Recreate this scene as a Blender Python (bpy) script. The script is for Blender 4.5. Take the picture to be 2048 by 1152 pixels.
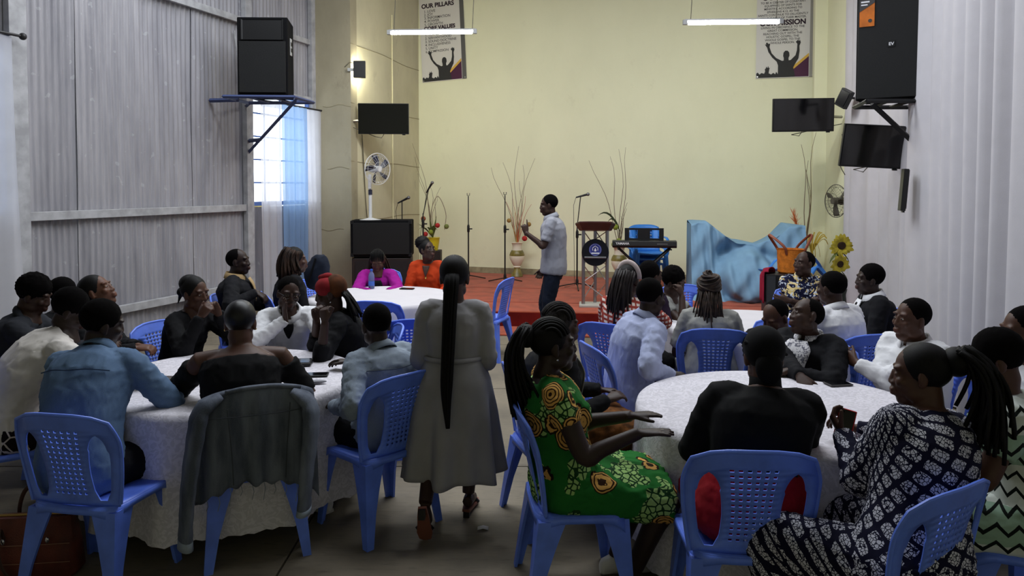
import bpy, bmesh, math, random
import numpy as np
from mathutils import Vector, Matrix

for _o in list(bpy.data.objects):
    bpy.data.objects.remove(_o)
SC = bpy.context.scene
COL = SC.collection
random.seed(7)
RNG = np.random.default_rng(7)

# ------------------------------------------------------------------ camera
FPX, CAM_H, PITCH = 1450.0, 1.90, math.radians(2.0)
PPY = 373.0 + FPX * math.tan(PITCH)            # row of the optical axis (2048x1152 frame)
_cd = bpy.data.cameras.new('camera')
CAM = bpy.data.objects.new('camera', _cd)
COL.objects.link(CAM)
_cd.sensor_width = 36.0
_cd.lens = 36.0 * FPX / 2048.0
_cd.shift_y = -(576.0 - PPY) / 2048.0
_cd.clip_start, _cd.clip_end = 0.05, 200
CAM.location = (0, 0, CAM_H)
CAM.rotation_euler = (math.radians(90) - PITCH, 0, 0)
SC.camera = CAM

# ------------------------------------------------------------------ world, daylight, exposure
WORLD = bpy.data.worlds.new('world')
SC.world = WORLD
WORLD.use_nodes = True
_bg = WORLD.node_tree.nodes['Background']
_bg.inputs['Color'].default_value = (0.80, 0.90, 1.0, 1)
_bg.inputs['Strength'].default_value = 1.0

def area_light(name, loc, rot, size, energy, color=(1, 1, 1)):
    d = bpy.data.lights.new(name, 'AREA')
    d.shape = 'RECTANGLE'
    d.size, d.size_y = size
    d.energy = energy
    d.color = color
    o = bpy.data.objects.new(name, d)
    COL.objects.link(o)
    o.location = loc
    o.rotation_euler = rot
    return o

# assumed overhead daylight: area lamps added under the roof, which has no openings
ASSUMED_OVERHEAD = [(-0.8, 7.6, 5.9, 6.0, 1.1, 190), (0.3, 5.4, 5.9, 5.5, 0.8, 110)]
for _i, (_x, _y, _z, _sx, _sy, _e) in enumerate(ASSUMED_OVERHEAD):
    area_light('assumed_overhead_light', (_x, _y, _z), (0, 0, 0), (_sx, _sy), _e, (0.90, 0.95, 1.0))
# daylight through the window openings of the sheet wall
area_light('window_daylight', (-3.95, 11.2, 2.4), (0, math.radians(-90), math.radians(-18.5)), (1.5, 1.4), 14, (0.85, 0.93, 1.0))

SC.view_settings.view_transform = 'Standard'
SC.view_settings.look = 'None'
SC.view_settings.exposure = 0.58
SC.view_settings.gamma = 1.0
SC.view_settings.use_curve_mapping = False

# ------------------------------------------------------------------ measuring helpers
def ray(px, py):
    x = (px - 1024.0) / FPX
    u = -(py - PPY) / FPX
    c, s = math.cos(PITCH), math.sin(PITCH)
    return np.array([x, c + s * u, -s + c * u])

def D(px, py, Y):
    """point seen at a pixel, at distance Y into the hall"""
    d = ray(px, py)
    return np.array([0, 0, CAM_H]) + d * (Y / d[1])

def G(px, py, z=0.0):
    """point seen at a pixel, on the horizontal plane z"""
    d = ray(px, py)
    return np.array([0, 0, CAM_H]) + d * ((z - CAM_H) / d[2])

def nrm(v):
    v = np.asarray(v, float)
    n = np.linalg.norm(v)
    return v / n if n > 1e-9 else v

def rotz(a):
    c, s = math.cos(a), math.sin(a)
    return np.array([[c, -s, 0], [s, c, 0], [0, 0, 1.0]])

def rotx(a):
    c, s = math.cos(a), math.sin(a)
    return np.array([[1, 0, 0], [0, c, -s], [0, s, c]])

def roty(a):
    c, s = math.cos(a), math.sin(a)
    return np.array([[c, 0, s], [0, 1, 0], [-s, 0, c]])

RAD = math.radians

# ------------------------------------------------------------------ materials
def lin(c):
    out = []
    for k in c[:3]:
        k = k / 255.0
        out.append(k / 12.92 if k <= 0.04045 else ((k + 0.055) / 1.055) ** 2.4)
    return tuple(out) + (1.0,)

class NT:
    """small node-tree writer"""
    def __init__(self, name):
        self.m = bpy.data.materials.new(name)
        self.m.use_nodes = True
        self.t = self.m.node_tree
        self.b = self.t.nodes['Principled BSDF']
    def n(self, typ, **kw):
        nd = self.t.nodes.new(typ)
        for k, v in kw.items():
            if k.startswith('i_'):
                nd.inputs[k[2:].replace('_', ' ')].default_value = v
            else:
                setattr(nd, k, v)
        return nd
    def l(self, a, ai, b, bi):
        self.t.links.new(a.outputs[ai], b.inputs[bi])
    def coord(self, which='Object', scale=(1, 1, 1), rot=(0, 0, 0)):
        tc = self.n('ShaderNodeTexCoord')
        mp = self.n('ShaderNodeMapping')
        mp.inputs['Scale'].default_value = scale
        mp.inputs['Rotation'].default_value = rot
        self.l(tc, which, mp, 'Vector')
        return mp
    def math(self, op, a, b=None, clamp=False):
        nd = self.n('ShaderNodeMath', operation=op)
        nd.use_clamp = clamp
        for i, v in enumerate((a, b)):
            if v is None:
                continue
            if isinstance(v, (int, float)):
                nd.inputs[i].default_value = v
            else:
                self.t.links.new(v, nd.inputs[i])
        return nd.outputs[0]
    def mix(self, fac, a, b):
        nd = self.n('ShaderNodeMix', data_type='RGBA')
        for sock, v in ((nd.inputs[0], fac), (nd.inputs[6], a), (nd.inputs[7], b)):
            if isinstance(v, (int, float)):
                sock.default_value = v
            elif isinstance(v, tuple):
                sock.default_value = v
            else:
                self.t.links.new(v, sock)
        return nd.outputs[2]
    def color(self, sock):
        self.t.links.new(sock, self.b.inputs['Base Color'])
    def bump(self, sock, strength=0.3, dist=0.01):
        bp = self.n('ShaderNodeBump')
        bp.inputs['Strength'].default_value = strength
        bp.inputs['Distance'].default_value = dist
        self.t.links.new(sock, bp.inputs['Height'])
        self.l(bp, 'Normal', self.b, 'Normal')

MATS = {}
def mat(name, col, rough=0.6, spec=0.3, metal=0.0, var=0.0, vscale=6.0, bump=0.0, bscale=60.0, emit=0.0, stretch=(1, 1, 1), col2=None, sheen=0.0):
    """plain procedural surface: base colour, patchy variation and fine relief"""
    if name in MATS:
        return MATS[name]
    t = NT(name)
    b = t.b
    b.inputs['Base Color'].default_value = lin(col)
    b.inputs['Roughness'].default_value = rough
    b.inputs['Metallic'].default_value = metal
    b.inputs['Specular IOR Level'].default_value = spec
    if sheen:
        b.inputs['Sheen Weight'].default_value = sheen
    if emit:
        b.inputs['Emission Color'].default_value = lin(col)
        b.inputs['Emission Strength'].default_value = emit
    if var or col2:
        mp = t.coord('Object', stretch)
        nz = t.n('ShaderNodeTexNoise')
        nz.inputs['Scale'].default_value = vscale
        nz.inputs['Detail'].default_value = 5
        t.l(mp, 'Vector', nz, 'Vector')
        if col2 is None:
            c2 = tuple(max(0, k * (1 - var)) for k in col)
        else:
            c2 = col2
        rp = t.n('ShaderNodeMapRange')
        rp.inputs['From Min'].default_value = 0.35
        rp.inputs['From Max'].default_value = 0.65
        t.l(nz, 'Fac', rp, 'Value')
        t.color(t.mix(rp.outputs[0], lin(col), lin(c2)))
    if bump:
        mp = t.coord('Object', stretch)
        nz = t.n('ShaderNodeTexNoise')
        nz.inputs['Scale'].default_value = bscale
        nz.inputs['Detail'].default_value = 4
        t.l(mp, 'Vector', nz, 'Vector')
        t.bump(nz.outputs['Fac'], bump, 0.01)
    MATS[name] = t.m
    return t.m

# ------------------------------------------------------------------ mesh building
class MB:
    def __init__(self):
        self.v, self.f, self.n = [], [], 0
    def add(self, V, F):
        V = np.asarray(V, float).reshape(-1, 3)
        o = self.n
        self.v.append(V)
        self.f.extend([tuple(i + o for i in f) for f in F])
        self.n += len(V)
        return self
    def box(self, c, s, R=None):
        x, y, z = np.asarray(s, float) / 2
        V = np.array([[i, j, k] for i in (-x, x) for j in (-y, y) for k in (-z, z)])
        if R is not None:
            V = V @ np.asarray(R).T
        F = [(0, 1, 3, 2), (4, 6, 7, 5), (0, 4, 5, 1), (2, 3, 7, 6), (0, 2, 6, 4), (1, 5, 7, 3)]
        return self.add(V + np.asarray(c, float), F)
    def loft(self, rings, caps=True, close=False):
        n = len(rings[0])
        V = np.concatenate([np.asarray(r, float) for r in rings])
        F = []
        m = len(rings)
        for i in range(m if close else m - 1):
            a, b = i * n, ((i + 1) % m) * n
            for j in range(n):
                k = (j + 1) % n
                F.append((a + j, a + k, b + k, b + j))
        if caps and not close:
            F.append(tuple(range(n - 1, -1, -1)))
            F.append(tuple((m - 1) * n + j for j in range(n)))
        return self.add(V, F)
    def tube(self, pts, r, n=8, caps=True, close=False, flat=None):
        P = np.asarray(pts, float)
        m = len(P)
        rr = np.full(m, r) if np.isscalar(r) else np.asarray(r, float)
        T = np.zeros_like(P)
        if close:
            T = np.roll(P, -1, 0) - np.roll(P, 1, 0)
        else:
            T[1:-1] = P[2:] - P[:-2]
            T[0], T[-1] = P[1] - P[0], P[-1] - P[-2]
        T = T / np.maximum(np.linalg.norm(T, axis=1, keepdims=True), 1e-9)
        ref = np.array([0, 0, 1.0]) if abs(T[0][2]) < 0.9 else np.array([0, 1.0, 0])
        u = nrm(np.cross(T[0], ref))
        ang = np.arange(n) * 2 * math.pi / n
        rings = []
        for i in range(m):
            u = nrm(u - T[i] * np.dot(u, T[i]))
            w = np.cross(T[i], u)
            fl = 1.0 if flat is None else flat
            rings.append(P[i] + rr[i] * (np.cos(ang)[:, None] * u + fl * np.sin(ang)[:, None] * w))
        return self.loft(rings, caps, close)
    def ell(self, c, r, R=None, nu=16, nv=10):
        V, F = [], []
        r = np.asarray(r, float) * np.ones(3)
        V.append([0, 0, -1])
        for i in range(1, nv):
            ph = -math.pi / 2 + math.pi * i / nv
            for j in range(nu):
                th = 2 * math.pi * j / nu
                V.append([math.cos(ph) * math.cos(th), math.cos(ph) * math.sin(th), math.sin(ph)])
        V.append([0, 0, 1])
        V = np.array(V) * r
        if R is not None:
            V = V @ np.asarray(R).T
        for j in range(nu):
            F.append((0, 1 + (j + 1) % nu, 1 + j))
        for i in range(nv - 2):
            a, b = 1 + i * nu, 1 + (i + 1) * nu
            for j in range(nu):
                k = (j + 1) % nu
                F.append((a + j, a + k, b + k, b + j))
        top = len(V) - 1
        a = 1 + (nv - 2) * nu
        for j in range(nu):
            F.append((a + j, a + (j + 1) % nu, top))
        return self.add(V + np.asarray(c, float), F)
    def lathe(self, prof, c=(0, 0, 0), n=24, R=None, caps=True):
        ang = np.arange(n) * 2 * math.pi / n
        rings = []
        for r, z in prof:
            q = np.stack([r * np.cos(ang), r * np.sin(ang), np.full(n, z)], 1)
            if R is not None:
                q = q @ np.asarray(R).T
            rings.append(q + np.asarray(c, float))
        return self.loft(rings, caps)
    def prism(self, poly, t, c=(0, 0, 0), R=None):
        """polygon in the XZ plane, extruded along Y by t (centred)"""
        P = np.asarray(poly, float)
        n = len(P)
        A = np.stack([P[:, 0], np.full(n, -t / 2), P[:, 1]], 1)
        B = A + np.array([0, t, 0])
        V = np.concatenate([A, B])
        if R is not None:
            V = V @ np.asarray(R).T
        F = [tuple(range(n)), tuple(range(2 * n - 1, n - 1, -1))]
        for i in range(n):
            k = (i + 1) % n
            F.append((i, i + n, k + n, k))
        return self.add(V + np.asarray(c, float), F)
    def grid(self, P, closed_u=False):
        P = np.asarray(P, float)
        m, n = P.shape[:2]
        F = []
        for i in range(m - 1):
            for j in range(n if closed_u else n - 1):
                k = (j + 1) % n
                F.append((i * n + j, i * n + k, (i + 1) * n + k, (i + 1) * n + j))
        return self.add(P.reshape(-1, 3), F)
    def mesh(self, name, smooth=True, angle=40):
        me = bpy.data.meshes.new(name)
        V = np.concatenate(self.v) if self.v else np.zeros((0, 3))
        me.from_pydata(V.tolist(), [], self.f)
        me.update()
        if smooth:
            me.shade_smooth()
            if angle:
                me.set_sharp_from_angle(angle=math.radians(angle))
        return me
    def build(self, name, m, parent=None, smooth=True, angle=40, solid=0.0, bevel=0.0, subsurf=0, loc=None, rz=0.0, offset=0.0):
        me = self.mesh(name, smooth, angle)
        if m is not None:
            me.materials.append(m)
        o = bpy.data.objects.new(name, me)
        COL.objects.link(o)
        if parent is not None:
            o.parent = parent
        if loc is not None:
            o.location = loc
        o.rotation_euler.z = rz
        if solid:
            md = o.modifiers.new('thickness', 'SOLIDIFY')
            md.thickness = solid
            md.offset = offset
        if bevel:
            md = o.modifiers.new('edge', 'BEVEL')
            md.width = bevel
            md.segments = 2
            md.limit_method = 'ANGLE'
        if subsurf:
            md = o.modifiers.new('round', 'SUBSURF')
            md.levels = md.render_levels = subsurf
        return o

def tag(o, label=None, cat=None, group=None, kind=None):
    if label: o['label'] = label
    if cat: o['category'] = cat
    if group: o['group'] = group
    if kind: o['kind'] = kind
    return o

def empty(name, loc=(0, 0, 0), rz=0.0, parent=None):
    o = bpy.data.objects.new(name, None)
    COL.objects.link(o)
    o.location = loc
    o.rotation_euler.z = rz
    o.empty_display_size = 0.1
    if parent is not None:
        o.parent = parent
    return o

def copy_tree(o, parent=None):
    kids = [c for c in o.children]
    c = o.copy()
    COL.objects.link(c)
    c.parent = parent
    for k in kids:
        copy_tree(k, c)
    return c

def bez(p0, p1, p2, p3, n=16):
    t = np.linspace(0, 1, n)[:, None]
    p0, p1, p2, p3 = [np.asarray(p, float) for p in (p0, p1, p2, p3)]
    return (1 - t) ** 3 * p0 + 3 * (1 - t) ** 2 * t * p1 + 3 * (1 - t) * t * t * p2 + t ** 3 * p3

def smoothline(pts, k=6):
    """Catmull-Rom through points"""
    P = np.asarray(pts, float)
    P = np.vstack([2 * P[0] - P[1], P, 2 * P[-1] - P[-2]])
    out = []
    for i in range(1, len(P) - 2):
        for t in np.linspace(0, 1, k, endpoint=False):
            a, b, c, d = P[i - 1], P[i], P[i + 1], P[i + 2]
            out.append(0.5 * ((2 * b) + (-a + c) * t + (2 * a - 5 * b + 4 * c - d) * t * t + (-a + 3 * b - 3 * c + d) * t ** 3))
    out.append(P[-2])
    return np.array(out)

def wob(P, seed=0, scale=1.0):
    """smooth pseudo noise of points, about -1..1"""
    r = np.random.default_rng(abs(int(seed)))
    P = np.asarray(P, float) * scale
    out = np.zeros(len(P))
    for a in (1.0, 1.9, 3.7):
        k = r.normal(size=(3, 3)) * a
        ph = r.uniform(0, 6.28, 3)
        out += np.sin(P @ k[0] + ph[0] + 1.3 * np.sin(P @ k[1] + ph[1])) * np.cos(P @ k[2] + ph[2]) / a ** 0.7
    return out / 1.8

# ================================================================== THE HALL
AX = np.array([0.317, 0.948, 0.0])       # direction of the sheet wall
NX = np.array([0.948, -0.317, 0.0])      # its normal, into the hall
UP = np.array([0, 0, 1.0])
def WL(s, z=0.0, out=0.0):
    return np.array([-4.34, 8.69, 0]) + AX * s + NX * out + UP * z

M_SHEET = None
def make_sheet_mat():
    t = NT('painted_sheet_metal')
    mp = t.coord('Object', (3.0, 3.0, 0.35))
    nz = t.n('ShaderNodeTexNoise'); nz.inputs['Scale'].default_value = 2.2; nz.inputs['Detail'].default_value = 8; nz.inputs['Roughness'].default_value = 0.65
    t.l(mp, 'Vector', nz, 'Vector')
    rp = t.n('ShaderNodeMapRange'); rp.inputs['From Min'].default_value = 0.35; rp.inputs['From Max'].default_value = 0.7
    t.l(nz, 'Fac', rp, 'Value')
    c1 = t.mix(rp.outputs[0], lin((160, 158, 163)), lin((126, 125, 132)))
    mp2 = t.coord('Object', (1, 1, 1))
    n2 = t.n('ShaderNodeTexNoise'); n2.inputs['Scale'].default_value = 9; n2.inputs['Detail'].default_value = 6
    t.l(mp2, 'Vector', n2, 'Vector')
    st = t.math('GREATER_THAN', n2.outputs['Fac'], 0.68)
    t.color(t.mix(t.math('MULTIPLY', st, 0.35), c1, lin((188, 188, 192))))
    t.b.inputs['Roughness'].default_value = 0.55
    t.b.inputs['Specular IOR Level'].default_value = 0.35
    t.bump(n2.outputs['Fac'], 0.15, 0.01)
    return t.m
M_SHEET = make_sheet_mat()
M_GIRT = mat('painted_steel_girt', (176, 176, 180), 0.5, 0.35, var=0.15, vscale=8)

def make_plaster(name, c1, c2, c3):
    t = NT(name)
    mp = t.coord('Object', (1, 1, 0.7))
    nz = t.n('ShaderNodeTexNoise'); nz.inputs['Scale'].default_value = 1.1; nz.inputs['Detail'].default_value = 7; nz.inputs['Roughness'].default_value = 0.6
    t.l(mp, 'Vector', nz, 'Vector')
    rp = t.n('ShaderNodeMapRange'); rp.inputs['From Min'].default_value = 0.4; rp.inputs['From Max'].default_value = 0.72
    t.l(nz, 'Fac', rp, 'Value')
    c = t.mix(rp.outputs[0], lin(c1), lin(c2))
    n2 = t.n('ShaderNodeTexNoise'); n2.inputs['Scale'].default_value = 3.3; n2.inputs['Detail'].default_value = 9; n2.inputs['Roughness'].default_value = 0.7
    t.l(mp, 'Vector', n2, 'Vector')
    st = t.n('ShaderNodeMapRange'); st.inputs['From Min'].default_value = 0.6; st.inputs['From Max'].default_value = 0.78
    t.l(n2, 'Fac', st, 'Value')
    t.color(t.mix(t.math('MULTIPLY', st.outputs[0], 0.5), c, lin(c3)))
    t.b.inputs['Roughness'].default_value = 0.8
    t.b.inputs['Specular IOR Level'].default_value = 0.15
    n3 = t.n('ShaderNodeTexNoise'); n3.inputs['Scale'].default_value = 14; n3.inputs['Detail'].default_value = 6
    t.l(mp, 'Vector', n3, 'Vector')
    t.bump(n3.outputs['Fac'], 0.12, 0.02)
    return t.m
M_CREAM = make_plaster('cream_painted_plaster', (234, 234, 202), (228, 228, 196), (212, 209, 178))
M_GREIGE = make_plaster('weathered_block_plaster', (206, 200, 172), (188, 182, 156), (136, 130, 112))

# ---- left wall of painted corrugated sheets
wall_left = empty('wall_left', tuple(WL(0)))
tag(wall_left, 'painted grey corrugated sheet wall on steel girts', None, kind='structure')
def rel(o, parent):
    """parent o (built in world coordinates) to an unrotated empty"""
    o.parent = parent
    o.location = o.location - parent.location
    return o

def sheet(s0, s1, z0, z1, seed):
    r = np.random.default_rng(seed)
    n = max(4, int((s1 - s0) / 0.076 * 8))
    ss = np.linspace(s0, s1, n + 1)
    zz = np.linspace(z0, z1, max(2, int((z1 - z0) / 0.35) + 1))
    P = np.zeros((len(zz), len(ss), 3))
    ph = r.uniform(0, 0.02)
    for i, z in enumerate(zz):
        flat = 1.0 - 0.55 * math.exp(-((z - 2.6) / 0.9) ** 2) * r.uniform(0.6, 1)
        w = np.sin((ss + ph) / 0.076 * 2 * math.pi) * 0.010 * flat
        dent = 0.007 * np.sin(ss * 5.1 + z * 1.7 + seed) + 0.004 * np.sin(ss * 11 + z * 3.1)
        for j, s in enumerate(ss):
            P[i, j] = WL(s, z, w[j] + dent[j] - 0.012 * (seed % 2))
    return rel(MB().grid(P).build('corrugated_sheet', M_SHEET, None, angle=0), wall_left)

WZ = 6.2
seed = 1
edges = [-6.0, -5.2, -4.4, -3.6, -2.7, -1.76, -0.96, -0.12, 0.72, 1.22, 1.72, 2.5, 3.38]
for a, b in zip(edges[:-1], edges[1:]):
    seed += 1
    win = (b <= -1.75 and a >= -3.61) or a >= 1.71
    if win:
        sheet(a - .02, b + .02, 0.12, 1.60, seed)
        sheet(a - .02, b + .02, 3.30, WZ, seed + 40)
    else:
        sheet(a - .02, b + .02, 0.12, WZ, seed)

def wl_bar(name, s0, s1, z0, z1, out0, out1, parent=wall_left, m=None):
    mb = MB()
    q = [WL(s, z, o) for s in (s0, s1) for o in (out0, out1) for z in (z0, z1)]
    mb.add(q, [(0, 1, 3, 2), (4, 6, 7, 5), (0, 4, 5, 1), (2, 3, 7, 6), (0, 2, 6, 4), (1, 5, 7, 3)])
    return rel(mb.build(name, m or M_GIRT, None, smooth=False, bevel=0.004), parent)
for z in (0.50, 1.60, 4.22):
    wl_bar('girt', -1.58, 1.66, z - 0.045, z + 0.045, 0.012, 0.07)
    wl_bar('girt', -6, -1.78, z - 0.045, z + 0.045, 0.012, 0.07) if z != 1.60 else None
wl_bar('girt', 1.80, 3.36, 3.26, 3.34, 0.012, 0.06)
wl_bar('girt', 1.80, 3.36, 4.18, 4.26, 0.012, 0.06)
for s0, s1 in ((-1.76, -1.58), (1.66, 1.80), (3.26, 3.40)):
    wl_bar('post', s0, s1, 0.0, WZ, 0.012, 0.09)
# slender brace rod hanging by the post
rel(MB().tube([WL(1.48, 4.05, .04), WL(1.60, 3.35, .05)], 0.012, 6).build('brace_rod', M_GIRT), wall_left)
# concrete kerb under the sheets
M_CONC = mat('bare_concrete', (118, 108, 92), 0.9, 0.15, var=0.35, vscale=5, bump=0.3, bscale=25)
wl_bar('kerb', -6, 3.4, 0.0, 0.16, -0.15, 0.13, m=M_CONC)

# ---- window openings with blue steel frames and glass
M_BLUESTEEL = mat('blue_painted_steel', (92, 122, 186), 0.45, 0.4)
M_GLASS = NT('window_glass'); M_GLASS.b.inputs['Transmission Weight'].default_value = 1.0
M_GLASS.b.inputs['Roughness'].default_value = 0.02; M_GLASS.b.inputs['IOR'].default_value = 1.02
M_GLASS = M_GLASS.m
def window(name, s0, s1, z0, z1, nx, nz, label):
    e = empty(name, tuple(WL((s0 + s1) / 2, z0)))
    tag(e, label, None, kind='structure')
    mb = MB()
    for s in (s0 + .03, s1 - .03):
        q = [WL(s + d, z, o) for d in (-.03, .03) for o in (-.03, .03) for z in (z0, z1)]
        mb.add(q, [(0, 1, 3, 2), (4, 6, 7, 5), (0, 4, 5, 1), (2, 3, 7, 6), (0, 2, 6, 4), (1, 5, 7, 3)])
    for z in (z0 + .03, z1 - .03):
        q = [WL(s, z + d, o) for s in (s0, s1) for o in (-.03, .03) for d in (-.03, .03)]
        mb.add(q, [(0, 1, 3, 2), (4, 6, 7, 5), (0, 4, 5, 1), (2, 3, 7, 6), (0, 2, 6, 4), (1, 5, 7, 3)])
    rel(mb.build('window_frame', M_BLUESTEEL, smooth=False), e)
    for i in range(1, nx):
        s = s0 + (s1 - s0) * i / nx
        rel(MB().tube([WL(s, z0 + .05), WL(s, z1 - .05)], 0.013, 6).build('glazing_bar', M_BLUESTEEL), e)
    for i in range(1, nz):
        z = z0 + (z1 - z0) * i / nz
        rel(MB().tube([WL(s0 + .05, z), WL(s1 - .05, z)], 0.013, 6).build('glazing_bar', M_BLUESTEEL), e)
    for i in range(nx):
        for k in range(nz):
            sa, sb = s0 + (s1 - s0) * i / nx + .012, s0 + (s1 - s0) * (i + 1) / nx - .012
            za, zb = z0 + (z1 - z0) * k / nz + .012, z0 + (z1 - z0) * (k + 1) / nz - .012
            rel(MB().add([WL(sa, za), WL(sb, za), WL(sb, zb), WL(sa, zb)], [(0, 1, 2, 3)]).build('pane', M_GLASS, smooth=False), e)
window('window_1', 1.78, 3.28, 1.62, 3.30, 4, 5, 'blue steel framed window behind the blue and white sheer curtains')
window('window_2', -3.6, -1.77, 1.62, 3.30, 4, 5, 'blue steel framed window at the near end of the sheet wall')

# ---- outside: lawn, yellowish boundary wall, hedge
M_LAWN = mat('lawn', (96, 128, 60), 0.9, 0.1, var=0.4, vscale=3)
_lw = MB().box((-24, 12, -0.15), (40, 60, 0.1)).build('ground_outside', M_LAWN, smooth=False)
tag(_lw, 'green lawn outside the windows', kind='structure')
M_BOUND = mat('ochre_wall', (205, 180, 120), 0.9, 0.1, var=0.2, vscale=1.5)
_bw = MB().box((-12.5, 14, 0.8), (0.3, 46, 1.9)).build('wall_outside', M_BOUND, smooth=False)
tag(_bw, 'low ochre boundary wall beyond the lawn', kind='structure')

# ---- plastered stage end: return, side wall, back wall, right wall
def wall2(name, a, b, z0, z1, m, th, label, side=1):
    a, b = np.array([*a, 0.0]), np.array([*b, 0.0])
    d = nrm(b - a)
    nn = np.array([d[1], -d[0], 0]) * side
    V = [a + UP * z0, b + UP * z0, b + UP * z1, a + UP * z1]
    V += [v - nn * th for v in V]
    o = MB().add(V, [(0, 1, 2, 3), (7, 6, 5, 4), (0, 4, 5, 1), (1, 5, 6, 2), (2, 6, 7, 3), (3, 7, 4, 0)]).build(name, m, smooth=False)
    tag(o, label, kind='structure')
    return o
PA = WL(3.36)[:2]; PB = np.array([-2.58, 11.66]); PC = np.array([-1.86, 14.53]); PD = np.array([5.17, 12.18]); PE = np.array([3.05, 0.6])
M_PIER = make_plaster('weathered_pier_plaster_shaded', (168, 160, 136), (150, 143, 121), (112, 106, 90))  # darker copy of the block plaster: the pier's shade is put into its colour
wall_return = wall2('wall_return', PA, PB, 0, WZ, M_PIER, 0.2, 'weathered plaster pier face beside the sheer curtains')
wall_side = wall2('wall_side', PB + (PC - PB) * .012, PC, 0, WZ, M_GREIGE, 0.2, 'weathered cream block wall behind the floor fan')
wall_back = wall2('wall_back', PC, PD, 0, WZ, M_CREAM, 0.2, 'cream painted wall behind the stage')
wall_right = wall2('wall_right', PD, PE, 0, WZ, M_CREAM, 0.2, 'cream painted wall behind the white drapes')
# block joints and cracks scored in the weathered plaster
M_JOINT = mat('dirty_mortar', (150, 142, 116), 0.95, 0.1)
def wall_line(name, pts, r=0.006, m=M_JOINT, parent=None):
    o = MB().tube(pts, r, 5).build(name, m)
    if parent is not None:
        o.parent = parent
    return o
def on_seg(a, b, u, z, out=0.0):
    a, b = np.asarray(a), np.asarray(b)
    d = (b - a) / np.linalg.norm(b - a)
    nn = np.array([d[1], -d[0]])
    p = a + (b - a) * u + nn * out
    return np.array([p[0], p[1], z])
rr = random.Random(5)
for z in (1.35, 2.3, 3.25, 4.2):
    wall_line('mortar_joint', [on_seg(PB, PC, u, z + 0.015 * math.sin(9 * u + z), 0.001) for u in np.linspace(0, 1, 12)], 0.007, parent=wall_side)
for z, u0, u1 in ((2.2, .4, .95), (3.2, .3, 1.0), (1.2, .2, .8)):
    wall_line('mortar_joint', [on_seg(PA, PB, u, z + 0.02 * math.sin(11 * u), 0.001) for u in np.linspace(u0, u1, 8)], 0.006, parent=wall_return)
M_CABLE = mat('grey_cable', (88, 84, 72), 0.6)
M_BLACK = mat('black_plastic', (16, 16, 18), 0.45, 0.4)
M_WCABLE = mat('cream_conduit', (214, 208, 170), 0.6)
for u in (0.55,):
    wall_line('conduit', [on_seg(PB, PC, u, z, 0.012) for z in (0.3, 5.0)], 0.012, M_WCABLE, wall_side)
# pilaster and conduit in the right corner of the stage
_p = on_seg(PD, PE, 0.02, 0, 0.0)
pil = MB().box((0, 0, WZ / 2), (0.26, 0.22, WZ)).build('pillar', M_CREAM, smooth=False, loc=(_p[0] - 0.06, _p[1] - 0.02, 0), rz=RAD(-14), bevel=0.01)
tag(pil, 'cream plaster pilaster in the stage corner beside the mission banner', kind='structure')
# skirting along the back wall
M_SKIRT = mat('dusty_skirting', (170, 160, 128), 0.85, var=0.25, vscale=7)
mb = MB()
d_ = nrm(PD - PC); n_ = np.array([d_[1], -d_[0]])
q = [np.array([*(p + n_ * o), z]) for p in (PC, PD) for o in (0.0, 0.02) for z in (0.22, 0.33)]
mb.add(q, [(0, 1, 3, 2), (4, 6, 7, 5), (0, 4, 5, 1), (2, 3, 7, 6), (0, 2, 6, 4), (1, 5, 7, 3)])
tag(mb.build('baseboard_back', M_SKIRT, smooth=False), 'dusty skirting strip along the foot of the stage wall', kind='structure')

# ---- rear wall with the entrance, ceiling sheets (behind and above the viewer)
M_ROOF = mat('roof_sheet', (150, 150, 155), 0.6, 0.3, var=0.2)
rear_a, rear_b = np.array([-7.9, -2.0]), np.array([2.05, -2.0])
wall2('wall_rear', (2.6, -2.0), (0.6, -2.0), 0, WZ, M_CREAM, 0.15, 'cream rear wall right of the entrance')
wall2('wall_rear', (-1.0, -2.0), (-9.0, -2.0), 0, WZ, M_CREAM, 0.15, 'cream rear wall left of the entrance')
wall2('wall_rear', (0.6, -2.0), (-1.0, -2.0), 0, WZ, M_CREAM, 0.15, 'cream rear wall behind the viewer')
wall2('wall_left', WL(-5.95)[:2], (-7.9, -2.0), 0, WZ, M_SHEET, 0.05, 'sheet wall near the entrance')
wall2('wall_right', PE, (2.1, -2.0), 0, WZ, M_CREAM, 0.15, 'cream wall near the entrance')
ceil = MB().box((-1.5, 6.2, WZ + 0.03), (16, 18, 0.05)).build('ceiling', M_ROOF, smooth=False)
tag(ceil, 'grey sheet roof over the hall', kind='structure')

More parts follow.
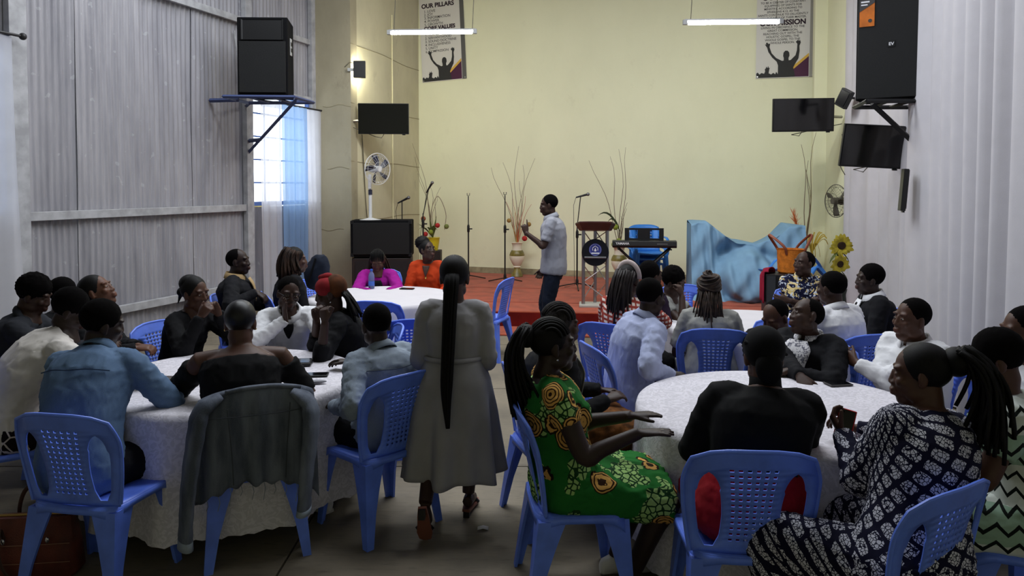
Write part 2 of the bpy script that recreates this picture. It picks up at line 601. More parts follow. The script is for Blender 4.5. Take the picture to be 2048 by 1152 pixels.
# ---- floor of concrete bays with recessed joints
def make_floor():
    t = NT('worn_concrete_floor')
    mp = t.coord('Object', (1, 1, 1))
    nz = t.n('ShaderNodeTexNoise'); nz.inputs['Scale'].default_value = 1.3; nz.inputs['Detail'].default_value = 9; nz.inputs['Roughness'].default_value = 0.65
    t.l(mp, 'Vector', nz, 'Vector')
    rp = t.n('ShaderNodeMapRange'); rp.inputs['From Min'].default_value = 0.38; rp.inputs['From Max'].default_value = 0.66
    t.l(nz, 'Fac', rp, 'Value')
    c = t.mix(rp.outputs[0], lin((128, 118, 101)), lin((102, 95, 83)))
    mp2 = t.coord('Object', (3, 14, 1))
    n2 = t.n('ShaderNodeTexNoise'); n2.inputs['Scale'].default_value = 3.0; n2.inputs['Detail'].default_value = 8
    t.l(mp2, 'Vector', n2, 'Vector')
    st = t.n('ShaderNodeMapRange'); st.inputs['From Min'].default_value = 0.55; st.inputs['From Max'].default_value = 0.75
    t.l(n2, 'Fac', st, 'Value')
    t.color(t.mix(t.math('MULTIPLY', st.outputs[0], 0.5), c, lin((78, 71, 62))))
    t.b.inputs['Roughness'].default_value = 0.62
    t.b.inputs['Specular IOR Level'].default_value = 0.3
    t.bump(n2.outputs['Fac'], 0.15, 0.01)
    return t.m
M_FLOOR = make_floor()
floor = MB().box((-1.5, 6, -0.09), (18, 18, 0.1)).build('floor', mat('joint_dirt', (70, 64, 55), 0.9), smooth=False)
tag(floor, 'worn grey concrete floor of the hall', kind='structure')
ys = [-3.0, -0.84, 1.06, 2.96, 4.86, 6.76, 8.66, 10.6]
xs = [-9.0, -5.0, -1.15, 2.7, 5.6]
for i in range(len(ys) - 1):
    for j in range(len(xs) - 1):
        w, h = xs[j + 1] - xs[j] - 0.012, ys[i + 1] - ys[i] - 0.012
        b_ = MB().box(((xs[j] + xs[j + 1]) / 2, (ys[i] + ys[i + 1]) / 2, -0.02), (w, h, 0.04)).build('concrete_slab', M_FLOOR, floor, smooth=False)

# ---- red carpeted stage
M_CARPET = mat('red_carpet', (172, 82, 56), 0.95, 0.05, var=0.16, vscale=5, bump=0.35, bscale=220, sheen=0.2)
def poly_slab(name, pts, z0, z1, m, bevel=0.012):
    n = len(pts)
    V = [[x, y, z0] for x, y in pts] + [[x, y, z1] for x, y in pts]
    F = [tuple(range(n - 1, -1, -1)), tuple(range(n, 2 * n))] + [(i, (i + 1) % n, n + (i + 1) % n, n + i) for i in range(n)]
    return MB().add(V, F).build(name, m, smooth=False, bevel=bevel)
stage = poly_slab('floor_stage', [(-3.05, 10.06), (4.55, 9.22), (5.2, 12.25), (-1.86, 14.6), (-2.62, 11.64), (-3.2, 11.84)], 0.0, 0.22, M_CARPET)
tag(stage, 'low stage platform covered in red orange carpet', kind='structure')
_a, _b = np.array([-3.05, 10.06]), np.array([4.55, 9.22])
_d = nrm(_b - _a); _n = np.array([_d[1], -_d[0]])
_V = [[*(p + _n * o), z] for p in (_a, _b) for o in (0.002, 0.012) for z in (0.018, 0.205)]
MB().add(_V, [(0, 1, 3, 2), (4, 6, 7, 5), (0, 4, 5, 1), (2, 3, 7, 6), (0, 2, 6, 4), (1, 5, 7, 3)]).build('riser_cloth', mat('deep_red_riser_cloth', (112, 30, 26), .95, .05, var=.2, vscale=4), stage, smooth=False)
step = poly_slab('floor_carpet_strip', [(-3.1, 9.5), (4.42, 8.67), (4.56, 9.24), (-3.05, 10.08)], 0.0, 0.018, M_CARPET, 0.004)
tag(step, 'strip of red carpet on the floor along the stage front', kind='structure')
mb = MB()
for x0, y0, x1, y1 in ((-2.4, 10.75, 4.4, 10.0), (-2.3, 12.2, 4.8, 11.45)):
    mb = MB().box(((x0 + x1) / 2, (y0 + y1) / 2, 0.2205), (math.hypot(x1 - x0, y1 - y0), 0.018, 0.004), rotz(math.atan2(y1 - y0, x1 - x0)))
    mb.build('carpet_seam', mat('carpet_seam', (122, 42, 32), 0.95), stage, smooth=False)

# ---- curtains
def cloth_mat(name, col, translucent=0.0, transparent=0.0, rough=0.8, var=0.06, weave=0.15):
    t = NT(name)
    mp = t.coord('Object', (1, 1, 1))
    nz = t.n('ShaderNodeTexNoise'); nz.inputs['Scale'].default_value = 7; nz.inputs['Detail'].default_value = 5
    t.l(mp, 'Vector', nz, 'Vector')
    c2 = tuple(k * (1 - var) for k in col)
    cs = t.mix(nz.outputs['Fac'], lin(col), lin(c2))
    t.color(cs)
    t.b.inputs['Roughness'].default_value = rough
    t.b.inputs['Specular IOR Level'].default_value = 0.15
    n2 = t.n('ShaderNodeTexNoise'); n2.inputs['Scale'].default_value = 180
    t.l(mp, 'Vector', n2, 'Vector')
    t.bump(n2.outputs['Fac'], weave, 0.004)
    out = t.t.nodes['Material Output']
    cur = t.b.outputs[0]
    if translucent:
        tr = t.n('ShaderNodeBsdfTranslucent')
        t.t.links.new(cs, tr.inputs['Color'])
        mx = t.n('ShaderNodeMixShader'); mx.inputs[0].default_value = translucent
        t.t.links.new(cur, mx.inputs[1]); t.t.links.new(tr.outputs[0], mx.inputs[2]); cur = mx.outputs[0]
    if transparent:
        tp = t.n('ShaderNodeBsdfTransparent')
        mx = t.n('ShaderNodeMixShader'); mx.inputs[0].default_value = transparent
        t.t.links.new(cur, mx.inputs[1]); t.t.links.new(tp.outputs[0], mx.inputs[2]); cur = mx.outputs[0]
    t.t.links.new(cur, out.inputs['Surface'])
    return t.m
M_DRAPE = cloth_mat('white_drape', (206, 203, 208), 0.10)
M_SHEERW = cloth_mat('white_sheer', (240, 240, 246), 0.55, 0.14)
M_SHEERB = cloth_mat('blue_sheer', (160, 196, 240), 0.55, 0.12)

def drape(name, A, B, z0, z1, m, wave, amp, seed, flare=0.0, label='', cat='curtain', group=None, nz_=14, side=1, lift=0.0):
    A, B = np.array(A, float), np.array(B, float)
    L = np.linalg.norm(B - A)
    d = (B - A) / L
    nn = np.array([d[1], -d[0]]) * side
    r = np.random.default_rng(seed)
    n = int(L / wave * 12) + 2
    u = np.linspace(0, 1, n)
    # irregular fold phase
    ph = np.cumsum(1 + 0.45 * np.sin(u * L * 2.1 + seed) + 0.35 * np.sin(u * L * 5.3 + 2 * seed))
    ph = ph / ph[-1] * L / wave * 2 * math.pi
    am = amp * (0.65 + 0.35 * np.sin(u * L * 3.3 + seed * 1.7))
    zz = np.linspace(z0, z1, nz_)
    P = np.zeros((nz_, n, 3))
    for i, z in enumerate(zz):
        k = (z1 - z) / (z1 - z0)
        w = am * (0.75 + 0.35 * k) * (np.sin(ph + 0.35 * k * np.sin(u * L * 1.5)) + 0.12 * np.sin(2 * ph + 1.0))
        w += 0.02 * k * np.sin(u * L * 2.6 + 3 * k + seed)
        uu = u + flare * k * (u - 0.5) / L + lift * k * k / L
        p = A[None] + d[None] * (uu * L)[:, None] + nn[None] * w[:, None]
        P[i, :, :2] = p
        P[i, :, 2] = z
    o = MB().grid(P).build(name, m, angle=0)
    tag(o, label, cat, group)
    return o
drape('drape', (4.665, 10.2), (4.10, 7.05), 0.02, 5.2, M_DRAPE, 0.40, 0.055, 3, label='white floor length drape hanging behind the tilted television', group='white drapes on the right wall')
drape('drape', (4.00, 7.30), (3.42, 4.45), 0.02, 5.2, M_DRAPE, 0.36, 0.075, 5, label='white floor length drape beside the tall black wall speaker', group='white drapes on the right wall')
drape('drape', (3.42, 4.50), (2.80, 1.4), 0.02, 5.2, M_DRAPE, 0.34, 0.075, 8, label='white floor length drape at the right edge behind the zigzag dress', group='white drapes on the right wall')
def WP(s, out): return WL(s, 0, out)[:2]
drape('sheer_curtain', WP(1.86, .16), WP(2.35, .16), 0.12, 3.12, M_SHEERW, 0.13, 0.022, 11, label='white sheer curtain left of the blue sheer panel', group='sheer curtains at the far window')
drape('sheer_curtain', WP(2.28, .21), WP(2.92, .21), 0.12, 3.12, M_SHEERB, 0.15, 0.026, 12, label='light blue sheer curtain panel under the wall speaker', group='sheer curtains at the far window')
drape('sheer_curtain', WP(2.86, .16), WP(3.42, .18), 0.12, 3.12, M_SHEERW, 0.13, 0.026, 13, lift=.16, label='white sheer curtain beside the plaster pier', group='sheer curtains at the far window')
drape('sheer_curtain', WP(-3.7, .18), WP(-1.80, .18), 0.12, 3.32, M_SHEERW, 0.16, 0.028, 14, lift=.1, label='white sheer curtain at the left edge of the picture', group='sheer curtain at the near window')
M_ROD = mat('dark_curtain_rod', (40, 38, 40), 0.5, 0.4)
def rod(s0, s1, z, label):
    e = empty('curtain_rod', tuple(WL((s0 + s1) / 2, z, .19)))
    tag(e, label, 'curtain rod')
    rel(MB().tube([WL(s0, z, .19), WL(s1, z, .19)], 0.014, 8).build('pole', M_ROD), e)
    for s in (s0, s1):
        rel(MB().ell(WL(s, z, .19), 0.035, nu=10, nv=8).build('finial', M_ROD), e)
    for s in (s0 + .15, s1 - .1):
        rel(MB().tube([WL(s, z, .02), WL(s, z, .19)], 0.01, 6).build('bracket', M_ROD), e)
rod(1.84, 3.50, 3.13, 'dark curtain rod under the wall speaker shelf')
rod(-3.8, -1.70, 3.34, 'dark curtain rod at the left edge of the picture')

# ================================================================== CHAIRS
M_CHAIR = mat('blue_plastic', (100, 134, 244), 0.38, 0.45, var=0.10, vscale=9, bump=0.04, bscale=240)
SEAT_Z = 0.44
def chair_parts():
    parts = {}
    BH = 0.445
    holes_r, v0, v1 = 13, 0.115, 0.855
    rows = [0.0, 0.03, 0.06]
    hole_rows = set()
    step = (v1 - v0) / holes_r
    for i in range(holes_r):
        rows += [v0 + i * step, v0 + i * step + step * 0.52]
        hole_rows.add(len(rows) - 2)
    rows += [v1, 0.885, 0.915, 0.945, 0.97, 0.99, 1.0]
    vt, vlo, vm = 0.79, 0.06, 0.42
    ncol = 6
    P, H = [], []
    for v in rows:
        s = 0.112 + 0.085 * abs(v - 0.35) ** 1.6
        ro = 0.228 + 0.036 * math.sin(min(v, 0.8) / 0.8 * math.pi * 0.55) - 0.05 * max(0, v - 0.72) ** 1.5 * 4
        ri = ro - 0.046
        k = 1.0
        if v > vm:
            q = (v - vm) / (vt - vm)
            k = math.sqrt(max(0.0, 1 - min(1, q) ** 3.2))
        if v < 0.16:
            k *= min(1, 0.55 + 0.45 * (v - vlo) / 0.1) if v > vlo else 0.55
        mid, half = (s + ri) / 2 - 0.006 * (v > 0.6), (ri - s) / 2 * k
        if v >= vt:
            half = 0.0005
        hw = s * 0.74
        right = []
        for c in range(ncol):
            a = -hw + 2 * hw * c / ncol
            w = 2 * hw / ncol
            right += [a + w * 0.24, a + w * 0.76]
        xs_ = [-ro, -(mid + half), -(mid - half)] + right + [mid - half, mid + half, ro]
        row = []
        for x in xs_:
            xn = x / 0.265
            z = SEAT_Z + 0.005 + v * BH * (1 - 0.135 * abs(xn) ** 3.2 * v ** 3)
            y = -0.185 - 0.105 * v ** 1.15 + 0.055 * xn * xn * (0.35 + 0.65 * v)
            row.append((x, y, z))
        P.append(row)
    P = np.array(P)
    m, n = P.shape[:2]
    F = []
    for i in range(m - 1):
        vmid = (rows[i] + rows[i + 1]) / 2
        for j in range(n - 1):
            if j in (1, n - 3) and vlo < vmid < vt:
                continue
            if i in hole_rows and 3 <= j <= n - 5 and (j - 3) % 2 == 0:
                continue
            F.append((i * n + j, i * n + j + 1, (i + 1) * n + j + 1, (i + 1) * n + j))
    back = MB().add(P.reshape(-1, 3), F)
    # rolled rim around the outside
    rim = [P[i, 0] for i in range(m)] + [P[-1, j] for j in range(1, n - 1)] + [P[i, -1] for i in range(m - 1, -1, -1)]
    rim = np.array(rim)[::2]
    # seat
    N = 13
    S = np.zeros((N, N, 3))
    for i in range(N):
        for j in range(N):
            a, b = -1 + 2 * i / (N - 1), -1 + 2 * j / (N - 1)
            q = max(abs(a), abs(b))
            rr_ = (abs(a) ** 6 + abs(b) ** 6) ** (1 / 6) or 1
            f = q / rr_ if rr_ > 0 else 1
            x = b * f * (0.232 + 0.012 * a)
            y = a * f * 0.21
            z = SEAT_Z - 0.014 * (1 - min(1, (a * a + b * b))) + 0.006 * b * b
            if a > 0.55: z -= 0.028 * ((a - 0.55) / 0.45) ** 2
            S[i, j] = (x, y, z)
    seat = MB().grid(S)
    # apron
    loop = [S[0, j] for j in range(N)] + [S[i, N - 1] for i in range(1, N)] + [S[N - 1, j] for j in range(N - 2, -1, -1)] + [S[i, 0] for i in range(N - 2, 0, -1)]
    loop = np.array(loop)
    low = loop.copy()
    ax_, ay_ = np.abs(loop[:, 0]) / 0.232, np.abs(loop[:, 1]) / 0.21
    corner = np.minimum(ax_, ay_)
    low[:, 2] -= 0.028 + 0.05 * np.clip((corner - 0.45) / 0.55, 0, 1) ** 1.5
    low[:, 0] *= 1.02; low[:, 1] *= 1.02
    seat.grid(np.array([low, loop]), True)
    legs = []
    for sx in (-1, 1):
        for sy in (-1, 1):
            top = np.array([sx * 0.224, sy * 0.203, SEAT_Z - 0.015])
            bot = np.array([sx * 0.256, sy * (0.262 if sy < 0 else 0.228), 0.0])
            rings = []
            for t in (0, 0.12, 0.3, 0.6, 1.0):
                c = top + (bot - top) * t
                w = 0.082 * (1 - t) ** 1.6 + 0.042
                th = 0.014
                # L section opening towards the middle of the chair
                L = [(0, 0), (-w, 0), (-w, -th), (-th, -th), (-th, -w), (0, -w)]
                rings.append([(c[0] + sx * a, c[1] + sy * b, c[2]) for a, b in L])
            legs.append(MB().loft(rings))
    return back, rim, seat, legs
_bk, _rim, _st, _lg = chair_parts()
def bake(o):
    dg = bpy.context.evaluated_depsgraph_get()
    me = bpy.data.meshes.new_from_object(o.evaluated_get(dg))
    o.modifiers.clear()
    o.data = me
    return o
CHAIR = empty('plastic_chair')
_o = _bk.build('backrest', M_CHAIR, CHAIR, solid=0.008, angle=50)
_r = MB().tube(_rim, 0.0085, 8).build('rim', M_CHAIR, _o)
_o2 = _st.build('seat', M_CHAIR, CHAIR, solid=0.006, angle=50)
bpy.context.view_layer.update()
bake(_o); bake(_o2)
for l_ in _lg:
    l_.build('leg', M_CHAIR, CHAIR, angle=30)
CHAIRS = []
_first = [True]
def place_chair(x, y, heading, label, z=0.0, group='blue plastic chairs with perforated backs'):
    """heading: degrees clockwise from straight away from the viewer"""
    c = CHAIR if _first[0] else copy_tree(CHAIR)
    _first[0] = False
    c.location = (x, y, z)
    c.rotation_euler.z = -RAD(heading)
    tag(c, label, 'chair', group)
    CHAIRS.append(c)
    return c

# ================================================================== TABLES
def make_lace(name, col):
    t = NT(name)
    mp = t.coord('Object', (1, 1, 1))
    nz = t.n('ShaderNodeTexNoise'); nz.inputs['Scale'].default_value = 22; nz.inputs['Detail'].default_value = 3; nz.inputs['Distortion'].default_value = 2.5
    t.l(mp, 'Vector', nz, 'Vector')
    st = t.n('ShaderNodeMapRange'); st.inputs['From Min'].default_value = 0.46; st.inputs['From Max'].default_value = 0.54
    t.l(nz, 'Fac', st, 'Value')
    c2 = tuple(k * 0.92 for k in col)
    cs = t.mix(st.outputs[0], lin(col), lin(c2))
    t.color(cs)
    t.b.inputs['Roughness'].default_value = 0.7
    t.b.inputs['Specular IOR Level'].default_value = 0.2
    t.bump(st.outputs[0], 0.25, 0.004)
    return t.m
M_LACE = make_lace('white_lace_cloth', (220, 216, 224))
M_PLAINCLOTH = cloth_mat('white_table_cloth', (206, 202, 206), 0.0)
M_WOOD = mat('table_wood', (120, 92, 62), 0.6, var=0.3, vscale=12)
def round_table(cx, cy, r, m, label_t, label_c, hem=0.1, seed=0, z=0.75):
    t = empty('round_table', (cx, cy, 0))
    tag(t, label_t, 'table', 'round tables')
    MB().lathe([(r - .02, z - .03), (r, z - .028), (r, z - .006), (r - .01, z - .004)], n=48).build('tabletop', M_WOOD, t)
    for a in range(4):
        an = math.pi / 4 + a * math.pi / 2
        ca, sa = math.cos(an) * r * .62, math.sin(an) * r * .62
        MB().tube([(ca, sa, z - .03), (ca * 1.12, sa * 1.12, 0)], 0.018, 8).build('leg', M_WOOD, t)
    n = 160
    th = np.arange(n) * 2 * math.pi / n
    rows = []
    rng = np.random.default_rng(seed)
    k1, p1, k2, p2, k3, p3 = 9, rng.uniform(0, 6), 14, rng.uniform(0, 6), 23, rng.uniform(0, 6)
    for rad in (0.02, 0.2, 0.4, 0.6, r - .03):
        rows.append(np.stack([rad * np.cos(th), rad * np.sin(th), np.full(n, z + 0.002)], 1))
    fold = np.sin(k1 * th + p1) + 0.7 * np.sin(k2 * th + p2) + 0.35 * np.sin(k3 * th + p3)
    rows.append(np.stack([(r + .008) * np.cos(th), (r + .008) * np.sin(th), np.full(n, z - 0.002)], 1))
    for k in np.linspace(0.05, 1, 12):
        rad = r + .016 + 0.03 * k + 0.028 * fold * k ** 0.8
        zz = (z - 0.004) + (hem - z) * k + (0.012 * np.abs(np.sin(th * 30)) * (k > 0.97))
        rows.append(np.stack([rad * np.cos(th), rad * np.sin(th), zz], 1))
    c = MB().grid(np.array(rows), True)
    c.add(rows[0], [tuple(range(n))])
    o = c.build('tablecloth', m, None, angle=0, loc=(cx, cy, 0))
    tag(o, label_c, 'tablecloth', 'white round tablecloths')
T1, T2, T3, T4 = (-1.71, 4.35), (1.42, 3.74), (-1.36, 7.6), (2.02, 6.0)
TR = 0.75
round_table(*T1, TR, M_LACE, 'round table nearest on the left with the smartphone and tablet', 'white patterned cloth on the near left table', 0.12, 1)
round_table(*T2, TR, M_LACE, 'round table nearest on the right beside the green print dress', 'white patterned cloth on the near right table', 0.06, 2)
round_table(*T3, TR, M_PLAINCLOTH, 'round table with the water bottle in front of the magenta jacket', 'plain white cloth under the water bottle', 0.12, 3)
round_table(*T4, TR, M_PLAINCLOTH, 'round table farther back on the right before the orange basket', 'plain white cloth on the far right table', 0.12, 4)

# ================================================================== PEOPLE
BAKE = []      # (object, post function) whose remesh is evaluated in one go
M_SKIN = {}
def skin(tone):
    if tone not in M_SKIN:
        base = {1: (104, 69, 53), 2: (82, 54, 42), 3: (63, 43, 35), 4: (50, 35, 30)}[tone]
        t = NT('skin_tone_%d' % tone)
        mp = t.coord('Object', (1, 1, 1))
        nz = t.n('ShaderNodeTexNoise'); nz.inputs['Scale'].default_value = 22; nz.inputs['Detail'].default_value = 4
        t.l(mp, 'Vector', nz, 'Vector')
        at = t.n('ShaderNodeAttribute'); at.attribute_name = 'tint'
        c = t.mix(nz.outputs['Fac'], lin(base), lin(tuple(k * 0.86 for k in base)))
        c = t.mix(at.outputs['Fac'], c, lin((128, 72, 66)))
        t.color(c)
        t.b.inputs['Roughness'].default_value = 0.5
        t.b.inputs['Specular IOR Level'].default_value = 0.28
        n2 = t.n('ShaderNodeTexNoise'); n2.inputs['Scale'].default_value = 260
        t.l(mp, 'Vector', n2, 'Vector')
        t.bump(n2.outputs['Fac'], 0.08, 0.003)
        M_SKIN[tone] = t.m
    return M_SKIN[tone]

M_HAIR = mat('black_hair', (13, 11, 11), 0.6, 0.16, var=0.3, vscale=60, bump=0.15, bscale=420)
M_HAIRG = mat('greying_hair', (46, 42, 42), 0.75, 0.15, col2=(22, 20, 20), vscale=40, bump=0.5, bscale=120)
M_BUZZ = mat('cropped_black_hair', (12, 10, 10), 0.95, 0.05, var=0.3, vscale=80, bump=0.25, bscale=700)
M_HAIRB = mat('brown_tipped_hair', (58, 38, 26), 0.6, 0.2, col2=(20, 15, 14), vscale=9, bump=0.4, bscale=120, stretch=(3, 3, .6))
M_HAIRBR = mat('brown_braids', (66, 50, 40), 0.6, 0.3, col2=(30, 24, 22), vscale=30, bump=0.3, bscale=150)
M_EYEW = mat('eye_white', (150, 140, 130), 0.35, 0.3)
M_IRIS = mat('eye_iris', (24, 16, 13), 0.2, 0.5)

def fabric(name, col, var=0.12, rough=0.85, bump=0.25, vscale=7):
    return mat(name, col, rough, 0.15, var=var, vscale=vscale, bump=bump * .45, bscale=480)

def ik(S, W, l1, l2, pole):
    S, W = np.asarray(S, float), np.asarray(W, float)
    d = np.linalg.norm(W - S)
    tot = l1 + l2
    if d > tot * 0.985:
        if d < tot * 1.12:
            k = d / (tot * 0.985); l1 *= k; l2 *= k
        else:
            W = S + (W - S) / d * tot * 1.10; l1 *= 1.117; l2 *= 1.117
        d = np.linalg.norm(W - S)
    d = max(d, 0.06)
    a = (l1 * l1 - l2 * l2 + d * d) / (2 * d)
    h = math.sqrt(max(1e-6, l1 * l1 - a * a))
    u = (W - S) / d
    p = np.asarray(pole, float)
    p = nrm(p - u * np.dot(p, u))
    return S + u * a + p * h, W

def hand(mb, W, Dr, Nn, side, curl=25, spread=6, k=1.0, thumb=35, index_out=False):
    """palm, four unequal jointed fingers and a thumb leaving the side of the palm"""
    Dr = nrm(Dr)
    Nn = np.asarray(Nn, float)
    Nn = nrm(Nn - Dr * np.dot(Nn, Dr))
    T = np.cross(Nn, Dr) * (1 if side < 0 else -1)
    an = np.arange(10) * 2 * math.pi / 10
    rings = []
    for t, w, h in ((-0.03, .026, .021), (0.0, .028, .019), (0.035, .040, .017), (0.075, .043, .014), (0.092, .040, .011)):
        c = W + Dr * t * k
        rings.append(c + k * (w * np.cos(an)[:, None] * T + h * np.sin(an)[:, None] * Nn))
    mb.loft(rings)
    for i, (off, L) in enumerate(((0.031, .074), (0.0105, .083), (-0.0105, .077), (-0.030, .060))):
        c_ = curl * (0.9 + 0.08 * i)
        if index_out and i == 0:
            c_ = 3
        ang = RAD(spread) * (1.5 - i)
        d = nrm(Dr * math.cos(ang) + T * math.sin(ang))
        p = W + Dr * 0.085 * k + T * off * k
        pts = [p - d * 0.02 * k, p]
        a = 0.0
        for seg in (0.45, 0.31, 0.24):
            a += RAD(c_)
            q = d * math.cos(a) + Nn * math.sin(a)
            p = p + q * L * seg * k
            pts.append(p)
        mb.tube(pts, np.array([.0098, .0100, .0096, .0088, .0074]) * k, 7)
    p = W + Dr * 0.018 * k + T * 0.020 * k
    a = RAD(thumb)
    d1 = nrm(Dr * math.cos(a) + T * math.sin(a) + Nn * 0.25)
    d2 = nrm(d1 + Dr * 0.35 + Nn * curl / 200.0)
    mb.tube([p, p + d1 * .042 * k, p + d1 * .042 * k + d2 * .030 * k, p + d1 * .042 * k + d2 * .056 * k], np.array([.014, .0115, .0105, .0085]) * k, 7)

def head_prims(mb, Hc, R, female=False, k=1.0, chub=0.0):
    def E(c, r, Rl=None, nu=18, nv=12):
        rr_ = R if Rl is None else R @ Rl
        mb.ell(Hc + R @ (np.array(c) * k), np.array(r) * k, rr_, nu, nv)
    fw = 0.064 + chub
    E((0, -.014, .034), (.0755, .096, .089), nu=24, nv=16)
    E((0, .020, -.028), (fw, .074, .082), nu=22, nv=14)
    E((0, .050, -.090), (.037 + chub, .036, .030 + chub * .5))
    for s in (-1, 1):
        E((s * (.045 + chub), .010, -.066), (.022, .045, .030))      # jaw
        E((s * .042, .064, -.018), (.024, .022, .022))               # cheek
        E((s * .031, .074, .036), (.026, .016, .010))                # brow
        E((s * .031, .0775, .010), (.016, .010, .0085))              # eyelid
        E((s * .014, .093, -.027), (.012, .011, .009), nu=10, nv=8) # nostril wing
        a = rotz(-s * RAD(20))
        E((s * (.076 + chub * .5), -.010, -.004), (.009, .019, .033), a, nu=12, nv=10)
        E((s * (.076 + chub * .5), -.004, -.026), (.008, .012, .014), a, nu=10, nv=8)
    n0, n1 = Hc + R @ (np.array([0, .083, .024]) * k), Hc + R @ (np.array([0, .098, -.022]) * k)
    mb.tube([n0, (n0 + n1) / 2 + R @ np.array([0, -.001, 0]), n1], np.array([.0095, .0115, .013]) * k, 8)
    E((0, .0985, -.023), (.0145, .012, .0115), nu=12, nv=8)
    E((0, .094, -.053), (.026, .014, .0100), nu=14, nv=8)             # upper lip
    E((0, .092, -.067), (.023, .0145, .0110), nu=14, nv=8)             # lower lip

def cap(mb, Hc, R, c=(0, -.024, .043), r=(.0815, .0955, .0895), k=1.0, seed=0, amp=0.0, freq=60, nu=36, nv=22):
    m2 = MB().ell((0, 0, 0), r, None, nu, nv)
    V = np.concatenate(m2.v)
    if amp:
        nn = V / np.linalg.norm(V, axis=1, keepdims=True)
        V = V + nn * (amp * (wob(V, seed, freq)))[:, None]
    V = (V + np.array(c)) * k
    mb.add(V @ R.T + Hc, m2.f)

TM = [(-.16, .135, .10), (-.05, .165, .118), (.06, .168, .120), (.22, .150, .110), (.40, .146, .108), (.60, .160, .116), (.76, .172, .112), (.87, .160, .098), (.95, .110, .078), (1.02, .062, .058)]
TF = [(-.16, .150, .115), (-.05, .182, .132), (.06, .182, .130), (.22, .150, .112), (.40, .134, .102), (.60, .146, .112), (.76, .154, .108), (.87, .142, .092), (.95, .095, .072), (1.02, .054, .052)]

